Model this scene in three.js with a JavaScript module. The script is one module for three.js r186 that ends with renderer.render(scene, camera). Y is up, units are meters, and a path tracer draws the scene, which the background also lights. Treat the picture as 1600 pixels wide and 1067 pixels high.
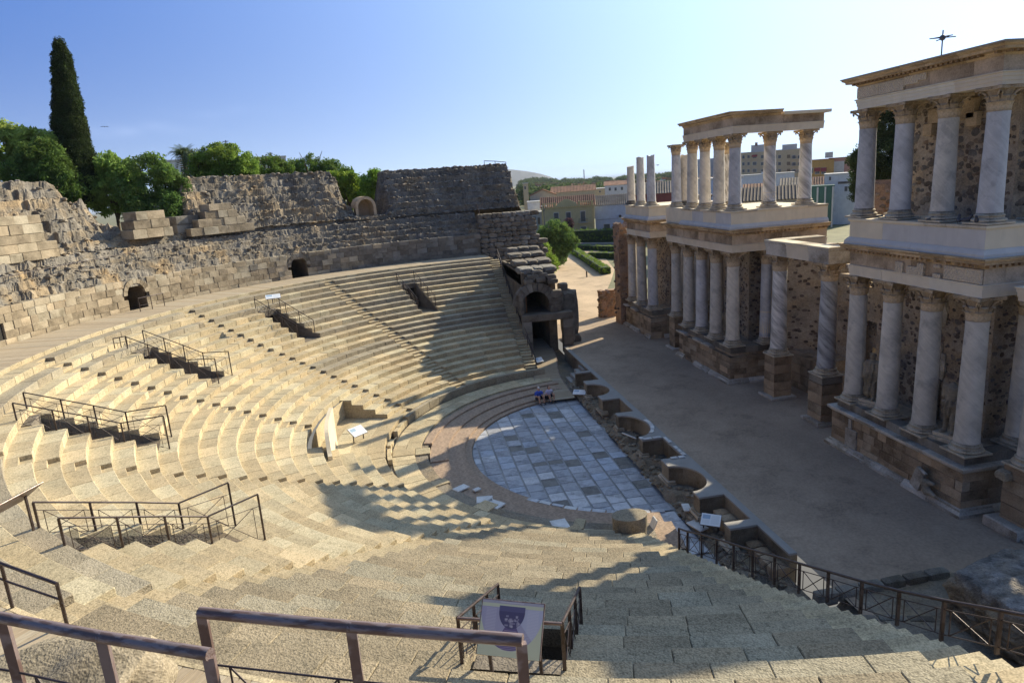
import * as THREE from 'three';
import { mergeGeometries, mergeVertices } from 'three/addons/utils/BufferGeometryUtils.js';

// ------------------------------------------------------------------ camera, sky, sun, exposure
const scene = new THREE.Scene();
const D2R = Math.PI / 180;
const CAM = new THREE.Vector3(-12, 15.51, 36.66);
const camera = new THREE.PerspectiveCamera(53.86, 1024 / 682, 0.1, 20000);
{
  const ya = -8.767 * D2R, pi = -13.202 * D2R, ro = -3.983 * D2R;
  const m = new THREE.Matrix4().makeRotationY(ya).multiply(new THREE.Matrix4().makeRotationX(pi)).multiply(new THREE.Matrix4().makeRotationZ(ro));
  camera.quaternion.setFromRotationMatrix(m);
  camera.position.copy(CAM);
  camera.updateMatrixWorld(true);
}
const SUN = new THREE.Vector3(0.883 * Math.cos(34 * D2R), 0.4695, -0.883 * Math.sin(34 * D2R)).normalize();
const EXPOSURE = 1.68;
{
  const W = 1024, H = 512, d = new Float32Array(W * H * 4), v = new THREE.Vector3();
  for (let j = 0; j < H; j++) for (let i = 0; i < W; i++) {
    const el = ((j + 0.5) / H - 0.5) * Math.PI, az = ((i + 0.5) / W - 0.5) * 2 * Math.PI;
    v.set(Math.cos(el) * Math.cos(az), Math.sin(el), Math.cos(el) * Math.sin(az));
    const c = skyColor(v), o = (j * W + i) * 4;
    d[o] = c[0] / EXPOSURE; d[o + 1] = c[1] / EXPOSURE; d[o + 2] = c[2] / EXPOSURE; d[o + 3] = 1;
  }
  const t = new THREE.DataTexture(d, W, H, THREE.RGBAFormat, THREE.FloatType);
  t.mapping = THREE.EquirectangularReflectionMapping; t.magFilter = THREE.LinearFilter; t.minFilter = THREE.LinearFilter; t.needsUpdate = true;
  scene.background = t; scene.environment = t;
}
function skyColor(v) {
  const h = Math.asin(clamp(v.y)) / D2R, ga = Math.acos(clamp(v.dot(SUN), -1, 1)) / D2R, g = Math.exp(-Math.pow(ga / 43, 1.7)), e = Math.exp(-h / 6), f = Math.exp(-Math.max(0, h - 14) / 26);
  let c = [0.045 - 0.055 * f + 1.28 * g + 0.52 * e, 0.085 + 0.02 * f + 1.62 * g + 0.56 * e, 0.15 + 0.37 * f + 2.0 * g + 0.38 * e];
  // faint high cirrus
  const az = Math.atan2(v.x, -v.z), el = Math.asin(v.y);
  for (const [a0, e0, wa, we, s] of [[-0.34, 0.098, 0.05, 0.006, 0.1], [-0.27, 0.095, 0.03, 0.004, 0.06], [-0.395, 0.09, 0.02, 0.004, 0.06], [-0.22, 0.115, 0.06, 0.004, 0.04]]) {
    const q = ((az - a0) / wa) ** 2 + ((el - e0 - 0.012 * Math.sin(az * 60) * 0.3) / we) ** 2;
    const w = s * Math.exp(-q) * (0.7 + 0.3 * Math.sin(az * 140 + el * 300));
    c = c.map((x) => x + w);
  }
  if (v.y < 0) { const f = 0.55; return [0.34 * f + 0.1, 0.32 * f + 0.1, 0.28 * f + 0.1]; }
  return c;
}
scene.environmentIntensity = 1; scene.backgroundIntensity = 1;
const sun = new THREE.DirectionalLight(new THREE.Color().setRGB(1, 0.87, 0.63), 5);
sun.position.copy(SUN).multiplyScalar(200); sun.castShadow = true;
Object.assign(sun.shadow.camera, { left: -90, right: 90, top: 90, bottom: -90, near: 1, far: 500 });
sun.shadow.mapSize.set(4096, 4096);
scene.add(sun, sun.target);

// ------------------------------------------------------------------ helpers
let rs = 12345;
const rnd = () => { rs = (rs + 0x6d2b79f5) | 0; let t = Math.imul(rs ^ (rs >>> 15), 1 | rs); t = (t + Math.imul(t ^ (t >>> 7), 61 | t)) ^ t; return ((t ^ (t >>> 14)) >>> 0) / 4294967296; };
const rr = (a, b) => a + (b - a) * rnd();
const pick = (a) => a[Math.floor(rnd() * a.length)];
function clamp(x, a = 0, b = 1) { return Math.min(b, Math.max(a, x)); }
const sstep = (a, b, x) => { const t = clamp((x - a) / (b - a)); return t * t * (3 - 2 * t); };
const lerp = (a, b, t) => a + (b - a) * t;
const V3 = (x, y, z) => new THREE.Vector3(x, y, z);
function hash3(x, y, z) { let h = Math.imul(x, 374761393) ^ Math.imul(y, 668265263) ^ Math.imul(z, 2147483647 ^ 0x5bd1e995); h = Math.imul(h ^ (h >>> 13), 1274126177); return ((h ^ (h >>> 16)) >>> 0) / 4294967296; }
function vnoise(x, y, z = 0) {
  const xi = Math.floor(x), yi = Math.floor(y), zi = Math.floor(z), f = (t) => t * t * (3 - 2 * t), u = f(x - xi), v = f(y - yi), w = f(z - zi);
  const c = (a, b, d) => hash3(xi + a, yi + b, zi + d);
  return lerp(lerp(lerp(c(0, 0, 0), c(1, 0, 0), u), lerp(c(0, 1, 0), c(1, 1, 0), u), v), lerp(lerp(c(0, 0, 1), c(1, 0, 1), u), lerp(c(0, 1, 1), c(1, 1, 1), u), v), w);
}
const fbm = (x, y, z = 0, o = 4) => { let s = 0, a = 0.5, n = 0; for (let i = 0; i < o; i++) { s += a * vnoise(x, y, z); n += a; a *= 0.5; x *= 2.03; y *= 2.03; z *= 2.03; } return s / n; };

const used = {};
const numbered = (n) => { const k = (used[n] = (used[n] ?? -1) + 1); return k ? n + '_' + String(k).padStart(3, '0') : n; };
function tag(o, label, category, group) { Object.assign(o.userData, { label, category }); if (group) o.userData.group = group; return o; }
function thing(name, label, category, pos = [0, 0, 0], turn = 0, group) {
  const o = new THREE.Group(); o.name = numbered(name); o.position.set(...pos); o.rotation.y = turn; scene.add(o);
  return tag(o, label, category, group);
}
function part(name, geo, mat, parent) {
  const m = new THREE.Mesh(geo, mat); m.name = name; m.castShadow = m.receiveShadow = true; (parent ?? scene).add(m); return m;
}
const single = (name, geo, mat, label, category, group) => tag(part(numbered(name), geo, mat), label, category, group);
function struct(name, geo, mat) { const m = part(name, geo, mat); m.userData.kind = 'structure'; return m; }
function grp(name, parent) { const g = new THREE.Group(); g.name = name; parent.add(g); return g; }
const stuff = (m) => { m.userData.kind = 'stuff'; return m; };

// pixel of the 1600 x 1067 photograph -> ray, used to find where a thing stands
const FPX = 1050;
function ray(u, v) { return V3((u - 800) / FPX, -(v - 533.5) / FPX, -1).applyQuaternion(camera.quaternion); }
function at(u, v, o) {
  const d = ray(u, v); let t;
  if (o.y !== undefined) t = (o.y - CAM.y) / d.y; else if (o.x !== undefined) t = (o.x - CAM.x) / d.x; else if (o.z !== undefined) t = (o.z - CAM.z) / d.z;
  else t = o.d / Math.hypot(d.x, d.z);
  return CAM.clone().addScaledVector(d, t);
}

// geometry builder: flat quads, uv in metres by the dominant axis
class QB {
  constructor() { this.p = []; this.c = null; }
  tri(a, b, c) { this.p.push(...a, ...b, ...c); return this; }
  q(a, b, c, d) { return this.tri(a, b, c).tri(a, c, d); }
  box(x0, y0, z0, x1, y1, z1) {
    const P = (i) => [i & 1 ? x1 : x0, i & 2 ? y1 : y0, i & 4 ? z1 : z0];
    for (const f of [[0, 4, 6, 2], [1, 3, 7, 5], [0, 1, 5, 4], [2, 6, 7, 3], [0, 2, 3, 1], [4, 5, 7, 6]]) this.q(...f.map(P));
    return this;
  }
  geo(off = 0) { const g = new THREE.BufferGeometry(); g.setAttribute('position', new THREE.Float32BufferAttribute(this.p, 3)); g.computeVertexNormals(); return boxUV(g, off); }
}
function boxUV(g, off = 0) {
  if (g.index) g = g.toNonIndexed();
  if (!g.attributes.normal) g.computeVertexNormals();
  const p = g.attributes.position, n = g.attributes.normal, uv = new Float32Array(p.count * 2), ou = off ? hash3(off, 3, 7) * 9 : 0, ov = off ? hash3(off, 11, 5) * 9 : 0;
  for (let i = 0; i < p.count; i += 3) {
    let nx = 0, ny = 0, nz = 0;
    for (let k = 0; k < 3; k++) { nx += n.getX(i + k); ny += n.getY(i + k); nz += n.getZ(i + k); }
    nx = Math.abs(nx); ny = Math.abs(ny); nz = Math.abs(nz);
    for (let k = 0; k < 3; k++) {
      const x = p.getX(i + k), y = p.getY(i + k), z = p.getZ(i + k), o = (i + k) * 2;
      if (ny >= nx && ny >= nz) { uv[o] = x + ou; uv[o + 1] = z + ov; } else if (nx >= nz) { uv[o] = z + ou; uv[o + 1] = y + ov; } else { uv[o] = x + ou; uv[o + 1] = y + ov; }
    }
  }
  g.setAttribute('uv', new THREE.BufferAttribute(uv, 2)); return g;
}
const strip = (g) => { for (const k of Object.keys(g.attributes)) if (!['position', 'normal', 'uv', 'color'].includes(k)) g.deleteAttribute(k); return g; };
function merge(list) { const L = list.map((g) => strip(g.index ? g.toNonIndexed() : g)); const c = L.some((g) => g.attributes.color); for (const g of L) { if (c && !g.attributes.color) paint(g, [1, 1, 1]); if (!g.attributes.uv) boxUV(g); if (!g.attributes.normal) g.computeVertexNormals(); } return mergeGeometries(L, false); }
function paint(g, c) { const n = g.attributes.position.count, a = new Float32Array(n * 3); for (let i = 0; i < n; i++) { a[i * 3] = c[0]; a[i * 3 + 1] = c[1]; a[i * 3 + 2] = c[2]; } g.setAttribute('color', new THREE.BufferAttribute(a, 3)); return g; }
// bevelled box, sitting on its base, centred on x and z
function bbox(w, h, d, c = 0.015, off = 0) {
  const b = new QB(), X = w / 2, Z = d / 2, k = [];
  const ring = (y, i) => [[-X + i, y, -Z + i], [X - i, y, -Z + i], [X - i, y, Z - i], [-X + i, y, Z - i]];
  const L = [ring(0, c), ring(c, 0), ring(h - c, 0), ring(h, c)];
  for (let j = 0; j < 3; j++) for (let i = 0; i < 4; i++) b.q(L[j][(i + 1) % 4], L[j][i], L[j + 1][i], L[j + 1][(i + 1) % 4]);
  b.q(...L[0]); b.q(L[3][3], L[3][2], L[3][1], L[3][0]);
  return b.geo(off);
}
// stone with uneven faces
function roughStone(w, h, d, seed, amt = 0.16, det = 1, boxy = 0.55) {
  let g = new THREE.IcosahedronGeometry(0.5, det); g.deleteAttribute('uv'); g.deleteAttribute('normal'); g = mergeVertices(g);
  const p = g.attributes.position, v = V3();
  for (let i = 0; i < p.count; i++) {
    v.fromBufferAttribute(p, i).normalize();
    const m = Math.max(Math.abs(v.x), Math.abs(v.y), Math.abs(v.z)), s = lerp(0.5, 0.5 / m, boxy) * (1 + amt * 2 * (vnoise(v.x * 2.1 + seed * 7.3, v.y * 2.1 + 3, v.z * 2.1) - 0.5));
    p.setXYZ(i, v.x * s * w, v.y * s * h, v.z * s * d);
  }
  g = g.toNonIndexed(); g.computeVertexNormals(); return boxUV(g, seed);
}
function tube(pts, r, seg = 6, closedEnds = true) {
  const parts = [];
  for (let i = 0; i + 1 < pts.length; i++) {
    const a = V3(...pts[i]), b = V3(...pts[i + 1]), L = a.distanceTo(b); if (L < 1e-4) continue;
    const g = new THREE.CylinderGeometry(r, r, L + (pts.length > 2 ? r * 0.6 : 0), seg, 1, !closedEnds);
    g.applyQuaternion(new THREE.Quaternion().setFromUnitVectors(V3(0, 1, 0), b.clone().sub(a).normalize())); g.translate(...a.add(b).multiplyScalar(0.5).toArray()); parts.push(g);
  }
  return merge(parts);
}
function squareBar(a, b, w, dpt = w) {
  const A = V3(...a), B = V3(...b), L = A.distanceTo(B), g = new THREE.BoxGeometry(w, L, dpt);
  g.applyQuaternion(new THREE.Quaternion().setFromUnitVectors(V3(0, 1, 0), B.clone().sub(A).normalize())); g.translate(...A.add(B).multiplyScalar(0.5).toArray()); return boxUV(g);
}

// ------------------------------------------------------------------ textures
function tnoise(n, base, oct, seed, gain = 0.5) {
  const out = new Float32Array(n * n); let amp = 1, tot = 0;
  for (let o = 0; o < oct; o++) {
    const f = base << o; if (f > n) break;
    const lat = new Float32Array(f * f); for (let i = 0; i < f * f; i++) lat[i] = hash3(i, seed + o * 17, 91);
    for (let j = 0; j < n; j++) {
      const y = (j * f) / n, y0 = Math.floor(y), ty = y - y0, sy = ty * ty * (3 - 2 * ty), r0 = y0 * f, r1 = ((y0 + 1) % f) * f;
      for (let i = 0; i < n; i++) {
        const x = (i * f) / n, x0 = Math.floor(x), tx = x - x0, sx = tx * tx * (3 - 2 * tx), x1 = (x0 + 1) % f;
        out[j * n + i] += amp * lerp(lerp(lat[r0 + x0], lat[r0 + x1], sx), lerp(lat[r1 + x0], lat[r1 + x1], sx), sy);
      }
    }
    tot += amp; amp *= gain;
  }
  for (let i = 0; i < n * n; i++) out[i] /= tot;
  return out;
}
function tstreak(n, fx, fy, oct, seed) {
  const out = new Float32Array(n * n); let amp = 1, tot = 0;
  for (let o = 0; o < oct; o++) { const X = fx << o, Y = fy << o, lat = new Float32Array(X * Y); for (let i = 0; i < X * Y; i++) lat[i] = hash3(i, seed + o * 13, 7);
    for (let j = 0; j < n; j++) for (let i = 0; i < n; i++) { const xs = ((i + j) % n) / n * X, ys = j / n * Y, x0 = Math.floor(xs), y0 = Math.floor(ys), tx = xs - x0, ty = ys - y0, sx = tx * tx * (3 - 2 * tx), sy = ty * ty * (3 - 2 * ty), x1 = (x0 + 1) % X, q0 = y0 * X, q1 = ((y0 + 1) % Y) * X; out[j * n + i] += amp * lerp(lerp(lat[q0 + x0], lat[q0 + x1], sx), lerp(lat[q1 + x0], lat[q1 + x1], sx), sy); }
    tot += amp; amp *= 0.6; }
  for (let i = 0; i < n * n; i++) out[i] /= tot; return out;
}
const toS = (x) => { x = clamp(x); return Math.round(255 * (x <= 0.0031308 ? x * 12.92 : 1.055 * Math.pow(x, 1 / 2.4) - 0.055)); };
function ctex(n, size, fn) {
  const d = new Uint8Array(n * n * 4);
  for (let i = 0; i < n * n; i++) { const c = fn(i, i % n, Math.floor(i / n)); d[i * 4] = toS(c[0]); d[i * 4 + 1] = toS(c[1]); d[i * 4 + 2] = toS(c[2]); d[i * 4 + 3] = 255; }
  return fin(new THREE.DataTexture(d, n, n, THREE.RGBAFormat), size, true);
}
function btex(n, size, fn) {
  const d = new Uint8Array(n * n * 4);
  for (let i = 0; i < n * n; i++) { const c = Math.round(clamp(fn(i, i % n, Math.floor(i / n))) * 255); d[i * 4] = d[i * 4 + 1] = d[i * 4 + 2] = c; d[i * 4 + 3] = 255; }
  return fin(new THREE.DataTexture(d, n, n, THREE.RGBAFormat), size, false);
}
function fin(t, size, srgb) {
  t.wrapS = t.wrapT = THREE.RepeatWrapping; t.magFilter = THREE.LinearFilter; t.minFilter = THREE.LinearMipmapLinearFilter; t.generateMipmaps = true;
  t.repeat.set(1 / size, 1 / size); if (srgb) t.colorSpace = THREE.SRGBColorSpace; t.needsUpdate = true; return t;
}
const TX = {};
{
  const n = 512, a = tnoise(n, 4, 7, 1, 0.62), b = tnoise(n, 128, 2, 2), c = tnoise(n, 3, 4, 3), d = tnoise(n, 32, 3, 4), e = tnoise(n, 6, 5, 5, 0.7), w = tnoise(n, 8, 5, 6), s2 = tnoise(n, 64, 3, 8, 0.8);
  const sk = tstreak(n, 14, 3, 5, 3), sk2 = tstreak(n, 6, 2, 5, 9); const sp = (x, lo, hi) => sstep(lo, hi, x);
  TX.granite = ctex(n, 3, (i) => { let k = 0.74 + 0.22 * (c[i] - 0.5) + 0.4 * (a[i] - 0.5) + 0.75 * (b[i] - 0.5); k -= 0.16 * sp(d[i], 0.6, 0.75); const y = 0.05 * (c[i] - 0.5); return [k + y, k, k - y - 0.03]; });
  TX.graniteB = btex(n, 3, (i) => 0.45 * a[i] + 0.35 * b[i] + 0.3 * s2[i]);
  TX.ashlar = ctex(n, 3.4, (i, x, y) => { const k = 0.72 + 0.5 * (e[i] - 0.5) + 0.35 * (b[i] - 0.5) - 0.3 * sp(c[i], 0.52, 0.75); return [k + 0.02, k, k - 0.04]; });
  TX.ashlarB = btex(n, 3.4, (i) => 0.6 * e[i] + 0.3 * s2[i] + 0.2 * b[i]);
  TX.ruin = ctex(n, 4, (i) => { let k = 0.7 + 0.75 * (e[i] - 0.5) + 0.5 * (s2[i] - 0.5) + 0.3 * (b[i] - 0.5); const t = sp(c[i], 0.5, 0.72) * 0.5; return [k * (1 + 0.25 * t), k * (1 + 0.05 * t), k * (1 - 0.25 * t)]; });
  TX.ruinB = btex(n, 4, (i) => 0.5 * e[i] + 0.5 * s2[i] + 0.25 * d[i]);
  TX.marble = ctex(n, 2.6, (i, x, y) => { const v = 1 - Math.min(1, Math.abs(sk2[i] - 0.5) * 14), v2 = sp(e[i], 0.52, 0.75); const k = 0.76 + 0.1 * v - 0.16 * v2 + 0.08 * (sk[i] - 0.5) + 0.4 * (a[i] - 0.5) + 0.4 * (c[i] - 0.5); return [k, k, k * (1 + 0.02 * v2)]; });
  TX.slab = ctex(n, 1.9, (i, x, y) => { const v = 1 - Math.min(1, Math.abs(w[i] - 0.5) * 22), cr = 1 - Math.min(1, Math.abs(e[i] - 0.5) * 60), v2 = sp(c[i], 0.5, 0.75); const k = 0.72 + 0.2 * v * sp(c[i], 0.35, 0.6) - 0.45 * cr * sp(w[i], 0.52, 0.6) - 0.2 * v2 + 0.5 * (a[i] - 0.5); return [k, k, k]; });
  TX.marbleV = ctex(n, 2.2, (i, x, y) => { const v = sp(sk2[i], 0.35, 0.68), v1 = 1 - Math.min(1, Math.abs(sk[i] - 0.5) * 9); const k = 0.42 + 0.42 * v + 0.14 * v1 + 0.35 * (a[i] - 0.5); return [k, k, k * 1.02]; });
  TX.plaster = ctex(n, 4, (i, x, y) => { const st = tn1(x); let k = 0.82 + 0.2 * (c[i] - 0.5) + 0.16 * (e[i] - 0.5) - 0.1 * st * sp(w[i], 0.4, 0.7); return [k, k * 0.985, k * 0.95]; });
  function tn1(x) { return vnoise(x * 0.15, 3.3) * vnoise(x * 0.03, 8.1); }
  TX.fine = btex(n, 2, (i) => 0.5 * a[i] + 0.4 * b[i] + 0.2 * s2[i]);
  TX.carve = btex(n, 1.6, (i, x, y) => { const p = 0.5 + 0.5 * Math.sin(x / n * 6.283 * 10 + 3 * (w[i] - 0.5)) * Math.sin(y / n * 6.283 * 8 + 4 * (e[i] - 0.5)); return 0.7 * p + 0.4 * s2[i]; });
  TX.sand = ctex(n, 9, (i) => { let k = 0.78 + 0.5 * (a[i] - 0.5) + 0.22 * (c[i] - 0.5) + 0.3 * (b[i] - 0.5) - 0.12 * sp(e[i], 0.56, 0.7); return [k, k * 0.98, k * 0.95]; });
  TX.sandB = btex(n, 9, (i) => 0.5 * a[i] + 0.3 * b[i] + 0.3 * e[i]);
  TX.wood = ctex(n, 1.5, (i, x, y) => { const g = vnoise(x * 0.04, y * 0.5, 1) * 0.5 + vnoise(x * 0.012, y * 0.18, 4) * 0.5; const k = 0.6 + 0.45 * g + 0.15 * (a[i] - 0.5); return [k, k * 0.97, k * 0.93]; });
  TX.brick = ctex(n, 0.9, (i, x, y) => { const row = Math.floor(y / 32), xx = (x + (row % 2) * 32) % 64, j = y % 32 < 5 || xx < 6, r = hash3(row, Math.floor(((x + (row % 2) * 32) % n) / 64), 5); let k = (j ? 0.9 : 0.5 + 0.4 * r) + 0.3 * (a[i] - 0.5); return j ? [k * 0.8, k * 0.78, k * 0.72] : [k * 1.05, k * 0.88, k * 0.76]; });
  TX.brickB = btex(n, 0.9, (i, x, y) => { const row = Math.floor(y / 32), xx = (x + (row % 2) * 32) % 64; return (y % 32 < 5 || xx < 6 ? 0 : 0.7) + 0.3 * b[i]; });
  TX.rust = ctex(n, 0.8, (i) => { const t = sp(w[i], 0.5, 0.68), k = 0.8 + 0.5 * (a[i] - 0.5); return [k * lerp(1, 0.62, t), k * lerp(0.97, 0.5, t), k * lerp(1, 0.46, t)]; });
  TX.old = ctex(n, 5, (i) => { let k = 0.7 + 0.6 * (e[i] - 0.5) + 0.3 * (b[i] - 0.5) - 0.28 * sp(c[i], 0.5, 0.7); return [k + 0.02, k - 0.01, k - 0.06]; });
}
const M = {};
function mk(key, rgb, map, bump, bs = 0.01, rough = 0.9, extra = {}) {
  const m = new THREE.MeshStandardMaterial({ color: new THREE.Color().setRGB(...rgb), roughness: rough, metalness: 0, ...extra });
  if (map) m.map = TX[map]; if (bump) { m.bumpMap = TX[bump]; m.bumpScale = bs; } m.name = key; return (M[key] = m);
}
const tints = (key, rgb, n, v, ...r) => Array.from({ length: n }, (_, i) => { const k = 1 + v * (hash3(i, 77, 3) * 2 - 1), w = 1 + 0.05 * (hash3(i, 5, 21) * 2 - 1); return mk(key + i, [rgb[0] * k * w, rgb[1] * k, (rgb[2] * k) / w], ...r); });
const seatM = tints('seat', [0.57, 0.475, 0.315], 8, 0.19, 'granite', 'graniteB', 0.01);
const seatRoughM = tints('seatrough', [0.36, 0.305, 0.215], 6, 0.18, 'granite', 'graniteB', 0.03);
const seatOldM = tints('seatold', [0.4, 0.35, 0.265], 4, 0.18, 'granite', 'graniteB', 0.03);
const ashM = tints('ashlar', [0.44, 0.375, 0.275], 7, 0.28, 'ashlar', 'ashlarB', 0.05);
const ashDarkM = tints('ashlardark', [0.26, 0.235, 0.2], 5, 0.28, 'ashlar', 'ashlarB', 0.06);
const podM = tints('podium', [0.46, 0.36, 0.255], 6, 0.2, 'old', 'ruinB', 0.035);
const marbLightM = tints('ledge', [0.68, 0.65, 0.6], 4, 0.15, 'old', 'fine', 0.02);
const archM = tints('architrave', [0.82, 0.72, 0.57], 5, 0.1, 'plaster', 'fine', 0.012);
const friezeM = tints('frieze', [0.66, 0.53, 0.39], 4, 0.1, 'old', 'fine', 0.015);
const tileM = [...tints('marbletile', [0.44, 0.47, 0.53], 6, 0.16, 'slab', 'fine', 0.006, 0.55), ...tints('paletile', [0.66, 0.69, 0.74], 3, 0.1, 'slab', 'fine', 0.008, 0.5), ...tints('browntile', [0.26, 0.255, 0.24], 2, 0.15, 'slab', 'fine', 0.012, 0.7)];
mk('bed', [0.2, 0.165, 0.12], 'ruin', 'ruinB', 0.03); mk('ruin', [1, 1, 1], 'ruin', 'ruinB', 0.09, 0.95, { vertexColors: true }); mk('rubble', [0.3, 0.265, 0.21], 'ruin', 'ruinB', 0.05, 0.95, { vertexColors: true });
mk('cornice', [0.72, 0.54, 0.34], 'old', 'fine', 0.02); mk('dentil', [0.55, 0.38, 0.22], 'old', 'fine', 0.01); mk('carved', [0.78, 0.66, 0.5], 'plaster', 'carve', 0.06);
mk('plaster', [0.86, 0.75, 0.57], 'plaster', 'fine', 0.008); mk('plasterpale', [0.82, 0.73, 0.56], 'plaster', 'fine', 0.008); mk('bluemarble', [0.66, 0.64, 0.62], 'plaster', 'fine', 0.008, 0.7);
mk('capital', [0.78, 0.62, 0.43], 'old', 'fine', 0.02); mk('cbase', [0.72, 0.65, 0.53], 'old', 'fine', 0.012);
mk('mortar', [0.48, 0.395, 0.295], 'ruin', 'ruinB', 0.06); mk('stones', [1, 1, 1], 'ruin', 'ruinB', 0.03, 0.92, { vertexColors: true }); mk('orange', [0.62, 0.3, 0.12], 'old', 'ruinB', 0.05); mk('wallbrick', [0.45, 0.3, 0.2], 'ruin', 'ruinB', 0.06);  // orange: brick, and warm bounce light put into two shaded walls
mk('stage', [0.43, 0.335, 0.25], 'sand', 'sandB', 0.015, 0.95); mk('path', [0.58, 0.44, 0.29], 'sand', 'sandB', 0.02, 0.95); mk('dirt', [0.3, 0.26, 0.2], 'ruin', 'ruinB', 0.06); mk('land', [0.2, 0.2, 0.1], 'sand');
mk('herring', [0.5, 0.43, 0.36], 'brick', 'brickB', 0.012); mk('joint', [0.36, 0.37, 0.38], 'sand', 'sandB', 0.01); mk('coping', [0.36, 0.35, 0.335], 'plaster', 'fine', 0.006, 0.8); mk('pulpit', [0.3, 0.26, 0.2], 'old', 'fine', 0.01); mk('whitemarble', [0.72, 0.72, 0.7], 'marble', 'fine', 0.006, 0.5);
mk('rail', [0.085, 0.068, 0.066], 'rust', null, 0, 0.45, { metalness: 0.35 }); mk('railpale', [0.3, 0.24, 0.22], 'rust', null, 0, 0.42, { metalness: 0.25 }); mk('rod', [0.07, 0.055, 0.05], null, null, 0, 0.5, { metalness: 0.3 });
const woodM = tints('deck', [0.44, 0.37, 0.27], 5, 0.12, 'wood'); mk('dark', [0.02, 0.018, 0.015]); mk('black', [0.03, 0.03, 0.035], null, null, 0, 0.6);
const colM = [mk('colgrey', [0.68, 0.63, 0.54], 'marble', 'fine', 0.01, 0.65), mk('colblue', [0.62, 0.61, 0.6], 'marble', 'fine', 0.01, 0.6), mk('colpale', [0.78, 0.7, 0.57], 'marble', 'fine', 0.01, 0.7), mk('colvein', [0.74, 0.71, 0.65], 'marbleV', 'fine', 0.01, 0.55), mk('coldark', [0.5, 0.51, 0.51], 'marbleV', 'fine', 0.01, 0.55), mk('coltan', [0.52, 0.46, 0.37], 'old', 'fine', 0.015, 0.8)];

// ------------------------------------------------------------------ the cavea: rings round CX, CZ
const CX = -0.85, CZ = -1.2, ST = 1.41, DECK = 8.18, RD = 31.4, RWALL = 35.4;
const pol = (r, t, y) => [CX - r * Math.cos(t), y, CZ - r * Math.sin(t)];
const lpol = (r, t, y) => [-r * Math.cos(t), y, -r * Math.sin(t)];           // the same about the ring's own centre
const RW = [], YW = [];
for (let k = 1; k <= 13; k++) { RW[k] = 13.35 + 0.818 * (k - 1); YW[k] = 0.95 + 0.315 * (k - 1); }
for (let k = 14; k <= 22; k++) { RW[k] = RW[13] + 0.813 + 0.81 * (k - 14); YW[k] = YW[13] + 0.36 * (k - 13); }
RW[23] = RD; YW[23] = DECK; YW[0] = 0.62; RW[0] = 12.9;
const XFAR = -3.1, XNEAR = -4.3, XFARS = -2.1, XNEARS = -3.2;               // where seats and end stairs stop
const thFar = (r, x = XFAR) => Math.acos(clamp((CX - x) / r, -1, 1)), thNear = (r, x = XNEAR) => -Math.acos(clamp((CX - x) / r, -1, 1));
const STAIRS = [[54.2, 54.6], [27.8, 28.2], [1.9, 2.2], [-25.3, -25.8], [-53.6, -53.0]];       // degrees: upper tier, lower tier
const VOMS = [67.6, 39.0, 13.2, -14.1, -43.2, -70.4], VR0 = RW[14] - 0.02, VR1 = 28.95, VHALF = 0.78;

// block cut from a ring: front at r0, back at r1, chamfered, half width w at the front; about the ring's centre at angle 0
function sector(r0, r1, y0, y1, half, gap, seed, c = 0.018, slant = 0) {
  const b = new QB(), jr = (hash3(seed, 1, 2) - 0.5) * 0.016, jy = (hash3(seed, 4, 2) - 0.5) * 0.014, tl = (hash3(seed, 9, 2) - 0.5) * 0.01;
  const prof = (s, i) => { const R0 = r0 + jr + i, Y1 = y1 + jy - i + tl * s; return [[R0, y0], [R0, Y1 - c], [R0 + c, Y1], [r1, Y1 + slant], [r1, y0]]; };
  const st = [[-1, c, 0], [-1, 0, c], [1, 0, c], [1, c, 0]].map(([s, ins, inn]) => prof(s, ins).map(([r, y]) => lpol(r, s * (half - (gap + inn) / r), y)));
  for (let i = 0; i < 3; i++) for (let j = 0; j < 4; j++) b.q(st[i][j], st[i + 1][j], st[i + 1][j + 1], st[i][j + 1]);
  for (const S of [st[0], [...st[3]].reverse()]) { b.tri(S[0], S[1], S[2]); b.tri(S[0], S[2], S[3]); b.tri(S[0], S[3], S[4]); }
  return b.geo(seed);
}
function cutOut(segs, a, b) { const o = []; for (const [s, e] of segs) { if (b <= s || a >= e) { o.push([s, e]); continue; } if (a > s) o.push([s, a]); if (b < e) o.push([b, e]); } return o.filter(([s, e]) => e - s > 0.004); }
const inView = (p) => { const v = V3(...p).project(camera); return v.z < 1 && Math.abs(v.x) < 1.06 && Math.abs(v.y) < 1.1; };
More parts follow.
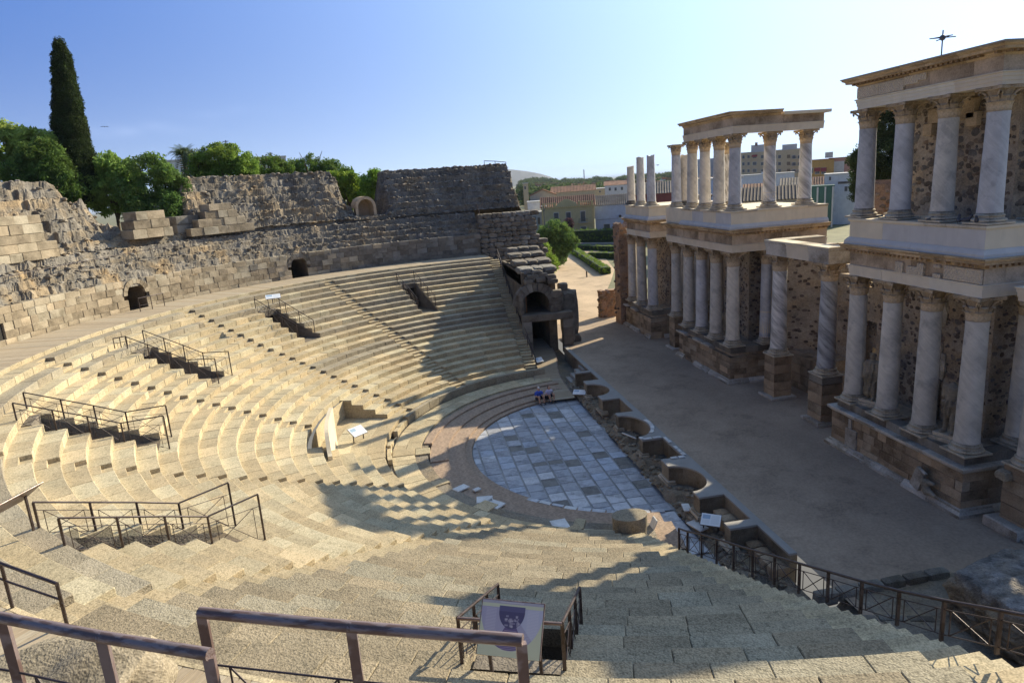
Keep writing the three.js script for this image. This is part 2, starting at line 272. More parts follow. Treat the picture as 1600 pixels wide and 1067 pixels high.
// places blocks; the nearest ones in view become meshes of their own, the others are joined into one part
class Blocks {
  constructor(root, name, most) { this.root = root; this.name = name; this.most = most; this.list = []; }
  add(geo, ang, mats, holder, mi) { const p = new THREE.Vector3(); geo.computeBoundingSphere(); p.copy(geo.boundingSphere.center).applyAxisAngle(V3(0, 1, 0), -ang).add(this.root.position); this.list.push({ geo, ang, m: mi ?? Math.floor(rnd() * mats.length), mats, holder, d: inView(p.toArray()) ? p.distanceTo(CAM) : 1e3 + p.distanceTo(CAM) }); }
  finish() {
    const L = [...this.list].sort((a, b) => a.d - b.d); L.forEach((e, i) => (e.own = i < this.most));
    const rest = new Map();
    for (const e of this.list) {
      if (e.own) { const m = part(this.name, e.geo, e.mats[e.m], e.holder ?? this.root); m.rotation.y = -e.ang; } else {
        const g = e.geo.clone().rotateY(-e.ang), base = e.mats[0].color, c = e.mats[e.m].color;
        if (!rest.has(e.mats)) rest.set(e.mats, []); rest.get(e.mats).push(paint(strip(g), [c.r / base.r, c.g / base.g, c.b / base.b]));
      }
    }
    for (const [mats, gs] of rest) { const mm = mats[0].clone(); mm.vertexColors = true; stuff(part(this.name, merge(gs), mm, this.root)); }
  }
}
const rowGeo = new Map();
function fillRow(B, k, t0, t1, r0, r1, y0, y1, mats, holder, lens = [0.95, 1.25, 1.55]) {
  const L = (t1 - t0) * r0; if (L < 0.12) return; let n = 0, s = [];
  let left = L; while (left > 0) { const w = left < 1.9 ? left : pick(lens); s.push(w); left -= w; if (++n > 200) break; }
  let t = t0;
  for (const w of s) {
    const h = w / r0 / 2, v = Math.floor(rnd() * 3), key = [k, w.toFixed(2), v, r0.toFixed(2), y1.toFixed(2)].join();
    if (!rowGeo.has(key)) rowGeo.set(key, sector(r0, r1, y0, y1, h, 0.006, 1 + rowGeo.size));
    B.add(rowGeo.get(key), t + h, mats, holder); t += 2 * h;
  }
}
const lower = thing('lower_seating_tier', 'lower tier of pale granite seat rows curving round the paved semicircle', 'seating tier', [CX, 0, CZ]);
const upper = thing('upper_seating_tier', 'upper tier of granite seat rows cut by railed openings below the boardwalk', 'seating tier', [CX, 0, CZ]);
const PLAT = [-6.5 * D2R, 21.5 * D2R, 17.35];                                 // the recess cut in the lowest rows: from, to, back
{
  const BL = new Blocks(lower, 'seat_block', 290), BU = new Blocks(upper, 'seat_block', 290), SL = new Blocks(lower, 'stair_step', 150), SU = new Blocks(upper, 'stair_step', 150);
  for (let k = 1; k <= 22; k++) {
    const up = k >= 14, B = up ? BU : BL, S = up ? SU : SL, root = up ? upper : lower, r0 = RW[k], r1 = RW[k + 1] + 0.05, y1 = YW[k], rise = y1 - YW[k - 1], y0 = y1 - rise - 0.1, mid = r0 + (RW[k + 1] - r0) * 0.5;
    const row = grp('seat_row', root);
    let segs = [[thNear(r0), thFar(r0)]];
    for (const s of STAIRS) { const c = s[up ? 0 : 1] * D2R, h = 0.5 / r0; segs = cutOut(segs, c - h, c + h); }
    if (up) for (const v of VOMS) { const h = (VHALF + 0.02) / r0, n5 = v < -60; if (r0 < VR1 + (n5 ? 0.7 : -0.3) && (!n5 || r0 > 26.2)) segs = cutOut(segs, v * D2R - h, v * D2R + h); }
    const cutP = r0 < PLAT[2] - 0.2; if (cutP) segs = cutOut(segs, PLAT[0], PLAT[1]);
    for (const [a, b] of segs) { const old = (a + b) / 2 > 0.62 && k > 8 || k >= 20 && rnd() < 0.4; const cutA = -53 * D2R; for (const [p, q, m] of [[a, Math.min(b, cutA), seatRoughM], [Math.max(a, cutA), b, k === 13 ? seatM : old && rnd() < 0.6 ? seatOldM : seatM]]) if (q > p) fillRow(B, k, p, q, r0, r1, y0, y1, m, row); }
    for (const s of STAIRS) {
      const c = s[up ? 0 : 1] * D2R, h = 0.5 / r0; if (cutP && c > PLAT[0] && c < PLAT[1]) continue;
      const key = 'st' + k; if (!rowGeo.has(key)) { rowGeo.set(key, sector(r0, mid + 0.03, y0, y1 - rise / 2, h, 0.004, 900 + k)); rowGeo.set(key + 'b', sector(mid, r1, y0, y1, h, 0.004, 950 + k)); }
      S.add(rowGeo.get(key), c, seatM, row, Math.floor(rnd() * 3)); S.add(rowGeo.get(key + 'b'), c, seatM, row, Math.floor(rnd() * 3));
    }
    // the straight stairs at both ends
    for (const [x0, x1, sgn] of [[XFAR, XFARS, 1], [XNEAR, XNEARS, -1]]) {
      const zf = (r, x) => Math.sqrt(r * r - (CX - x) ** 2), xm = (x0 + x1) / 2;
      for (const [a, b, y] of [[r0, mid + 0.02, y1 - rise / 2], [mid, r1, y1]]) {
        const za = zf(a, xm), zb = zf(b, xm), d = Math.abs(zb - za), g = bbox(x1 - x0 - 0.02, y - y0, d, 0.012, k * 7 + (y === y1 ? 3 : 1)); g.translate(xm - CX, y0, -sgn * (za + zb) / 2); S.add(g, 0, seatM, row, Math.floor(rnd() * 4));
      }
    }
  }
  BL.finish(); BU.finish(); SL.finish(); SU.finish();
  // the masonry under the seats
  const bedOf = (k0, k1, voms) => {
    const b = new QB();
    for (let k = k0; k <= k1; k++) {
      const ra = RW[k], rb = RW[k + 1], ya = YW[k - 1] - 0.07, yb = YW[k] - 0.07;
      let segs = [[thNear(ra), thFar(ra)]];
      if (voms) for (const v of VOMS) { const h = VHALF / ra, n5 = v < -60; if (ra < VR1 + (n5 ? 0.7 : -0.3) && (!n5 || ra > 26.2)) segs = cutOut(segs, v * D2R - h, v * D2R + h); }
      if (!voms && ra < PLAT[2] - 0.2) segs = cutOut(segs, PLAT[0], PLAT[1]);
      for (const [a, e] of segs) { const n = Math.max(1, Math.ceil((e - a) / 0.08)); for (let i = 0; i < n; i++) { const t = lerp(a, e, i / n), u = lerp(a, e, (i + 1) / n); b.q(lpol(ra, t, ya), lpol(ra, u, ya), lpol(rb, u, yb), lpol(rb, t, yb)); } }
    }
    return b;
  };
  part('foundation', bedOf(1, 13, false).geo(), M.bed, lower); part('foundation', bedOf(14, 22, true).geo(), M.bed, upper);
  // ends of the tiers
  for (const [x, sgn] of [[XFARS, 1], [XNEARS, -1]]) {
    const zf = (r) => Math.sqrt(r * r - (CX - x) ** 2), b = new QB();
    for (let k = 1; k <= 22; k++) { const P = (r, y) => [x - CX - 0.012, y, -sgn * zf(r)]; b.q(P(RW[k], -0.5), P(RW[k + 1], -0.5), P(RW[k + 1], YW[k] - 0.1), P(RW[k], YW[k - 1] - 0.1)); }
    part('side_wall', b.geo(), ashDarkM[1], lower);
  }
  // openings through the upper tier
  for (const v of VOMS) {
    const n5 = v < -60, VR0 = n5 ? 26.4 : RW[14] - 0.02, VR1 = n5 ? 29.8 : 28.95, t = v * D2R, yf = YW[13] + 0.006, b = new QB(), h = (r) => VHALF / r, g = grp('passage_opening', upper);
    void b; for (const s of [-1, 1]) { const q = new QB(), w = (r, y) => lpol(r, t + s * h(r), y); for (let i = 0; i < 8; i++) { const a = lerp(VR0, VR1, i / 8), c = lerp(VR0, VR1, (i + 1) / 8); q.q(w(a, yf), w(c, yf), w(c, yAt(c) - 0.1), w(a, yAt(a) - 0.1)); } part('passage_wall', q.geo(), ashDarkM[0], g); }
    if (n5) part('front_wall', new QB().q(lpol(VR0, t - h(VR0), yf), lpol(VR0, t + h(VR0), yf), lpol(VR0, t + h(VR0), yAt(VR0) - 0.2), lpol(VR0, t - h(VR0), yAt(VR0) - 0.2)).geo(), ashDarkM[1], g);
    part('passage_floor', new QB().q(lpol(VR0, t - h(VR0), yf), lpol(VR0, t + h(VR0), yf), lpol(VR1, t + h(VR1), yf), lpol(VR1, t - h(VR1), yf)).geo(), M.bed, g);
    const bk = new QB(); const H = yAt(VR1); bk.q(lpol(VR1, t - h(VR1), yf), lpol(VR1, t + h(VR1), yf), lpol(VR1, t + h(VR1), H), lpol(VR1, t - h(VR1), H)); part('back_wall', bk.geo(), M.dark, g);  // near-black sheet: shade of the passage mouth put into its colour
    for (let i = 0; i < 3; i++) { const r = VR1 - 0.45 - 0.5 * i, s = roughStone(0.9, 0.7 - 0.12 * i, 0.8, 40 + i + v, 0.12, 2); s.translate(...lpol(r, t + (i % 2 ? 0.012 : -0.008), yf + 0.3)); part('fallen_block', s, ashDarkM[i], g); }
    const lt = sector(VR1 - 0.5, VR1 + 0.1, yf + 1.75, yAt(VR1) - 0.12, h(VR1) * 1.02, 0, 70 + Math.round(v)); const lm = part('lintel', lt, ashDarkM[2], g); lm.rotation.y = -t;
  }
}
function yAt(r) { let k = 1; while (k < 22 && RW[k + 1] < r) k++; return r < RW[1] ? 0.5 : YW[k - 1] + (YW[k] - YW[k - 1]) * (r - RW[k]) / (RW[k + 1] - RW[k]) + 0.12; }

// ------------------------------------------------------------------ boardwalk round the top of the seats
{
  const t0 = thNear(33, XNEARS), t1 = 86.3 * D2R, rm = (RD + RWALL) / 2, n = Math.round(((t1 - t0) * rm) / 0.24), step = (t1 - t0) / n;
  const dk = thing('boardwalk', 'grey timber boardwalk running along the foot of the stone block wall', 'walkway', [CX, 0, CZ]);
  const vs = [0, 1, 2, 3].map((i) => sector(RD + 0.1, RWALL - 0.08, DECK - 0.05, DECK, step / 2, 0.006, 300 + i, 0.004));
  const B = new Blocks(dk, 'plank', 290);
  for (let i = 0; i < n; i++) B.add(pick(vs), t0 + (i + 0.5) * step, woodM);
  B.finish();
  const K = new Blocks(dk, 'edge_stone', 120); for (let a = t0; a < t1 - 0.02; a += 0.035) { const key = 'kerb' + Math.floor(rnd() * 3); if (!rowGeo.has(key)) rowGeo.set(key, sector(RD - 0.02, RD + 0.1, DECK - 0.5, DECK + 0.01, 0.0175, 0.004, 410 + rowGeo.size)); K.add(rowGeo.get(key), a + 0.0175, seatM, dk); } K.finish();
  const b = new QB(); for (let i = 0; i < 60; i++) { const a = lerp(t0, t1, i / 60), c = lerp(t0, t1, (i + 1) / 60); b.q(lpol(RD + 0.05, a, DECK - 0.09), lpol(RD + 0.05, c, DECK - 0.09), lpol(RWALL + 0.1, c, DECK - 0.09), lpol(RWALL + 0.1, a, DECK - 0.09)); }
  part('underside', b.geo(), M.dark, dk);
}
// ------------------------------------------------------------------ stone block wall behind the boardwalk
const ARCHES = [[28.1, 0.82, 1.2], [53.9, 0.84, 1.15]];
{
  const w = thing('block_wall', 'curved wall of squared stone blocks with dark arched openings behind the boardwalk', 'wall', [CX, 0, CZ]);
  const B = new Blocks(w, 'stone_block', 298), ys = [8.1, 8.5, 8.98, 9.5, 10.0, 10.42], tA = -4 * D2R, tB = 85.8 * D2R;
  ys.slice(0, -1).forEach((y0, c) => {
    const y1 = ys[c + 1] - 0.006; let segs = [[tA + 0.01 * (c % 2), tB - 0.008 * (c % 2)]];
    for (const [a, hw, sp] of ARCHES) { const top = 8.1 + sp, half = y0 >= top + hw + 0.28 ? 0 : y1 > top ? hw + 0.3 : hw; if (half) segs = cutOut(segs, a * D2R - half / RWALL, a * D2R + half / RWALL); }
    if (c === 1 || c === 2) segs = cutOut(segs, 8.2 * D2R, 9.6 * D2R);
    for (const [a, b] of segs) {
      let t = a;
      while (t < b - 1e-4) {
        let wd = pick([0.62, 0.8, 0.95, 1.1, 1.3]) / RWALL; if (b - t < wd * 1.6) wd = b - t;
        const key = ['w', c, (wd * 1000).toFixed(0), Math.floor(rnd() * 3)].join();
        if (!rowGeo.has(key)) rowGeo.set(key, sector(RWALL + rr(-0.02, 0.025), RWALL + 0.7, y0, y1, wd / 2, 0.007, 500 + rowGeo.size, 0.022));
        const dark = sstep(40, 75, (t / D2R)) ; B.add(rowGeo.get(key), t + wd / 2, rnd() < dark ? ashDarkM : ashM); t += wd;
      }
    }
  });
  B.finish();
  const b = new QB(); for (let i = 0; i < 80; i++) { const a = lerp(tA, tB, i / 80), c = lerp(tA, tB, (i + 1) / 80), m = ((a + c) / 2) / D2R; if (ARCHES.some(([x, hw]) => Math.abs(m - x) * D2R * RWALL < hw + 0.3) || (m > 7.7 && m < 10.1)) continue; b.q(lpol(RWALL + 0.1, a, 8), lpol(RWALL + 0.1, c, 8), lpol(RWALL + 0.1, c, 10.4), lpol(RWALL + 0.1, a, 10.4)); }
  part('wall_core', b.geo(), M.bed, w);
  for (const [a, hw, sp] of ARCHES) {
    const g = grp('arched_opening', w), t = a * D2R, y0 = 8.1 + sp, n = 9;
    for (let i = 0; i < n; i++) {
      const a0 = (Math.PI * i) / n, a1 = (Math.PI * (i + 1)) / n, Q = new QB(), P = (r, an, dr) => { const s = (-Math.cos(an) * r) / RWALL, y = y0 + Math.sin(an) * r; return lpol(RWALL - 0.03 + dr, s, y); }, e = 0.012, ro = hw + 0.33 + 0.03 * hash3(i, 4, a);
      const F = [P(hw, a0 + e, 0), P(hw, a1 - e, 0), P(ro, a1 - e, 0), P(ro, a0 + e, 0)], K = [P(hw, a0 + e, 0.6), P(hw, a1 - e, 0.6), P(ro, a1 - e, 0.6), P(ro, a0 + e, 0.6)];
      Q.q(...F); for (let j = 0; j < 4; j++) Q.q(F[j], K[j], K[(j + 1) % 4], F[(j + 1) % 4]);
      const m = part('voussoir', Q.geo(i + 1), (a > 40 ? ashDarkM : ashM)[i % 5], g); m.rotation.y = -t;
    }
    const T = new QB(); const S = (an, d) => { const s = -Math.cos(an) * (hw + 0.004), y = y0 + Math.sin(an) * (hw + 0.004); return [-(RWALL + d), y, -s]; };
    for (let i = 0; i < 10; i++) { const u = (Math.PI * i) / 10, v = (Math.PI * (i + 1)) / 10; T.q(S(u, 0.1), S(v, 0.1), S(v, 5), S(u, 5)); }
    for (const s of [-1, 1]) T.q([-(RWALL + 0.1), 8.05, s * (hw + 0.004)], [-(RWALL + 5), 8.05, s * (hw + 0.004)], [-(RWALL + 5), y0, s * (hw + 0.004)], [-(RWALL + 0.1), y0, s * (hw + 0.004)]);
    T.q([-(RWALL), 8.09, -hw], [-(RWALL), 8.09, hw], [-(RWALL + 5), 8.09, hw], [-(RWALL + 5), 8.09, -hw]); T.q([-(RWALL + 5), 8, -hw * 1.1], [-(RWALL + 5), 8, hw * 1.1], [-(RWALL + 5), 11, hw * 1.1], [-(RWALL + 5), 11, -hw * 1.1]);
    const m = part('tunnel', T.geo(), M.bed, g); m.rotation.y = -t;
  }
  const hb = new QB().box(-(RWALL + 1.5), 8.3, -0.45, -(RWALL + 0.15), 9.5, 0.45).geo(); const hm = part('recess', hb, M.dark, w); hm.rotation.y = -8.9 * D2R;  // solid near-black box: shade of the square hole put into its colour
}
// ------------------------------------------------------------------ orchestra
struct('orchestra_bed', new QB().q([-15, -0.05, -14], [-0.2, -0.05, -14], [-0.2, -0.05, 14], [-15, -0.05, 14]).geo(), M.joint);
{
  const fl = struct('orchestra_floor', (() => { const s = new QB(); for (let i = 0; i < 48; i++) { const a = lerp(-Math.PI / 2, Math.PI / 2, i / 48), c = lerp(-Math.PI / 2, Math.PI / 2, (i + 1) / 48); s.tri([-0.55, -0.02, 0], [-0.55 - 9.1 * Math.cos(a) + 0.55, -0.02, -9.1 * Math.sin(a)], [-0.55 - 9.1 * Math.cos(c) + 0.55, -0.02, -9.1 * Math.sin(c)]); } return s.geo(); })(), M.joint);
  const CW = 0.9, GAP = 0.11, cells = []; let n = 0;
  for (let i = 0; i < 10; i++) {
    const x1 = -0.62 - i * CW, x0 = x1 - CW + GAP;
    let z = -9.2 + 0.25 * (i % 2);
    while (z < 9.2) {
      const L = rnd() < 0.14 ? rr(0.45, 0.65) : rr(0.82, 0.98), z1 = z + L - 0.04; cells.push([x0, x1, z, z1]); z += L;
    }
    // strips between the tile rows
    for (let zz = -9; zz < 9; zz += rr(0.9, 1.3)) { const x = x0 - GAP / 2; void x; void zz; }
  }
  const R = 9.08;
  for (const [x0, x1, z0, z1] of cells) {
    const inside = (x, z) => x * x + z * z < R * R, cs = [[x0, z0], [x1, z0], [x1, z1], [x0, z1]], k = cs.filter(([x, z]) => inside(x, z)).length; if (!k) continue;
    let poly = cs;
    if (k < 4) { poly = []; for (let i = 0; i < 4; i++) { const a = cs[i], b = cs[(i + 1) % 4], ia = inside(...a), ib = inside(...b); if (ia) poly.push(a); if (ia !== ib) { let lo = 0, hi = 1; for (let q = 0; q < 24; q++) { const m = (lo + hi) / 2, p = inside(lerp(a[0], b[0], m), lerp(a[1], b[1], m)); if (p === ia) lo = m; else hi = m; } poly.push([lerp(a[0], b[0], lo), lerp(a[1], b[1], lo)]); } } if (poly.length < 3) continue; }
    const y = rr(-0.004, 0.012), b = new QB(), tx = rr(-0.006, 0.006), tz = rr(-0.006, 0.006), cx = (x0 + x1) / 2, cz = (z0 + z1) / 2, Y = (x, z) => y + tx * (x - cx) + tz * (z - cz);
    for (let i = 1; i + 1 < poly.length; i++) b.tri(...[poly[0], poly[i], poly[i + 1]].map(([px, pz]) => [px, Y(px, pz), pz]));
    for (let i = 0; i < poly.length; i++) { const a = poly[i], c = poly[(i + 1) % poly.length]; b.q([a[0], -0.03, a[1]], [c[0], -0.03, c[1]], [c[0], Y(...c), c[1]], [a[0], Y(...a), a[1]]); }
    const edge = Math.hypot(cx, cz), pale = fbm(cx * 0.35 + 3, cz * 0.35 + 9, 2, 2) + (cz > 5.5 ? 0.16 : 0);
    const sunk = rnd() < 0.12, mm = sunk ? tileM[9 + (n & 1)] : pale > 0.6 && rnd() < 0.6 ? tileM[6 + (n % 3)] : tileM[Math.floor(rnd() * 6)]; n++; void edge;
    part('marble_slab', b.geo(n), mm, fl);
  }
}
function ring(name, r0, r1, y, a0, a1, mat, y0, cx = 0, cz = 0, parent, n = 60) {
  const b = new QB(), P = (r, t, yy) => [cx - r * Math.cos(t), yy, cz - r * Math.sin(t)];
  for (let i = 0; i < n; i++) { const a = lerp(a0, a1, i / n), c = lerp(a0, a1, (i + 1) / n); b.q(P(r0, a, y), P(r0, c, y), P(r1, c, y), P(r1, a, y)); b.q(P(r0, a, y0), P(r0, c, y0), P(r0, c, y), P(r0, a, y)); }
  b.q(P(r0, a1, y0), P(r1, a1, y0), P(r1, a1, y), P(r0, a1, y)); b.q(P(r0, a0, y0), P(r1, a0, y0), P(r1, a0, y), P(r0, a0, y));
  return parent ? part(name, b.geo(), mat, parent) : struct(name, b.geo(), mat);
}
{
  const far = (r) => Math.acos(1.2 / r), g = thing('orchestra_steps', 'low curved steps of worn brick and stone edging the blue marble floor', 'steps');
  ring('step', 9.14, 9.56, 0.1, -1.42, far(9.14), M.herring, -0.05, 0, 0, g); ring('step', 9.56, 10.55, 0.21, -1.42, far(9.5), M.herring, -0.05, 0, 0, g); ring('step', 10.55, 11.6, 0.33, -0.03, far(10.5), M.herring, -0.05, 0, 0, g);
  ring('step', 10.55, 12.9, 0.25, -1.45, -0.03, M.herring, -0.05, 0, 0, g);
  ring('step', 11.6, 12.1, 0.45, 0.2, far(11.6), M.herring, -0.05, 0, 0, g);
  // flagstones of the aisle
  const A = grp('aisle', g), B = new Blocks(A, 'flagstone', 200);
  for (let q = 0; q < 2; q++) {
    let t = -1.35; while (t < 1.42) { const w = rr(0.5, 1.1) / 12.4, rI = (q ? 12.05 : 11.15) + (t < 0.02 ? 0 : 0.55) - (t > 0.7 ? 0.0 : 0), rO = q ? 13.35 : rI + 0.87; if (!(t < 0 && q === 0 && rnd() < 0.8)) { const s = sector(rI, Math.max(rO, rI + 0.3), 0.3, 0.455 + rr(0, 0.012), w / 2, 0.008, 700 + Math.floor(t * 100) + q * 999, 0.008); s.translate(0, t < 0 ? -0.03 : 0, 0); B.add(s, t + w / 2, seatM); } t += w; }
  }
  B.finish(); A.position.set(-0.4, 0, -0.7);
  ring('aisle_bed', 11.4, 13.6, 0.36, -1.4, 1.4, M.dirt, 0, -0.3, -0.7, g);
  // kerb wall (parapet) before the first row
  const P = thing('kerb_wall', 'low curved stone parapet in front of the lowest seat row', 'parapet', [CX, 0, CZ]), PB = new Blocks(P, 'stone_block', 120);
  for (let t = 23 * D2R; t < thFar(12.9, -2.9) - 0.02; ) { const w = rr(0.9, 1.7) / 12.95; PB.add(sector(12.88, 13.2, 0.4, 0.98 + rr(-0.02, 0.02), w / 2, 0.008, 1200 + Math.floor(t * 200)), t + w / 2, seatOldM); t += w; }
  for (let t = -6 * D2R; t < 21 * D2R; ) { const w = rr(0.5, 1.0) / 12.95; if (rnd() < 0.75) PB.add(sector(12.9 + rr(0, 0.1), 13.2, 0.4, 0.62 + rr(0, 0.22), w / 2, 0.012, 1300 + Math.floor(t * 200)), t + w / 2, seatM); t += w; }
  PB.finish();
}
// platform cut in the lowest rows with its tall curved slab and cheek walls
{
  const [a, b, r] = PLAT, g = thing('recess_platform', 'stone platform recessed in the middle of the lowest seat rows', 'platform', [CX, 0, CZ]);
  const B = new Blocks(g, 'paving_slab', 120);
  for (let q = 0; q < 4; q++) { let t = a; while (t < b - 0.01) { let w = rr(0.8, 1.4) / 15; if (b - t < w * 1.5) w = b - t; B.add(sector(13.3 + q, 14.3 + q + (q === 3 ? 0.1 : 0), 0.5, 0.98 + rr(-0.01, 0.01), w / 2, 0.006, 1500 + q * 50 + Math.floor(t * 90), 0.008), t + w / 2, seatM, null, 2 + (q % 3)); t += w; } }
  B.finish();
  for (const t of [a, b]) { const qb = new QB(), pts = []; for (let k = 1; RW[k] < r; k++) pts.push(k); for (const k of pts) qb.q(lpol(RW[k], t, 0.5), lpol(Math.min(r, RW[k + 1]), t, 0.5), lpol(Math.min(r, RW[k + 1]), t, YW[k] - 0.02), lpol(RW[k], t, YW[k] - 0.02)); part('cheek_wall', qb.geo(), seatM[1], g); }
  const k2 = 5; const bw = new QB(); for (let i = 0; i < 14; i++) { const u = lerp(a, b, i / 14), v = lerp(a, b, (i + 1) / 14); bw.q(lpol(r - 0.15, u, 0.5), lpol(r - 0.15, v, 0.5), lpol(r - 0.15, v, YW[k2]), lpol(r - 0.15, u, YW[k2])); } part('back_wall', bw.geo(), seatM[3], g);
  // the curved slab
  const s = new QB(), T0 = -11.5 * D2R, T1 = 5.5 * D2R, n = 20, R0 = 16.2, prof = (t) => { const q = (t - T0) / (T1 - T0); return 2.1 + 0.75 * sstep(0, 0.35, q) + 0.45 * q; };
  for (let i = 0; i < n; i++) { const u = lerp(T0, T1, i / n), v = lerp(T0, T1, (i + 1) / n), y = prof(u), z = prof(v); s.q(lpol(R0, u, 0.7), lpol(R0, v, 0.7), lpol(R0, v, z), lpol(R0, u, y)); s.q(lpol(R0 + 0.22, u, 0.7), lpol(R0 + 0.22, v, 0.7), lpol(R0 + 0.22, v, z), lpol(R0 + 0.22, u, y)); s.q(lpol(R0, u, y), lpol(R0, v, z), lpol(R0 + 0.22, v, z), lpol(R0 + 0.22, u, y)); }
  for (const t of [T0, T1]) s.q(lpol(R0, t, 0.7), lpol(R0 + 0.22, t, 0.7), lpol(R0 + 0.22, t, prof(t)), lpol(R0, t, prof(t)));
  const sl = single('curved_slab', s.geo(5), M.plasterpale, 'tall curved pale slab standing at the back of the recessed platform', 'stone slab'); sl.position.set(CX, 0, CZ);
}

// ------------------------------------------------------------------ stage floor and the low front wall with its niches
struct('stage_floor', (() => { const b = new QB(), sh = [[1.3, -30], [16.5, -30], [16.5, 22], [1.3, 22]]; const n = 40; void sh; for (let i = 0; i < n; i++) for (let j = 0; j < 12; j++) { const x = (q) => lerp(1.3, 17, q / 12), z = (q) => lerp(-28, 24, q / n), y = (X, Z) => ST - 0.02 + 0.03 * (fbm(X * 0.3, Z * 0.3, 4, 3) - 0.5); b.q(...[[j, i], [j + 1, i], [j + 1, i + 1], [j, i + 1]].map(([p, q]) => [x(p), y(x(p), z(q)), z(q)])); } return b.geo(); })(), M.stage);
{
  const g = thing('stage_front_wall', 'low wall of alternating square and curved niches along the front edge of the stage', 'wall'), XF = -0.16, XB = 1.02, XE = 1.33, Y0 = 0.2;
  // outline of the wall top: piers between niches
  const N = [['rect', 13.78, 16.0], ['rect', 10.92, 13.28], ['semi', 7.42, 10.3], ['rect', 3.82, 6.52], ['semi', -0.33, 3.3], ['rect', -3.54, -0.81], ['semi', -7.22, -4.45], ['rect', -10.19, -8.03], ['open', -18.6, -10.7]];
  const outline = [[XE, 16.06], [XB, 16.06]];
  for (const [kind, z0, z1] of N) {
    if (kind === 'rect') outline.push([XB, z1], [XB, z0], [XF, z0]); else if (kind === 'semi') { const c = (z0 + z1) / 2, r = (z1 - z0) / 2; outline.push([XF, z1]); for (let i = 1; i < 16; i++) { const t = (Math.PI * i) / 16; outline.push([XF + Math.sin(t) * Math.min(r, XB - XF), c + Math.cos(t) * r]); } outline.push([XF, z0]); }
    else outline.push([XF, -10.5], [XB - 0.02, -10.52], [XB, z0], [XE, z0]);
    const nx = N[N.findIndex((q) => q[1] === z0) + 1]; if (nx && nx[0] === 'rect') outline.push([XF, nx[2]]);
  }
  const fix = outline.filter((p, i) => !i || Math.hypot(p[0] - outline[i - 1][0], p[1] - outline[i - 1][1]) > 0.01);
  // first niche lies open towards the near end
  const shape = new THREE.Shape(fix.map(([x, z]) => new THREE.Vector2(x, -z))), e = new THREE.ExtrudeGeometry(shape, { depth: 0.075, bevelEnabled: true, bevelSize: 0.012, bevelThickness: 0.012, bevelSegments: 1 });
  e.rotateX(-Math.PI / 2); e.translate(0, ST - 0.035, 0); part('coping', boxUV(e), M.coping, g);
  const b = new QB(); for (let i = 0; i + 1 < fix.length; i++) { const [x0, z0] = fix[i], [x1, z1] = fix[i + 1], k = 0.05; if (x0 === XE && x1 === XE) continue; void k; b.q([x0 + 0.03, Y0, z0], [x1 + 0.03, Y0, z1], [x1 + 0.03, ST - 0.04, z1], [x0 + 0.03, ST - 0.04, z0]); }
  part('niche_wall', b.geo(), M.pulpit, g);
  // moulded foot of each pier and slabs of white marble left on the coping
  for (const [z0, z1] of [[13.28, 13.78], [10.3, 10.92], [6.52, 7.42], [3.3, 3.82], [-0.81, -0.33], [-4.45, -3.54], [-8.03, -7.22]]) { const q = bbox(0.5, 0.16, z1 - z0 + 0.3, 0.03, z0 * 3); q.translate(XF + 0.12, 0.42, (z0 + z1) / 2); part('pier_foot', q, M.cbase, g); const q2 = bbox(0.42, 0.1, z1 - z0 + 0.18, 0.03, z0); q2.translate(XF + 0.14, 0.58, (z0 + z1) / 2); part('pier_foot', q2, M.cbase, g); }
  const lip = (x0, z0, x1, z1) => { const L = Math.hypot(x1 - x0, z1 - z0), n = Math.max(1, Math.round(L / 0.45)); for (let i = 0; i < n; i++) { if (rnd() < 0.12) continue; const t = (i + 0.5) / n, s = bbox((L / n) * rr(0.8, 0.96), 0.05, rr(0.16, 0.24), 0.015, i + z0 * 7); s.rotateY(-Math.atan2(z1 - z0, x1 - x0)); s.translate(lerp(x0, x1, t), ST + 0.055, lerp(z0, z1, t)); part('marble_edging', s, M.whitemarble, g); } };
  lip(-0.1, 3.42, -0.1, 3.75); lip(-0.1, 3.75, 1.0, 3.75); lip(1.1, 3.85, 1.12, 6.5); lip(-0.1, 6.6, 1.1, 6.62);
  for (let i = 4; i < 15; i++) { const c = 1.485, r = 1.9, t = (Math.PI * i) / 16, s = bbox(0.34, 0.05, 0.22, 0.015, i); s.rotateY(t); s.translate(-0.1 + Math.sin(t) * 1.24, ST + 0.055, c + Math.cos(t) * r); if (t > 0.2 && t < 1.9) part('marble_edging', s, M.whitemarble, g); }
  // rough footing walls in the square niches near the rail
  for (const [x, z0, z1] of [[0.72, 11.1, 13.1], [0.75, 13.9, 16.1]]) for (let z = z0; z < z1; z += 0.55) { const s = roughStone(0.75, 0.85, 0.62, z * 9, 0.1, 2); s.translate(x, 0.5, z + 0.25); part('footing_stone', s, M.rubble.clone ? podM[Math.floor(rnd() * 6)] : M.mortar, g); }
  for (let i = 0; i < 4; i++) { const s = bbox(0.42, 0.24 + 0.24 * i, 1.5, 0.02, i + 50); s.translate(-0.1 + 0.38 * i, 0.25, -12 - 0.15 * i); part('stair_step', s, M.coping, g); }
}
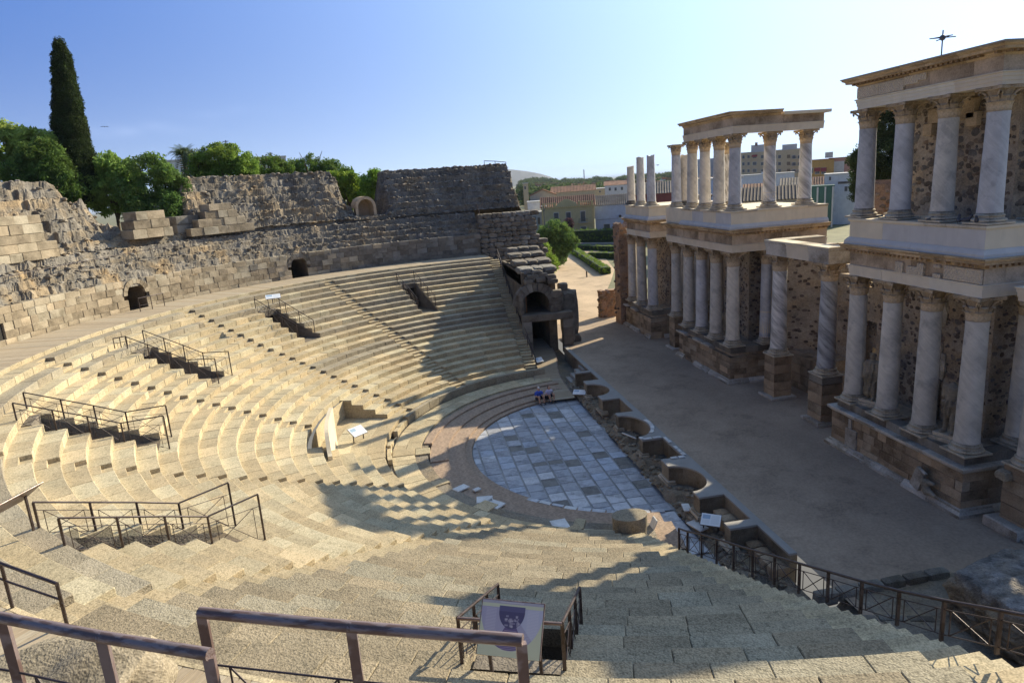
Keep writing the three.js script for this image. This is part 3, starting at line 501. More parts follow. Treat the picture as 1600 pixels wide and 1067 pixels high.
// rubble ground in the trench at the foot of that wall
{
  const b = new QB(), n = 150, m = 9, Y = (x, z) => 0.12 + 0.34 * sstep(-0.75, -0.15, x) + 0.22 * (fbm(x * 2.2, z * 2.2, 1, 4) - 0.5) - 0.3 * sstep(0.62, 0.7, vnoise(x * 0.9 + 4, z * 0.55, 7));
  for (let i = 0; i < n; i++) for (let j = 0; j < m; j++) { const x = (q) => lerp(-0.6, 1.05, q / m), z = (q) => lerp(-12, 19, q / n); b.q(...[[j, i], [j + 1, i], [j + 1, i + 1], [j, i + 1]].map(([p, q]) => [x(p), Y(x(p), z(q)), z(q)])); }
  struct('trench_ground', b.geo(), M.dirt);
  const L = []; for (let i = 0; i < 420; i++) { const x = rr(-0.62, 0.7), z = rr(-10.5, 17), s = rr(0.06, 0.26), q = roughStone(s * 1.3, s * 0.7, s, i, 0.2, 1); q.rotateY(rr(0, 6)); q.translate(x, Y(x, z) + s * 0.12, z); const k = rr(0.7, 1.25); L.push(paint(q, [k, k * 0.97, k * 0.93])); }
  const t = single('trench_rubble', merge(L), M.rubble, 'loose stones lying in the trench at the foot of the niche wall', 'rubble'); t.userData.kind = 'stuff';
  for (const [x, z, w, d, tu] of [[-0.45, 11.4, 0.5, 0.9, 0.3], [-0.35, -8.3, 0.4, 0.5, 0.2], [0.1, 0.9, 0.1, 1.2, 0.4], [-0.3, 9.9, 0.35, 0.7, -0.2]]) { const s = bbox(w, 0.07, d, 0.015, x * 9); s.rotateY(tu); single('marble_fragment', s, M.whitemarble, 'broken white marble piece lying in the trench ' + { 11.4: 'beside the blue panel at the near end', '-8.3': 'beside the small blue panel by the ramp', 0.9: 'in the middle curved niche', 9.9: 'below the curved niche nearest the rail' }[z], 'marble fragment').position.set(x, Y(x, z) + 0.06, z); }
}

// ------------------------------------------------------------------ classical pieces
// prism between two stations of one run of a path; profile = [[out, y] ...]
function prism(prof, A, B, n, mA, mB, dir, off) {
  const b = new QB(), P = ([o, y], E, m, s) => [E[0] + n[0] * o + dir[0] * m * o * s, y, E[1] + n[1] * o + dir[1] * m * o * s];
  const a = prof.map((q) => P(q, A, mA, -1)), c = prof.map((q) => P(q, B, mB, 1));
  for (let i = 0; i < prof.length; i++) { const j = (i + 1) % prof.length; b.q(a[i], c[i], c[j], a[j]); }
  const tr = THREE.ShapeUtils.triangulateShape(prof.map((q) => new THREE.Vector2(...q)), []);
  for (const [i, j, k] of tr) { b.tri(a[i], a[j], a[k]); b.tri(c[i], c[k], c[j]); }
  return b.geo(off);
}
function sweep(root, name, prof, path, mats, len = 1.8, gap = 0.008, keep = () => true) {
  const dirs = path.slice(1).map((p, i) => { const d = [p[0] - path[i][0], p[1] - path[i][1]], L = Math.hypot(...d); return { d: [d[0] / L, d[1] / L], L }; });
  dirs.forEach(({ d, L }, i) => {
    const n = [-d[1], d[0]], miter = (j) => { if (!dirs[j]) return 0; const o = dirs[j].d, cr = j < i ? o[0] * d[1] - o[1] * d[0] : d[0] * o[1] - d[1] * o[0]; return cr > 0 ? -1 : cr < 0 ? 1 : 0; };
    let s = 0; const cnt = Math.max(1, Math.round(L / len)), cuts = Array.from({ length: cnt + 1 }, (_, q) => (q && q < cnt ? (L * q) / cnt + rr(-0.2, 0.2) * (L / cnt) : (L * q) / cnt));
    for (let q = 0; q < cnt; q++) {
      s = cuts[q] + (q ? gap / 2 : 0); const e = cuts[q + 1] - (q < cnt - 1 ? gap / 2 : 0), A = [path[i][0] + d[0] * s, path[i][1] + d[1] * s], B = [path[i][0] + d[0] * e, path[i][1] + d[1] * e];
      if (!keep(A, B, i, q)) continue;
      const j = rr(-0.006, 0.006), pr = prof.map(([o, y]) => [o + (o > -0.3 ? j : 0), y]);
      part(name, prism(pr, A, B, n, q === 0 ? -miter(i - 1) * -1 : 0, q === cnt - 1 ? miter(i + 1) : 0, d, i * 31 + q * 7 + 1), Array.isArray(mats) ? pick(mats) : mats, root);
    }
  });
}
// wall of squared blocks on the outside of a path
function courses(root, name, path, ys, mats, lens, depth = 0.4, keep = () => true, gap = 0.012) {
  for (let i = 0; i + 1 < path.length; i++) {
    const [ax, az] = path[i], [bx, bz] = path[i + 1], L = Math.hypot(bx - ax, bz - az), d = [(bx - ax) / L, (bz - az) / L], n = [-d[1], d[0]];
    for (let c = 0; c + 1 < ys.length; c++) {
      let s = i % 2 === c % 2 ? 0 : 0.012;
      while (s < L - 0.05) {
        let w = pick(lens); if (L - s < w * 1.5) w = L - s;
        const m = s + w / 2, C = [ax + d[0] * m, az + d[1] * m], p = rr(-0.012, 0.02);
        if (keep(C, ys[c], i)) { const g = bbox(w - gap, ys[c + 1] - ys[c] - gap, depth, 0.012, i * 97 + c * 13 + Math.floor(s * 10) + 1); g.rotateY(-Math.atan2(d[1], d[0])); g.translate(C[0] + n[0] * (p - depth / 2), ys[c] + gap / 2, C[1] + n[1] * (p - depth / 2)); part(name, g, pick(mats), root); }
        s += w;
      }
    }
  }
}
const CAPG = (() => {                                                              // leafy capital, 1 m high, for a shaft of radius 0.5 at its foot
  const L = []; const bell = new THREE.LatheGeometry([[0.47, 0], [0.52, 0.04], [0.47, 0.07], [0.45, 0.35], [0.5, 0.62], [0.62, 0.86]].map((p) => new THREE.Vector2(...p)), 20); L.push(boxUV(bell));
  const leaf = (h, w, out, seed) => { const b = new QB(), n = 5, W = (t) => w * (0.75 + 0.5 * Math.sin(t * 2.6)) * (t > 0.9 ? 0.55 : 1), O = (t) => 0.03 + out * Math.pow(t, 2.6), Y = (t) => h * (t < 0.86 ? t : 0.86 - (t - 0.86) * 0.9); for (let i = 0; i < n; i++) { const a = i / n, c = (i + 1) / n, P = (t, s, k) => [s * W(t) * 0.5, Y(t), O(t) + k]; for (const s of [-1, 1]) b.q(P(a, 0, 0.05), P(c, 0, 0.05), P(c, s, 0), P(a, s, 0)); } void seed; return b.geo(); };
  for (let i = 0; i < 8; i++) { const g = leaf(0.42, 0.36, 0.2, i); g.translate(0, 0.06, 0.44); g.rotateY((i * Math.PI) / 4); L.push(g); const g2 = leaf(0.66, 0.34, 0.22, i); g2.translate(0, 0.08, 0.45); g2.rotateY(((i + 0.5) * Math.PI) / 4); L.push(g2); }
  for (let i = 0; i < 4; i++) for (const s of [-1, 1]) { const g = tube([[s * 0.1, 0.45, 0.46], [s * 0.08, 0.7, 0.6], [0.02 * s, 0.84, 0.82], [0.0, 0.78, 0.92], [0, 0.7, 0.86]], 0.05, 5); g.rotateY(((i + 0.5) * Math.PI) / 2); L.push(g); }
  for (let i = 0; i < 4; i++) { const g = new THREE.IcosahedronGeometry(0.09, 0); g.translate(0, 0.92, 0.62); g.rotateY((i * Math.PI) / 2); L.push(boxUV(g)); }
  const ab = []; for (let i = 0; i < 4; i++) for (let j = 0; j <= 6; j++) { const t = j / 6, x = lerp(-0.78, 0.78, t) * 0.94, z = 0.78 - 0.17 * Math.sin(Math.PI * t), a = (i * Math.PI) / 2; ab.push(new THREE.Vector2(x * Math.cos(a) + z * Math.sin(a), -x * Math.sin(a) + z * Math.cos(a))); }
  const e = new THREE.ExtrudeGeometry(new THREE.Shape(ab), { depth: 0.11, bevelEnabled: true, bevelSize: 0.02, bevelThickness: 0.02, bevelSegments: 1 }); e.rotateX(-Math.PI / 2); e.translate(0, 0.87, 0); L.push(boxUV(e));
  return merge(L);
})();
const CBASEG = (() => {
  const pts = [[0.5, 0.3]]; const tor = (r, y, k) => { for (let i = 0; i <= 6; i++) { const a = -Math.PI / 2 + (Math.PI * i) / 6; pts.unshift([r + k * Math.cos(a), y + k * Math.sin(a)]); } };
  const prof = [[0, 0.1], [0.62, 0.1]]; for (let i = 0; i <= 6; i++) { const a = -Math.PI / 2 + (Math.PI * i) / 6; prof.push([0.62 + 0.075 * Math.cos(a), 0.175 + 0.075 * Math.sin(a)]); } prof.push([0.58, 0.27], [0.56, 0.3], [0.57, 0.33]); for (let i = 0; i <= 5; i++) { const a = -Math.PI / 2 + (Math.PI * i) / 5; prof.push([0.555 + 0.045 * Math.cos(a), 0.38 + 0.045 * Math.sin(a)]); } prof.push([0.53, 0.44], [0.5, 0.5], [0, 0.5]); void tor;
  const l = new THREE.LatheGeometry(prof.map((p) => new THREE.Vector2(...p)), 24), q = bbox(1.4, 0.1, 1.4, 0.012); return merge([boxUV(l), q]);
})();
function shaftGeo(r0, r1, h, seed, broken) {
  const n = 14, seg = 22, b = new THREE.CylinderGeometry(1, 1, 1, seg, n), p = b.attributes.position, uv = b.attributes.uv;
  for (let i = 0; i < p.count; i++) { const t = clamp(p.getY(i) + 0.5), r = lerp(r0, r1, Math.pow(t, 1.35)) * (t < 0.02 || t > 0.985 ? 1.04 : 1), a = Math.atan2(p.getZ(i), p.getX(i)), q = Math.hypot(p.getX(i), p.getZ(i)) > 0.5 ? 1 : 0, d = 1 + 0.018 * (fbm(Math.cos(a) * 1.5 + seed, t * h * 0.8, Math.sin(a) * 1.5, 3) - 0.5); let y = t * h; if (broken && t > 0.97) y += 0.18 * (vnoise(Math.cos(a) * 2 + seed, Math.sin(a) * 2, 5) - 0.5); p.setXYZ(i, Math.cos(a) * r * d * q, y, Math.sin(a) * r * d * q); if (i < (seg + 1) * (n + 1)) uv.setXY(i, ((i % (seg + 1)) / seg) * 2.6 + seed, y + seed * 1.7); }
  b.computeVertexNormals(); return b;
}
let colN = 0;
function column(root, x, z, y0, y1, o = {}) {
  const g = grp('column', root), r = o.r ?? 0.44, k = colN++, ch = o.cap === false ? 0 : (o.ch ?? 0.98), bh = 0.5 * r * 2; g.position.set(x, y0, z); g.rotation.y = o.turn ?? 0;
  const bs = part('base', CBASEG, o.baseMat ?? M.cbase, g); bs.scale.setScalar(r * 2);
  const sh = part('shaft', shaftGeo(r, r * 0.86, y1 - y0 - ch - bh, k * 1.37, o.broken), colM[o.mat ?? k % 3], g); sh.position.y = bh; sh.rotation.y = k * 1.1;
  if (o.patch) { const p = part('repair', shaftGeo(r * 1.006, r * lerp(1, 0.87, o.patch), (y1 - y0 - ch - bh) * o.patch, k + 0.5), M.plaster, g); p.position.y = bh; }
  if (ch) { const c = part('capital', CAPG, M.capital, g); c.scale.set(r * 1.72, ch, r * 1.72); c.position.y = y1 - y0 - ch; c.rotation.y = (k % 2) * 0.0; }
  return g;
}
// rubble wall: mortar body with many rough stones set in its faces
function rubbleWall(root, x0, x1, y0, y1, z0, z1, faces, dens = 9, mat = M.mortar, stone = [0.2, 0.165, 0.14], big = 0.2) {
  part('wall_core', new QB().box(x0, y0, z0, x1, y1, z1).geo(), mat, root);
  const L = [];
  for (const f of faces) {
    const onX = f[0] === 'x', c = onX ? (f[1] === '-' ? x0 : x1) : f[1] === '-' ? z0 : z1, a0 = onX ? z0 : x0, a1 = onX ? z1 : x1, n = Math.min(700, Math.round((a1 - a0) * (y1 - y0) * dens));
    for (let i = 0; i < n; i++) {
      const s = big * (0.45 + 1.1 * rnd() * rnd()), g = roughStone(s * rr(0.9, 1.7), s * rr(0.7, 1.15), s * 0.5, i + colN, 0.2, 1), a = rr(a0 + s, a1 - s), y = rr(y0 + s, y1 - s), k = rr(0.55, 1.5), w = rr(0.9, 1.15);
      g.rotateZ(rr(-0.35, 0.35)); if (onX) g.rotateY(Math.PI / 2); g.translate(onX ? c + (f[1] === '-' ? 1 : -1) * s * 0.1 : a, y, onX ? a : c + (f[1] === '-' ? 1 : -1) * s * 0.1); L.push(paint(g, [stone[0] * k * w, stone[1] * k, (stone[2] * k) / w]));
    }
  }
  stuff(part('rubble_stone', merge(L), M.stones, root));
}
// the profiles, outwards from the wall face
const P_STEP = (y) => [[0.02, y], [0.24, y], [0.24, y + 0.17], [0.2, y + 0.2], [0.13, y + 0.27], [0.1, y + 0.34], [0.02, y + 0.36], [-0.35, y + 0.36], [-0.35, y]];
const P_LEDGE = (y) => [[-0.4, y - 0.04], [0.03, y - 0.04], [0.1, y + 0.03], [0.17, y + 0.08], [0.19, y + 0.2], [0.16, y + 0.22], [-0.4, y + 0.22]];
const P_ARCH = (y, h) => [[-0.75, y], [0, y], [0, y + h * 0.3], [0.025, y + h * 0.31], [0.025, y + h * 0.62], [0.055, y + h * 0.63], [0.055, y + h * 0.86], [0.1, y + h * 0.92], [0.1, y + h], [-0.75, y + h]];
const P_FRIEZE = (y, h) => [[-0.75, y], [0.0, y], [0.0, y + h], [-0.75, y + h]];
const P_CORN = (y, h, o = 0.42) => [[-0.75, y], [0.02, y], [0.08, y + h * 0.2], [0.1, y + h * 0.38], [o * 0.75, y + h * 0.45], [o * 0.78, y + h * 0.68], [o, y + h * 0.86], [o, y + h], [-0.75, y + h]];
function dentils(root, path, y, out, sp = 0.26) {
  const L = []; for (let i = 0; i + 1 < path.length; i++) { const [ax, az] = path[i], [bx, bz] = path[i + 1], D = Math.hypot(bx - ax, bz - az), d = [(bx - ax) / D, (bz - az) / D], n = [-d[1], d[0]], c = Math.floor(D / sp); for (let q = 0; q <= c; q++) { if (rnd() < 0.06) continue; const g = new THREE.BoxGeometry(0.12, 0.1, 0.2); g.rotateY(-Math.atan2(d[1], d[0])); g.translate(ax + d[0] * q * sp + n[0] * out, y, az + d[1] * q * sp + n[1] * out); L.push(boxUV(g)); } }
  stuff(part('dentil', merge(L), M.dentil, root));
}
const XS = 8.85, YL = 3.25, YC = 3.86, YA = 10.2, YP = 11.7, YU = 12.88, YE = 17.68;

// ------------------------------------------------------------------ the stage building
function stageBlock(name, label, z0, z1, o) {
  const ez = (z) => (z === z0 ? z0 + 0.68 : z);
  const g = thing(name, label, 'stage building'), xb = 15.6, path = [[xb, z0], [XS, z0], [XS, z1], [xb, z1]];
  if (o.noFar) path.shift();
  part('podium_core', new QB().box(XS + 0.3, 0.8, z0 + 0.3, xb, YC - 0.12, z1 - 0.3).geo(), M.mortar, g);
  courses(g, 'podium_block', path, [ST - 0.25, ST + 0.16, ST + 0.58, ST + 1.0, ST + 1.42, YL - 0.03], podM, [0.55, 0.75, 0.95, 1.2], 0.35);
  sweep(g, 'plinth_step', P_STEP(ST - 0.05), path, [...marbLightM, M.cbase], 1.3, 0.02, () => rnd() > (o.ruin ? 0.38 : 0.04));
  sweep(g, 'ledge_slab', P_LEDGE(YL), path, marbLightM, 1.5, 0.015, () => rnd() > (o.ruin ? 0.55 : 0.02));
  const pin = path.map(([x, z], i) => [x + (x < 10 ? 0.16 : 0), z + (i < path.length / 2 ? 0.16 : -0.16)]);
  sweep(g, 'base_course', [[0, YL + 0.18], [0, YC], [-0.6, YC], [-0.6, YL + 0.18]], pin, ashDarkM, 0.9, 0.012);
  // lower order
  const zs = o.cols, cm = o.mats;
  zs.forEach((z, i) => column(g, 9.42, z, YC, YA, { mat: cm[i], r: 0.45 }));
  for (const x of [11.75, 14.1]) { column(g, x, z1 - 0.55, YC, YA, { mat: cm[(x > 12 ? 1 : 0) + 1] ?? 0, r: 0.44, patch: o.patch && x < 12 ? 0.36 : 0 }); if (!o.noFar) column(g, x, z0 + 0.7, YC, YA, { mat: 1, r: 0.42 }); }
  const ent = [...path].map(([x, z]) => [x > 12 ? xb : x + 0.1, ez(z)]), a0 = ent;
  sweep(g, 'architrave_block', P_ARCH(YA, 0.5), a0, archM, 2.35, 0.01);
  sweep(g, 'frieze_block', P_FRIEZE(YA + 0.5, 0.58), a0.map(([x, z]) => [x, z]), friezeM, 1.2, 0.008);
  sweep(g, 'cornice_block', P_CORN(YA + 1.08, 0.42), a0, [M.cornice], 1.5, 0.015, () => rnd() > (o.ruin ? 0.12 : 0.0));
  dentils(g, a0, YA + 1.2, 0.17);
  part('upper_floor', new QB().box(XS + 0.7, YA + 0.12, z0 + 1.3, xb, YP, z1 - 0.6).geo(), M.mortar, g);
  // inner walls
  const c0 = z0 + (o.c0 ?? 1.5), c1 = z1 - (o.c1 ?? 1.9);
  rubbleWall(g, 11.3, xb - 0.4, YC - 0.12, YA + 0.1, c0, c1, ['x-', 'z+'], 13);
  // second floor podium
  const up = path.map(([x, z], i) => [x < 10 ? x + 0.02 : xb, ez(z)]);
  sweep(g, 'upper_plinth', [[-0.5, YP], [0.17, YP], [0.16, YP + 0.13], [0.08, YP + 0.24], [0.02, YP + 0.3], [-0.5, YP + 0.3]], up, [M.bluemarble], 1.9, 0.006);
  sweep(g, 'upper_podium_panel', [[-0.5, YP + 0.3], [0.0, YP + 0.3], [0.0, YU - 0.16], [-0.5, YU - 0.16]], up, o.ruin2 ? [M.plaster, M.plaster, M.bluemarble] : [M.plaster, M.plaster, M.plasterpale, M.bluemarble], 2.1, 0.006);
  sweep(g, 'upper_podium_cap', [[-0.5, YU - 0.16], [0.03, YU - 0.16], [0.07, YU - 0.1], [0.07, YU - 0.02], [-0.5, YU - 0.02]], up, [M.plaster, M.cbase], 1.6, 0.01);
  part('upper_podium_fill', new QB().box(XS + 0.45, YP, z0 + 1.15, xb, YU - 0.03, z1 - 0.45).geo(), M.plaster, g);
  return g;
}
const RB = stageBlock('stage_block', 'two storey colonnaded stage block with full roof cornice, nearest the camera', 7.12, 15.33, { cols: [7.92, 10.24, 12.48, 14.76], mats: [0, 0, 0, 0], c0: 1.4, c1: 1.7 });
{
  const path = [[15.6, 7.82], [XS, 7.82], [XS, 15.33], [15.6, 15.33]].map(([x, z]) => [x < 10 ? x + 0.1 : x, z]);
  [7.98, 10.28, 12.6, 14.84].forEach((z, i) => column(RB, 9.42, z, YU, YE, { mat: [1, 1, 0, 1][i], r: 0.41, ch: 0.86 }));
  column(RB, 11.4, 7.98, YU, YE, { mat: 2, r: 0.38, ch: 0.86 }); column(RB, 11.75, 14.8, YU, YE, { mat: 0, r: 0.4, ch: 0.86 });
  sweep(RB, 'architrave_block', P_ARCH(YE, 0.44), path, archM, 2.3, 0.01);
  sweep(RB, 'frieze_block', P_FRIEZE(YE + 0.44, 0.52), path, friezeM, 1.4, 0.006);
  sweep(RB, 'cornice_block', P_CORN(YE + 0.96, 0.36, 0.5), path, [M.cornice], 1.6, 0.012);
  dentils(RB, path, YE + 1.08, 0.19, 0.24);
  sweep(RB, 'roof_slab', [[-0.8, YE + 1.32], [0.54, YE + 1.32], [0.54, YE + 1.37], [-0.8, YE + 1.44]], path, [M.coping], 1.7, 0.012);
  part('roof_fill', new QB().box(XS + 0.8, YE + 0.1, 8.5, 15.6, YE + 1.35, 14.7).geo(), M.mortar, RB);
  // carved lengths of frieze
  const cv = (z0, z1, y0, y1, pr = 0.05) => { const q = bbox(0.22, y1 - y0, z1 - z0, 0.02, z0 * 5); q.translate(XS + 0.1 - pr + 0.09, y0, (z0 + z1) / 2); return part('carved_panel', q, M.carved, RB); };
  cv(7.84, 9.2, YE + 0.46, YE + 0.94); cv(9.22, 10.7, YE + 0.46, YE + 0.94); cv(10.72, 11.5, YE + 0.62, YE + 0.96); cv(11.5, 11.9, YE + 0.7, YE + 0.96, 0.04);
  cv(13.55, 15.3, YA + 0.52, YA + 1.06, 0.07); cv(10.9, 11.35, YA + 0.5, YA + 0.95, 0.08); cv(11.55, 12.2, YA + 0.5, YA + 0.82, 0.06); cv(12.15, 12.5, YA + 0.5, YA + 1.0, 0.08); cv(13.0, 13.4, YA + 0.5, YA + 0.68, 0.08); cv(13.0, 13.35, YA + 0.9, YA + 1.02, 0.06);
  rubbleWall(RB, 11.3, 15.2, YU - 0.05, YE + 0.12, 8.25, 13.9, ['x-', 'z+'], 17, M.mortar, [0.22, 0.185, 0.15], 0.24);
  for (const [y, z, s] of [[16.7, 9.6, 0.5], [17.2, 9.9, 0.6], [16.9, 11.9, 0.55], [17.2, 11.6, 0.8]]) { const q = bbox(0.3, s, s, 0.03, z * 3); q.translate(11.2, y - 0.4, z); part('wall_bracket', q, M.capital, RB); }
  // marble fragments fixed on the lower wall
  for (const [y, z, w, h] of [[8.7, 11.0, 0.6, 1.2], [9.1, 12.9, 0.75, 1.5], [7.4, 12.7, 0.45, 0.9], [6.4, 12.9, 0.45, 0.6], [5.6, 12.6, 0.5, 0.85], [7.0, 11.0, 0.35, 0.7], [6.3, 11.3, 0.3, 1.1]]) { const q = roughStone(0.12, h, w, z * 7 + y, 0.25, 2); q.translate(11.24, y, z); part('wall_fragment', q, M.cbase, RB); }
  const st = bbox(0.14, 1.9, 0.75, 0.04, 4); st.translate(11.1, YC - 0.1, 10.9); part('leaning_slab', st, M.cbase, RB); const st2 = bbox(0.3, 0.5, 0.8, 0.04, 5); st2.translate(11.0, YC - 0.12, 10.9); part('slab_foot', st2, ashDarkM[0], RB);
  const pn = bbox(0.1, 0.95, 0.8, 0.02, 9); pn.translate(XS - 0.03, ST + 0.32, 8.7); part('marble_panel', pn, marbLightM[0], RB); const pn2 = bbox(0.1, 0.5, 0.2, 0.02, 9); pn2.translate(XS - 0.03, ST + 1.28, 8.6); part('marble_panel', pn2, marbLightM[1], RB);
}
const MB = stageBlock('stage_block', 'middle colonnaded stage block with slender upper columns holding a broken roof beam', -12.1, -3.8, { cols: [-11.5, -9.25, -6.95, -4.55], mats: [0, 1, 0, 2], c0: 2.6, c1: 2.1, ruin: true, ruin2: true, patch: true });
{
  const front = [[XS + 0.1, -11.2], [XS + 0.1, -3.8], [15.1, -3.8]];
  [-10.75, -8.7, -6.6, -4.4].forEach((z, i) => column(MB, 9.42, z, YU, YE - 0.1, { mat: [0, 2, 0, 1][i], r: 0.4, ch: 0.86 }));
  column(MB, 11.8, -4.4, YU, YE - 0.1, { mat: 3, r: 0.41, ch: 0.86, patch: 0.16 }); column(MB, 14.3, -4.4, YU, YE - 0.1, { mat: 3, r: 0.42, ch: 0.86 }); column(MB, 11.5, -9.4, YU, 17.3, { mat: 3, r: 0.34, ch: 0.8 });
  sweep(MB, 'architrave_block', P_ARCH(YE - 0.1, 0.44), front, archM, 2.35, 0.012);
  sweep(MB, 'frieze_block', P_FRIEZE(YE + 0.34, 0.5), front, friezeM, 1.5, 0.01);
  sweep(MB, 'cornice_block', P_CORN(YE + 0.84, 0.34, 0.46), front, [M.cornice], 1.6, 0.03, (A, B, i) => !(i === 1 && B[0] > 12.2));
  sweep(MB, 'cornice_bed', [[-0.75, YE + 0.84], [0.3, YE + 0.84], [0.32, YE + 1.02], [-0.75, YE + 1.02]], [[12.2, -3.8], [15.4, -3.8]], [M.plaster], 1.6, 0.01);
}
const FB = stageBlock('stage_block', 'far colonnaded stage block carrying three broken column stumps, beside the dirt path', -24.8, -18.2, { cols: [-24.2, -21.75, -19.05], mats: [0, 0, 1], c0: 1.2, c1: 1.6, ruin: true });
[[-24.05, 16.3, 2], [-21.5, 16.95, 0], [-18.98, 17.0, 1]].forEach(([z, y, m]) => column(FB, 9.42, z, YU, y, { mat: m, r: 0.37, cap: false, broken: true, baseMat: m === 2 ? ashDarkM[0] : M.cbase }));
// side door between far and middle block: pier columns and short beam
function pier(root, x, z, w, h, mats, foot = true) {
  const n = Math.round((h - ST) / 0.55); for (let i = 0; i < n; i++) { const g = bbox(w * rr(0.97, 1.02), (h - ST) / n - 0.012, w * rr(0.97, 1.02), 0.02, x * 3 + z + i * 5); g.translate(x, ST + ((h - ST) * i) / n, z); part('pier_block', g, pick(mats), root); }
  if (foot) { const f = bbox(w + 0.5, 0.2, w + 0.5, 0.04, z + 3); f.translate(x, ST - 0.05, z); part('pier_foot', f, pick(marbLightM), root); }
}
{
  const g = thing('side_door_porch', 'slim column on a brown pier at the doorway between far and middle stage blocks', 'porch');
  pier(g, 9.75, -14.4, 1.1, 4.15, podM); column(g, 9.55, -14.2, 4.15, YA, { mat: 0, r: 0.42 }); column(g, 11.2, -14.6, 4.15, YA, { mat: 1, r: 0.38 }); part('pier_back', bbox(1, 2.74, 1, 0.02, 3).translate(11.2, ST, -14.6), podM[2], g);
  const p = [[11.9, -14.75], [9.0, -14.75], [9.0, -11.5]]; sweep(g, 'architrave_block', P_ARCH(YA, 0.5), p, archM, 2, 0.01); sweep(g, 'frieze_block', P_FRIEZE(YA + 0.5, 0.58), p, friezeM, 1.3, 0.01); sweep(g, 'cornice_block', P_CORN(YA + 1.08, 0.4), p, [M.cornice], 1.4, 0.02);
  sweep(g, 'upper_podium_panel', [[-0.5, YP], [0.02, YP], [0.02, YU - 0.03], [-0.5, YU - 0.03]], p, [M.plaster], 2, 0.01); part('fill', new QB().box(9.5, YA + 0.1, -14.4, 12, YU - 0.04, -11.6).geo(), M.mortar, g);
  column(g, 9.6, -14.1, YU, 17.55, { mat: 1, r: 0.38, ch: 0.8 }); column(g, 10.4, -14.3, YU, 16.72, { mat: 2, r: 0.4, cap: false, broken: true, baseMat: ashDarkM[0] });
}
{
  const g = thing('central_door_porch', 'two dark veined columns on tall block piers carrying a pale beam before the curved recess', 'porch');
  pier(g, 10.35, -0.5, 1.15, 4.1, podM); pier(g, 10.35, 4.28, 1.25, 3.7, podM); const bl = bbox(1.2, 0.42, 1.2, 0.04, 8); bl.translate(10.35, 3.7, 4.28); part('dark_plinth', bl, ashDarkM[3], g);
  column(g, 10.35, -0.5, 4.1, YA + 0.1, { mat: 3, r: 0.47 }); column(g, 10.35, 4.28, 4.12, YA + 0.1, { mat: 4, r: 0.47 });
  const p = [[13.2, -1.15], [9.8, -1.15], [9.8, 4.95], [15.5, 4.95]]; sweep(g, 'architrave_block', P_ARCH(YA + 0.1, 0.8), p, [archM[1], archM[2], marbLightM[0]], 2.4, 0.012);
  sweep(g, 'top_slab', [[-0.8, YA + 0.9], [0.08, YA + 0.9], [0.1, YA + 0.98], [-0.8, YA + 0.98]], p, [M.plasterpale, M.cbase], 1.6, 0.02);
  const w = bbox(0.5, 0.25, 1.4, 0.04, 3); w.translate(9.7, ST - 0.02, 4.4); part('fallen_slab', w, marbLightM[2], g);
}
{
  const g = thing('exedra_wall', 'curved masonry wall of the recess behind the central columns, near half painted with orange bounce light', 'wall'), b = new QB(), b2 = new QB(), n = 20;
  const P = (i, y, r) => { const t = lerp(-Math.PI / 2, Math.PI / 2, i / n); return [11.6 + (3.2 + r) * Math.cos(t), y, 1.65 + (5.2 + r) * Math.sin(t)]; };
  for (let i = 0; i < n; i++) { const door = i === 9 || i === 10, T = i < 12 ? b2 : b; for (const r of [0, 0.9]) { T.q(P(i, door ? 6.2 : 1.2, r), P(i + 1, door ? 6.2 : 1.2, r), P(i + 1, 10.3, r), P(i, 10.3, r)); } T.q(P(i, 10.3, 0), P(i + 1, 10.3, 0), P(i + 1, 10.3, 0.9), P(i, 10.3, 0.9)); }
  part('wall_face', b.geo(), M.orange, g); part('far_wall_face', b2.geo(), M.mortar, g);  // near face is orange: warm bounce light put into its colour
  courses(g, 'podium_block', [[12.3, -3.7], [12.3, 0.6]], [ST - 0.2, ST + 0.4, ST + 1.0, ST + 1.6, 3.6], podM, [0.7, 0.95], 0.6); courses(g, 'podium_block', [[12.3, 2.6], [12.3, 7.0]], [ST - 0.2, ST + 0.4, ST + 1.0, ST + 1.6, 3.6], podM, [0.7, 0.95], 0.6);
  part('podium_fill', new QB().box(12.4, 0.8, -3.7, 14.5, 3.58, 0.6).geo(), M.mortar, g); part('podium_fill', new QB().box(12.4, 0.8, 2.6, 14.5, 3.58, 7).geo(), M.mortar, g);
  const L = []; for (let i = 0; i < 260; i++) { const t = rr(-1.5, 1.5), s = rr(0.07, 0.2), q = roughStone(s * 1.6, s, s * 0.6, i, 0.2, 1); q.rotateY(-t + Math.PI / 2); q.translate(11.6 + 3.19 * Math.cos(t), rr(3.6, 10), 1.65 + 5.19 * Math.sin(t)); const k = rr(0.5, 1.2); L.push(paint(q, t > 0.3 ? [0.5 * k, 0.24 * k, 0.1 * k] : [0.22 * k, 0.17 * k, 0.14 * k])); } stuff(part('rubble_stone', merge(L), M.stones, g));  // stones on the near side carry the same painted bounce light
}
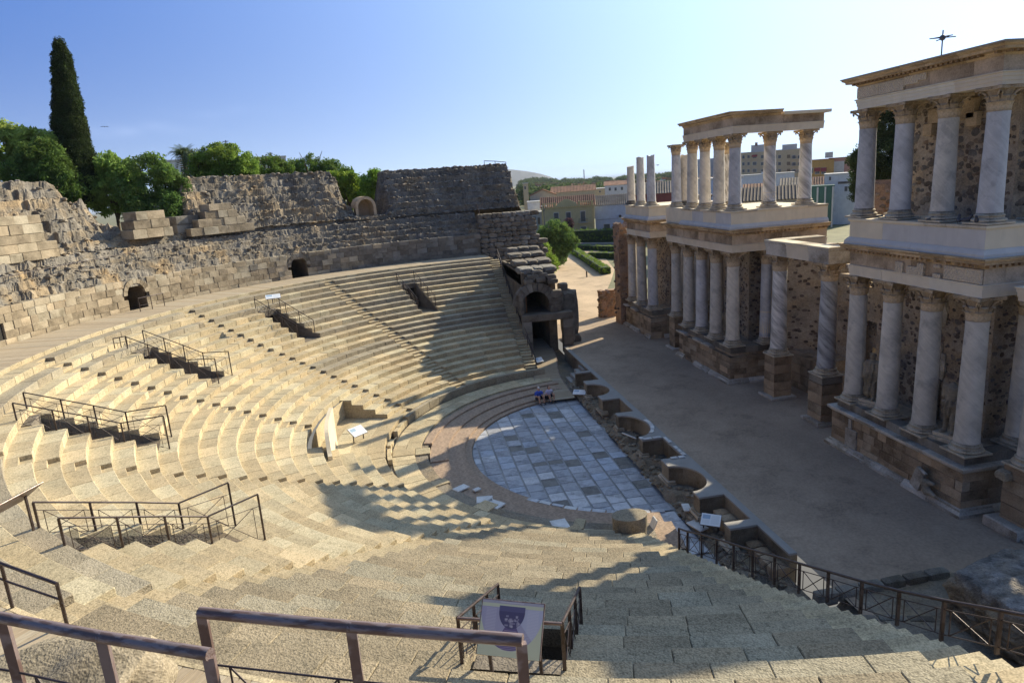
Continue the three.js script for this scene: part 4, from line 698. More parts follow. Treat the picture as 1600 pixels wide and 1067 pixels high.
// broken walls standing behind the blocks
function ruinedPier(label, x, z, w, d, y0, y1, mat, turn = 0) {
  const g = thing('ruined_wall', label, 'ruined wall', [x, y0, z], turn), L = []; const H = y1 - y0;
  const b = new QB(), nx = 8, ny = 14; const Y = (i, j) => H * (j / ny) * (j === ny ? 1 + 0.16 * (vnoise(i * 0.8 + x, z) - 0.6) : 1);
  const P = (i, j, s) => [lerp(-w / 2, w / 2, i / nx) + 0.12 * (vnoise(i + x, j * 0.7, s) - 0.5), Y(i, j), s * (d / 2) + 0.14 * (vnoise(i, j, s * 3 + x) - 0.5)];
  for (let i = 0; i < nx; i++) for (let j = 0; j < ny; j++) for (const s of [-1, 1]) b.q(P(i, j, s), P(i + 1, j, s), P(i + 1, j + 1, s), P(i, j + 1, s));
  for (let j = 0; j < ny; j++) for (const i of [0, nx]) b.q(P(i, j, -1), P(i, j, 1), P(i, j + 1, 1), P(i, j + 1, -1)); for (let i = 0; i < nx; i++) b.q(P(i, ny, -1), P(i + 1, ny, -1), P(i + 1, ny, 1), P(i, ny, 1));
  part('wall_core', b.geo(), mat, g);
  for (let i = 0; i < 170 * Math.min(1.6, w * H / 9); i++) { const s = rr(0.08, 0.26), q = roughStone(s * 1.6, s, s, i + x, 0.2, 1), f = Math.floor(rnd() * 3); q.translate(f === 2 ? (rnd() < 0.5 ? -1 : 1) * w / 2 : rr(-w / 2, w / 2), rr(0.1, H * 0.97), f === 2 ? rr(-d / 2, d / 2) : (f ? 1 : -1) * d / 2); const k = rr(0.6, 1.3); L.push(paint(q, [0.36 * k, 0.27 * k, 0.19 * k])); }
  stuff(part('rubble_stone', merge(L), M.stones, g)); return g;
}
ruinedPier('broken brick pier behind the middle stage block on the upper level', 15.6, 1.2, 1.5, 1.6, 8, 14.0, M.wallbrick, 0.2);
ruinedPier('broken brick wall with uneven top behind the near stage block', 17.4, 4.3, 3.2, 1.6, 8, 14.1, M.wallbrick, 0.9);
ruinedPier('rough brick end wall at the far corner of the stage building', 9.4, -25.9, 1.9, 1.6, ST - 0.1, 11.4, M.wallbrick, 0);
ruinedPier('low brick wall stub beside the dirt path', 8.6, -29.6, 1.9, 0.9, ST - 0.1, 4.2, M.wallbrick, 0.15);
// near pier at the frame edge
{
  const g = thing('side_door_porch', 'block pier with column base cut by the picture edge beside the near stage block', 'porch');
  pier(g, 10.15, 16.9, 1.1, 4.0, podM); column(g, 10.15, 16.9, 4.0, YA, { mat: 0, r: 0.44 }); const f = bbox(1.7, 0.45, 1.5, 0.05, 4); f.translate(10.05, ST - 0.05, 16.8); part('footing', f, marbLightM[2], g); const q = roughStone(0.5, 0.4, 0.5, 3, 0.3, 2); q.translate(9.5, 3.6, 16.5); part('broken_cornice', q, M.cbase, g);
  const p = [[13.5, 16.2], [9.6, 16.2], [9.6, 18.6], [13.5, 18.6]]; sweep(g, 'architrave_block', P_ARCH(YA, 0.5), p, archM, 2, 0.01);
}

// ------------------------------------------------------------------ long back wall of the stage building, with a narrow middle doorway; far end raised and side door filled against sun leaks
{
  const g = thing('back_wall', 'long rubble back wall closing the stage building behind the columns, its hidden far end raised to block sun', 'wall'), L = [];
  for (const [z0, z1, y1] of [[-26, -17.2, 12.6], [-15.9, -12.2, 12.6], [-12.2, -3.9, 10.2], [-3.9, 1.0, 10.0], [2.3, 7.2, 10.0], [7.2, 22, 10.2]]) L.push(new QB().box(15.7, 0.8, z0, 16.5, y1, z1).geo());
  for (const [z0, z1, yb] of [[-17.2, -15.9, 0.8], [1.0, 2.3, 4.3]]) L.push(new QB().box(15.7, yb, z0, 16.5, z0 < 0 ? 12.6 : 10, z1).geo());
  L.forEach((q) => part('wall_panel', q, M.mortar, g));
}
// ------------------------------------------------------------------ ruined upper masonry: fields over angle and radius
// h(t in degrees, r) -> height
function ruinField(name, label, t0, t1, r0, r1, h, dt, dr, o = {}) {
  const nt = Math.ceil(((t1 - t0) * D2R * r0) / dt), nr = Math.ceil((r1 - r0) / dr), P = new Float32Array((nt + 1) * (nr + 1) * 3), C = new Float32Array((nt + 1) * (nr + 1) * 3), UV = new Float32Array((nt + 1) * (nr + 1) * 2), I = [];
  const Hc = (i, j) => { const t = lerp(t0, t1, i / nt), r = lerp(r0, r1, j / nr); return h(t, r); };
  for (let i = 0; i <= nt; i++) for (let j = 0; j <= nr; j++) {
    const t = lerp(t0, t1, i / nt), r = lerp(r0, r1, j / nr), k = i * (nr + 1) + j, y = Hc(i, j), jr = 0.14 * (vnoise(t * 3, r * 2.5, y * 2.2) - 0.5), [x, , z] = lpol(r + jr, t * D2R, 0);
    P.set([x, y, z], k * 3); UV.set([t * D2R * r0, r + y * 0.9], k * 2);
    const c = o.color(t, r, y); C.set(c, k * 3);
    if (i < nt && j < nr) { const a = k, b = k + nr + 1; I.push(a, b, b + 1, a, b + 1, a + 1); }
  }
  let g = new THREE.BufferGeometry(); g.setAttribute('position', new THREE.BufferAttribute(P, 3)); g.setAttribute('uv', new THREE.BufferAttribute(UV, 2)); g.setAttribute('color', new THREE.BufferAttribute(C, 3)); g.setIndex(I); g.computeVertexNormals(); if (!o.smooth) { g = g.toNonIndexed(); g.computeVertexNormals(); }
  const root = thing(name, label, 'ruin', [CX, 0, CZ]); part('core', g, M.ruin, root);
  const L = []; for (let i = 0; i < (o.stones ?? 600); i++) {
    const t = rr(t0 + 0.2, t1 - 0.2), r = rr(r0 + 0.1, r1 - 0.3), y = h(t, r), s = 0.07 + 0.3 * rnd() * rnd(), q = roughStone(s * rr(1.1, 2), s * rr(0.55, 0.9), s * rr(0.8, 1.3), i, 0.25, 1); if (o.skip && o.skip(t, r)) continue; q.rotateY(rr(0, 6)); q.translate(...lpol(r, t * D2R, y + s * 0.1)); const c = o.color(t, r, y), k = rr(0.65, 1.35); L.push(paint(q, [c[0] * k, c[1] * k, c[2] * k]));
  }
  stuff(part('loose_stone', merge(L), M.stones, root)); return root;
}
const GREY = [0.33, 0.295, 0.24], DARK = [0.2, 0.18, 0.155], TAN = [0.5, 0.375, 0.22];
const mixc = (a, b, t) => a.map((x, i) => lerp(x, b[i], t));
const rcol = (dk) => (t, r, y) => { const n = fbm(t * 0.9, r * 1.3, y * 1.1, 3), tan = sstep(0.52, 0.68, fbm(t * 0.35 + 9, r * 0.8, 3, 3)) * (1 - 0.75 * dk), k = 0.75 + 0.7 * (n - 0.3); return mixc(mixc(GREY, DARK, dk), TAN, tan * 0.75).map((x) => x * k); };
const stepped = (r, r0, run, rise, t, er) => { const q = (r - r0) / run + er * (fbm(t * 0.8, r * 0.4, 5, 3) - 0.5), f = Math.floor(q), u = q - f; return (f + sstep(0.0, 0.24, u)) * rise; };
// five worn rows above the wall
{
  const h = (t, r) => {
    const er = 0.35 + 0.9 * (1 - sstep(18, 34, t)), s = 10.38 + clamp(stepped(r, 36.0, 0.66, 0.56, t, er), 0, 2.75), front = sstep(RWALL + 0.02, RWALL + 0.1, r);
    return lerp(9.9, s + 0.26 * (fbm(t * 3.2, r * 3.2, 1, 4) - 0.5) * (1.0 - 0.55 * sstep(25, 55, t)), front);
  };
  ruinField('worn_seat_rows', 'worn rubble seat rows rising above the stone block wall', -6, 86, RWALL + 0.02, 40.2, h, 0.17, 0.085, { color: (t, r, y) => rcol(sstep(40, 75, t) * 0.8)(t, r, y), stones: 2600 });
}
const edgeF = (t, a, b, w) => sstep(a - w * 0.5, a + w * 0.5, t) * (1 - sstep(b - w * 0.5, b + w * 0.5, t));
{ // left mass
  const h = (t, r) => { const nz = fbm(t * 0.55, r * 0.55, 2, 4) - 0.5, e = 1 - sstep(27.5, 37.5, t + 3.5 * (fbm(t * 0.7, r * 0.5, 8, 3) - 0.5) * 2), cliff = 38.8 + 0.5 * nz + (t < 25 ? 0.4 : 0); const s = 12.7 + clamp(stepped(r, cliff - 0.1, 0.66, 0.8, t, 0.6), 0, 5.4); return lerp(12.4, s + 0.38 * (fbm(t * 1.6, r * 2.4, 6, 4) - 0.5), e) ; };
  ruinField('ruined_masonry', 'long ruined masonry mass with tan dry ledges below the tall cypress', -6, 38.5, 38.4, 44.4, (t, r) => (r > 44.2 ? 9 : h(t, r)), 0.17, 0.09, { color: (t, r, y) => { const c = rcol(0.15)(t, r, y), l = sstep(0.5, 0.72, fbm(t * 0.12 + 2, r * 1.6, y * 0.5, 2)); return mixc(c, TAN, l * 0.6); }, stones: 1700 });
}
{ // middle mass
  const h = (t, r) => { const e = edgeF(t + 3 * (fbm(t * 0.9, r * 0.7, 4, 3) - 0.5), 42.6, 66.4 - Math.max(0, 40.5 - r) * 0.15, 3.0), nz = fbm(t * 0.6, r * 0.6, 12, 4) - 0.5; const s = 13.1 + clamp(stepped(r, 39.0 + nz * 0.5, 0.62, 0.72, t, 0.55), 0, 4.95); return lerp(12.9, s + 0.34 * (fbm(t * 2.6, r * 2.6, 7, 4) - 0.5), e); };
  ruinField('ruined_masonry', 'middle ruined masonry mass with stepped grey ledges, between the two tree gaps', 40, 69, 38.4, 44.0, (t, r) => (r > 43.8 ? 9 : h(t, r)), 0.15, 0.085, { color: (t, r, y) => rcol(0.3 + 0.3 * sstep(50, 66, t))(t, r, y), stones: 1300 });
}
{ // right tower
  const h = (t, r) => {
    const e = sstep(71.0, 73.0, t + 1.5 * (fbm(t, r, 4, 3) - 0.5)), rightEdge = 93.2 + (43 - r) * 0.2, q = t + 1.2 * (fbm(t * 0.8, r, 14, 3) - 0.5), e2 = 1 - sstep(rightEdge - 0.7, rightEdge + 0.7, q), nz = fbm(t * 0.7, r * 0.7, 22, 3) - 0.5;
    const s = 12.9 + clamp(stepped(r, 38.7 + nz * 0.25, 0.6, 0.66, t, 0.22), 0, 4.9) + 0.22 * (fbm(t * 2.8, r * 2.8, 17, 4) - 0.5);
    const low = 7.5 + 4.6 * (1 - sstep(rightEdge, rightEdge + 3.4, q));
    return lerp(12.7, e2 > 0.5 ? lerp(low, s, sstep(0.5, 0.9, e2)) : low, e);
  };
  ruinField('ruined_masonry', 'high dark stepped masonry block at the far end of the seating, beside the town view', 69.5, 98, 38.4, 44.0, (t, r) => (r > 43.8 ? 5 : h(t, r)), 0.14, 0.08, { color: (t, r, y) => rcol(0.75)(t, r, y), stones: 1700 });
  // rough masonry closing the end of the walkway wall
  const root = thing('ruined_masonry', 'rough dark masonry end of the block wall at the far walkway end', 'ruin'), L = [];
  for (let c = 0; c < 11; c++) { let x = -3.4; while (x < 3.4 - c * 0.08) { const w = rr(0.5, 1.2), g = roughStone(w * 1.02, 0.54, 1.6, c * 9 + x, 0.12, 3, 0.85); g.translate(x + w / 2, 7.0 + c * 0.52, -36.9 - 0.13 * c - 0.25 * Math.max(0, x) * 0.4 + rr(-0.1, 0.1)); part('stone_block', g, pick(ashDarkM), root); x += w; } }
  part('core', new QB().box(-3.6, 1, -40.5, 3.0, 11.6, -37.4).geo(), M.bed, root); void L;
}
// squared stone piers left standing among the rows
function stonePier(label, t, r, w, hs, y0, mats, d = 1.6) {
  const g = thing('stone_pier', label, 'stone pier', [...pol(r, t * D2R, 0)], -t * D2R); let y = y0;
  hs.forEach((h, i) => { const ww = Array.isArray(w) ? w[i] : w; let s = -ww / 2; while (s < ww / 2 - 0.05) { let l = rr(0.9, 1.6); if (ww / 2 - s < l * 1.5) l = ww / 2 - s; const q = bbox(d, h - 0.012, l - 0.014, 0.03, i * 7 + t * 3 + s * 11); q.translate(rr(-0.04, 0.04), y, -(s + l / 2)); part('stone_block', q, pick(mats), g); s += l; } y += h; }); return g;
}
stonePier('stepped pier of big squared blocks at the picture edge, lit by the sun', 19.0, 38.9, [5.4, 5.4, 3.6, 3.6, 3.6], [0.6, 0.6, 0.6, 0.65, 0.6], 12.6, ashM);
stonePier('pier of squared blocks left of the tree gap under the left mass', 35.2, 38.6, [3.6, 3.2, 2.6], [0.75, 0.7, 0.7], 13.2, ashM);
stonePier('stepped pier of squared blocks right of the tree gap', 45.2, 38.6, [6.2, 4.6, 3.1, 2.2], [0.7, 0.7, 0.65, 0.6], 12.9, ashM);
stonePier('low wall of squared blocks beside the gap, darker and behind the others', 41.2, 39.6, [2.4, 2.2, 2.2], [0.7, 0.7, 0.7], 12.6, ashDarkM);
{ // small niche in the gap between middle mass and tower
  const g = thing('vaulted_niche', 'small tan vaulted niche in the gap beside the far dark masonry block', 'niche', pol(39.4, 68.6 * D2R, 12.6), -68.6 * D2R), b = new QB(), n = 10, w = 0.85;
  const P = (a, d, r) => [-d, 1.5 + Math.sin(a) * r, -Math.cos(a) * r];
  for (let i = 0; i < n; i++) { const a = (Math.PI * i) / n, c = (Math.PI * (i + 1)) / n; b.q(P(a, 0, w), P(c, 0, w), P(c, 1.6, w), P(a, 1.6, w)); b.q(P(a, 0, w), P(c, 0, w), P(c, 0, w + 0.3), P(a, 0, w + 0.3)); b.q(P(a, 0, w + 0.3), P(c, 0, w + 0.3), P(c, 1.6, w + 0.3), P(a, 1.6, w + 0.3)); }
  for (const s of [-1, 1]) { b.q([0, -0.5, s * w], [-1.6, -0.5, s * w], [-1.6, 1.5, s * w], [0, 1.5, s * w]); b.q([0, -0.5, s * w], [0, -0.5, s * (w + 0.3)], [0, 1.5, s * (w + 0.3)], [0, 1.5, s * w]); }
  b.q([-1.6, -0.5, -w], [-1.6, -0.5, w], [-1.6, 2.4, w], [-1.6, 2.4, -w]); part('vault', b.geo(), M.path, g);
}
// ------------------------------------------------------------------ far passage: portal, vault body, ramp
{
  const Z = -19.5, g = thing('passage_portal', 'dark arched stone portal with a flat lintel at the foot of the far end stairs', 'portal'), x0 = -2.08;
  const blk = (x, y, w, h, d, z, m, s) => { const q = roughStone(w, h, d, s, 0.1, 3, 0.9); q.translate(x, y, z); part('stone_block', q, m, g); };
  const lt = bbox(4.4, 0.62, 0.9, 0.05, 3); lt.translate(-0.15, 3.82, Z + 0.2); part('lintel', lt, ashDarkM[2], g);
  for (const [x, w] of [[1.62, 0.8]]) for (let i = 0; i < 4; i++) { const q = bbox(w + 0.04 * (i % 2), 0.76, 0.9, 0.03, i); q.translate(x, 0.7 + i * 0.78, Z + 0.1); part('post_block', q, ashDarkM[i % 5], g); }
  for (let i = 0; i < 4; i++) { const q = bbox(0.7, 0.9, 0.9, 0.03, i + 9); q.translate(-1.95, 0.2 + i * 0.92, Z + 0.2); part('post_block', q, ashDarkM[(i + 1) % 5], g); }
  const cx = -1.0, rI = 1.2, cy = 5.15; for (let i = 0; i < 11; i++) { const a = (Math.PI * i) / 11, c = (Math.PI * (i + 1)) / 11, b = new QB(), P = (an, r, z) => [cx - Math.cos(an) * r, cy + Math.sin(an) * r, z], F = [P(a + 0.012, rI, Z), P(c - 0.012, rI, Z), P(c - 0.012, rI + 0.75, Z), P(a + 0.012, rI + 0.75, Z)], K = F.map(([x, y]) => [x, y, Z - 0.8]); b.q(...F); for (let j = 0; j < 4; j++) b.q(F[j], K[j], K[(j + 1) % 4], F[(j + 1) % 4]); part('voussoir', b.geo(i + 2), ashDarkM[i % 5], g); }
  for (let i = 0; i < 10; i++) blk(x0 + rr(0.3, 2.8), 7.1 + 0.09 * i, rr(0.7, 1.3), 0.42, 0.8, Z - 0.3 - 0.06 * i, pick(ashDarkM), i * 3);
  for (let i = 0; i < 3; i++) { blk(0.75 + 0.05 * i, 4.75 + i * 0.62, 1.0, 0.66, 0.9, Z - 0.3, ashDarkM[i], i + 40); blk(-2.3, 4.7 + i * 0.62, 0.4, 0.66, 0.8, Z - 0.3, ashDarkM[i + 1], i + 50); }
  part('vault_body', new QB().box(x0, 4.46, -30.5, x0 + 0.25, 8.0, Z - 0.5).box(0.2, 0.8, -30.5, 0.9, 7.6, Z - 0.6).box(x0, 6.9, -30.5, 0.9, 7.8, Z - 0.7).box(x0, 0.2, -30.8, 0.9, 8, -30.4).geo(), M.bed, g);
  part('inner_wall', new QB().box(-1.78, 4.46, -27, -1.72, 6.8, Z - 0.6).geo(), M.orange, g); part('upper_floor', new QB().box(x0, 4.1, -30.5, 0.9, 4.44, Z - 0.3).geo(), M.bed, g);  // orange inner panel: red-lit interior put into its colour
  // rough stepped top behind the portal
  for (const [y, z, dz] of [[8.0, -21.5, 2.4], [8.35, -24.2, 2.6], [8.75, -27.3, 3.2]]) { let x = x0; while (x < 1.0) { const w = rr(0.7, 1.4); blk(x + w / 2, y, w * 1.05, 0.55, dz, z, pick(ashDarkM), x * 9 + y); x += w; } }
  for (let i = 0; i < 3; i++) blk(-1.3 + i * 1.05, 9.05, 1.1, 0.75, 1.5, -28.6, ashDarkM[i], i + 77);
  blk(1.15, 4.9, 1.0, 2.4, 1.3, -21, ashDarkM[1], 91); blk(2.35, 3.7, 1.5, 4.4, 1.1, -21.4, ashDarkM[3], 93); blk(1.9, 6.2, 0.8, 0.7, 0.9, -21.6, ashDarkM[0], 94); blk(2.6, 1.6, 0.9, 0.7, 0.9, -20.6, ashDarkM[2], 95); blk(2.2, 2.6, 0.5, 2.2, 0.8, -20.3, ashDarkM[4], 96);
}
{
  const g = thing('wooden_ramp', 'grey plank ramp leading from the far portal down to the marble floor', 'ramp'), B = [], n = 78;
  const ctr = (t) => { const z = lerp(-8.35, -24, t), x = -1.75 + 1.15 * sstep(0.25, 0.75, t) * 0.9, y = 0.2 + 0.95 * sstep(0.0, 0.95, t); return [x, y, z]; };
  for (let i = 0; i < n; i++) { const a = ctr(i / n), q = bbox(2.06, 0.04, 0.185, 0.005, i); q.translate(...a); part('plank', q, pick(woodM), g); }
  for (const s of [-1, 1]) { const pts = []; for (let i = 0; i <= 14; i++) { const a = ctr(i / 14); pts.push([a[0] + s * 1.05, a[1] + 0.03, a[2]]); } part('edge_strip', tube(pts, 0.035, 5), M.railpale, g); }
  void B;
}
struct('passage_ground', (() => { const b = new QB(); const f = (z0, z1, ya, yb) => { for (let i = 0; i < 20; i++) { const z = lerp(z0, z1, i / 20), w = lerp(z0, z1, (i + 1) / 20), y = lerp(ya, yb, i / 20), v = lerp(ya, yb, (i + 1) / 20), n = (x, q) => 0.12 * (fbm(x * 1.5, q * 1.5, 6, 3) - 0.5); for (let j = 0; j < 6; j++) { const x = lerp(-3.4, 1.31, j / 6), e = lerp(-3.4, 1.31, (j + 1) / 6); b.q([x, y + n(x, z), z], [e, y + n(e, z), z], [e, v + n(e, w), w], [x, v + n(x, w), w]); } } }; f(-11.9, -44, 0.1, 1.3); f(18.9, 46, 0.35, 1.3); return b.geo(); })(), M.dirt);
// ------------------------------------------------------------------ near corner: low walls, boulder of old concrete
{
  const wl = (label, pts, w, h, y0) => { const g = thing('low_wall', label, 'low wall'); for (let i = 0; i + 1 < pts.length; i++) { const [ax, az] = pts[i], [bx, bz] = pts[i + 1], L = Math.hypot(bx - ax, bz - az), n = Math.max(1, Math.round(L / 0.8)); for (let k = 0; k < n; k++) { const q = roughStone((L / n) * 1.04, h, w, k * 7 + ax * 3, 0.07, 2); q.rotateY(-Math.atan2(bz - az, bx - ax)); q.translate(lerp(ax, bx, (k + 0.5) / n), y0 + h / 2, lerp(az, bz, (k + 0.5) / n)); part('stone_block', q, pick(ashDarkM), g); } } };
  wl('low stone kerb running across the ground beyond the iron railing', [[0.3, 18.7], [5.4, 18.6]], 0.42, 0.5, 1.15); wl('second low stone kerb nearer the iron railing, before the boulder', [[0.0, 19.6], [3.2, 20.6]], 0.3, 0.5, 1.0); wl('brown edging of the dark pit beside the end stairs', [[-1.8, 17.2], [-1.7, 22.5], [-1.2, 27.5]], 0.3, 0.8, 0.5); wl('inner edging of the dark pit below the boulder', [[0.4, 20.4], [1.2, 25.8]], 0.4, 1.0, 0.6);
  struct('corner_ground', (() => { const b = new QB(); for (let i = 0; i < 30; i++) for (let j = 0; j < 30; j++) { const x = (q) => lerp(0.6, 17, q / 30), z = (q) => lerp(18.6, 46, q / 30), y = (X, W) => ST - 0.01 + 0.1 * (fbm(X * 0.8, W * 0.8, 3, 4) - 0.5) + (W > 19 ? 0.02 : 0) - 0.9 * (1 - sstep(0.9, 1.5, X)) ; b.q(...[[j, i], [j + 1, i], [j + 1, i + 1], [j, i + 1]].map(([p, q]) => [x(p), y(x(p), z(q)), z(q)])); } return b.geo(); })(), M.dirt);
  let g = new THREE.IcosahedronGeometry(1, 30); g.deleteAttribute('uv'); g.deleteAttribute('normal'); g = mergeVertices(g); const p = g.attributes.position, v = V3(), c = new Float32Array(p.count * 3);
  for (let i = 0; i < p.count; i++) { v.fromBufferAttribute(p, i); const m = Math.max(Math.abs(v.x), Math.abs(v.y), Math.abs(v.z)), s = lerp(1, 1 / m, 0.62), n = fbm(v.x * 3 + 2, v.y * 3, v.z * 3, 5) - 0.5, f = fbm(v.x * 11, v.y * 11, v.z * 11, 3) - 0.5, k = s * (1 + 0.22 * n + 0.09 * f); p.setXYZ(i, v.x * k * 2.5, v.y * k * 1.15, v.z * k * 1.75); const t = clamp(0.75 + 1.4 * f + 0.5 * n, 0.3, 1.6), w = sstep(0.4, 0.7, v.y); c.set([lerp(0.36, 0.33, w) * t, lerp(0.29, 0.32, w) * t, lerp(0.2, 0.31, w) * t], i * 3); }
  g.setAttribute('color', new THREE.BufferAttribute(c, 3)); g.computeVertexNormals(); g = boxUV(g.toNonIndexed()); 
  const bo = single('masonry_boulder', g, M.ruin, 'big rough lump of old concrete masonry behind the iron railing', 'boulder'); bo.position.set(6.0, 2.05, 21.7); bo.rotation.y = 0.15;
}
// old stones lying on the orchestra steps
{
  const q = new THREE.CylinderGeometry(0.78, 0.72, 1.15, 28, 8), p = q.attributes.position; for (let i = 0; i < p.count; i++) { const x = p.getX(i), y = p.getY(i), z = p.getZ(i), k = 1 + 0.09 * (fbm(x * 2, y * 2.4 + 3, z * 2, 4) - 0.5) * 2; p.setXYZ(i, x * k, y + 0.06 * (fbm(x * 2, z * 2, 4, 3) - 0.5), z * k * 0.7); } q.computeVertexNormals();
  single('stone_drum', boxUV(q), seatOldM[1], 'thick weathered upright stone drum standing at the near edge of the marble floor', 'stone drum').position.set(-3.55, 0.82, 11.4);
  const s = bbox(0.95, 0.06, 0.5, 0.02, 3); s.rotateZ(1.15); single('leaning_marble_slab', s, M.whitemarble, 'white marble slab leaning beside the stone drum', 'marble slab').position.set(-2.35, 0.3, 10.9);
  const bx = bbox(1.5, 0.42, 0.5, 0.02, 5); const bl = single('brick_block', bx, M.orange, 'small red brick block with a stone top at the edge of the aisle', 'brick block'); bl.position.set(-6.3, 0.42, 11.2); bl.rotation.y = 0.45; part('top_slab', bbox(1.52, 0.07, 0.52, 0.015, 4).translate(0, 0.425, 0), seatM[2], bl);
  for (const [u, v, w, d, lab] of [[720, 763, 0.8, 0.5, 'small pale slab lying alone on the brick steps left of the marble floor'], [757, 781, 0.8, 0.7, 'left one of two pale slabs side by side on the brick steps'], [772, 788, 0.95, 0.7, 'right one of two pale slabs side by side on the brick steps'], [875, 820, 0.9, 0.75, 'pale slab lying behind the red brick block'], [745, 765, 0.4, 0.3, 'tiny pale chip lying between the pale slabs on the steps']]) { const P = at(u, v, { y: 0.34 }), m = single('fallen_slab', bbox(w, 0.09, d, 0.02, u), M.whitemarble, lab, 'stone slab'); m.position.copy(P).setY(P.y - 0.04); m.rotation.y = u; }
  const E = new THREE.Group(); void E; const e = thing('marble_edging_row', 'row of cracked white marble pieces along the near rim of the marble floor', 'marble edging'); for (let t = -1.42; t < -0.72; t += 0.075) { const s2 = sector(9.1, 9.1 + rr(0.22, 0.6), 0.0, 0.125, 0.034, 0.004, 2000 + Math.floor(t * 300)); const m = part('marble_piece', s2, pick([M.whitemarble, tileM[6], tileM[7]]), e); m.rotation.y = -t; }
  const e2 = thing('marble_paving_patch', 'patch of large white marble paving at the near corner of the floor', 'paving'); for (let i = 0; i < 3; i++) for (let j = 0; j < 4; j++) { const q2 = bbox(0.92, 0.04, 0.9, 0.01, i * 5 + j); q2.translate(-1.1 - i * 0.95, 0.0, 9.7 + j * 0.93); part('marble_slab', q2, tileM[6 + ((i + j) % 3)], e2); }
}
// ------------------------------------------------------------------ ground beyond: land, path
{
  const land = (x, z) => { let y = 1.36; y += 8.2 * sstep(-38, -47, x) * sstep(60, 20, Math.abs(z)) ; const R = Math.hypot(x - CX, z - CZ); y = lerp(y, Math.max(y, 9.4), x < 0 ? sstep(42, 44, R) * sstep(-2, -12, x) * (1 - sstep(70, 130, R)) : 0); return y; };
  const b = new QB(), th = 96, Rs = [43.9, 45, 48, 54, 64, 80, 100, 130, 180, 260, 420, 800, 1600, 3200, 6600];
  const P = (i, j) => { const t = (i / th) * 2 * Math.PI, r = Rs[j]; const x = CX + r * Math.cos(t), z = CZ + r * Math.sin(t); return [x, land(x, z), z]; };
  for (let i = 0; i < th; i++) for (let j = 0; j + 1 < Rs.length; j++) b.q(P(i, j), P(i + 1, j), P(i + 1, j + 1), P(i, j + 1));
  // inside the ring on the stage side
  b.q([17, 1.36, -44], [44, 1.36, -44], [44, 1.36, 44], [17, 1.36, 44]); b.q([-3, 1.36, -44.2], [17, 1.36, -44.2], [17, 1.36, -28], [-3, 1.36, -28]);
  struct('terrain', b.geo(), M.land);
  const pb = new QB(), pts = [[2.2, 9.6, -27.9], [2.6, 9.6, -34], [4.4, 12, -42], [7, 16, -52], [10.5, 20.5, -64], [13.5, 24, -80], [17.5, 27, -95]];
  for (let i = 0; i + 1 < pts.length; i++) for (let k = 0; k < 5; k++) { const f = (q, s) => { const [a, c, z] = pts[i], [d, e, w] = pts[i + 1]; return [lerp(lerp(a, d, q), lerp(c, e, q), s), 1.395 + 0.02 * (fbm(lerp(z, w, q), s * 5, 3) - 0.5), lerp(z, w, q)]; }; for (let s = 0; s < 4; s++) pb.q(f(k / 5, s / 4), f(k / 5, (s + 1) / 4), f((k + 1) / 5, (s + 1) / 4), f((k + 1) / 5, s / 4)); }
  struct('dirt_path', pb.geo(), M.path);
}

// ------------------------------------------------------------------ vegetation
const leafMat = (k, rgb) => new THREE.MeshPhysicalMaterial({ name: k, color: new THREE.Color().setRGB(...rgb), roughness: 0.95, transmission: 0.35, thickness: 0, side: THREE.DoubleSide, specularIntensity: 0.2 });
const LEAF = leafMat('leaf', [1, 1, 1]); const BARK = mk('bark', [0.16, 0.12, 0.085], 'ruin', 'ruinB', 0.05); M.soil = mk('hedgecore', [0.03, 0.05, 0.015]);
function clumpGeo(n, size, seed, droop = 0) {
  const b = new QB(); let s = seed; const R = () => hash3(s++, seed, 77);
  for (let i = 0; i < n; i++) {
    const u = R() * 2 - 1, a = R() * 6.283, r = 0.5 * Math.cbrt(R()), q = Math.sqrt(1 - u * u), c = V3(q * Math.cos(a), u, q * Math.sin(a)).multiplyScalar(r);
    const d = V3(R() - 0.5, R() - 0.5 - droop, R() - 0.5).normalize(), e = V3(R() - 0.5, R() - 0.5, R() - 0.5).cross(d).normalize(), L = size * (0.7 + 0.6 * R()), W = L * 0.42;
    const A = c.clone().addScaledVector(d, -L / 2), B = c.clone().addScaledVector(d, L / 2), m = c.clone().addScaledVector(d, -L * 0.05);
    b.q(A.toArray(), m.clone().addScaledVector(e, W / 2).toArray(), B.toArray(), m.clone().addScaledVector(e, -W / 2).toArray());
  }
  return b.geo();
}
const CL = [0, 1, 2].map((i) => clumpGeo(34, 0.34, 50 + i * 991)), CLF = [0, 1].map((i) => clumpGeo(40, 0.42, 150 + i * 991, 0.5)), CLN = [0, 1].map((i) => clumpGeo(60, 0.26, 350 + i * 991));
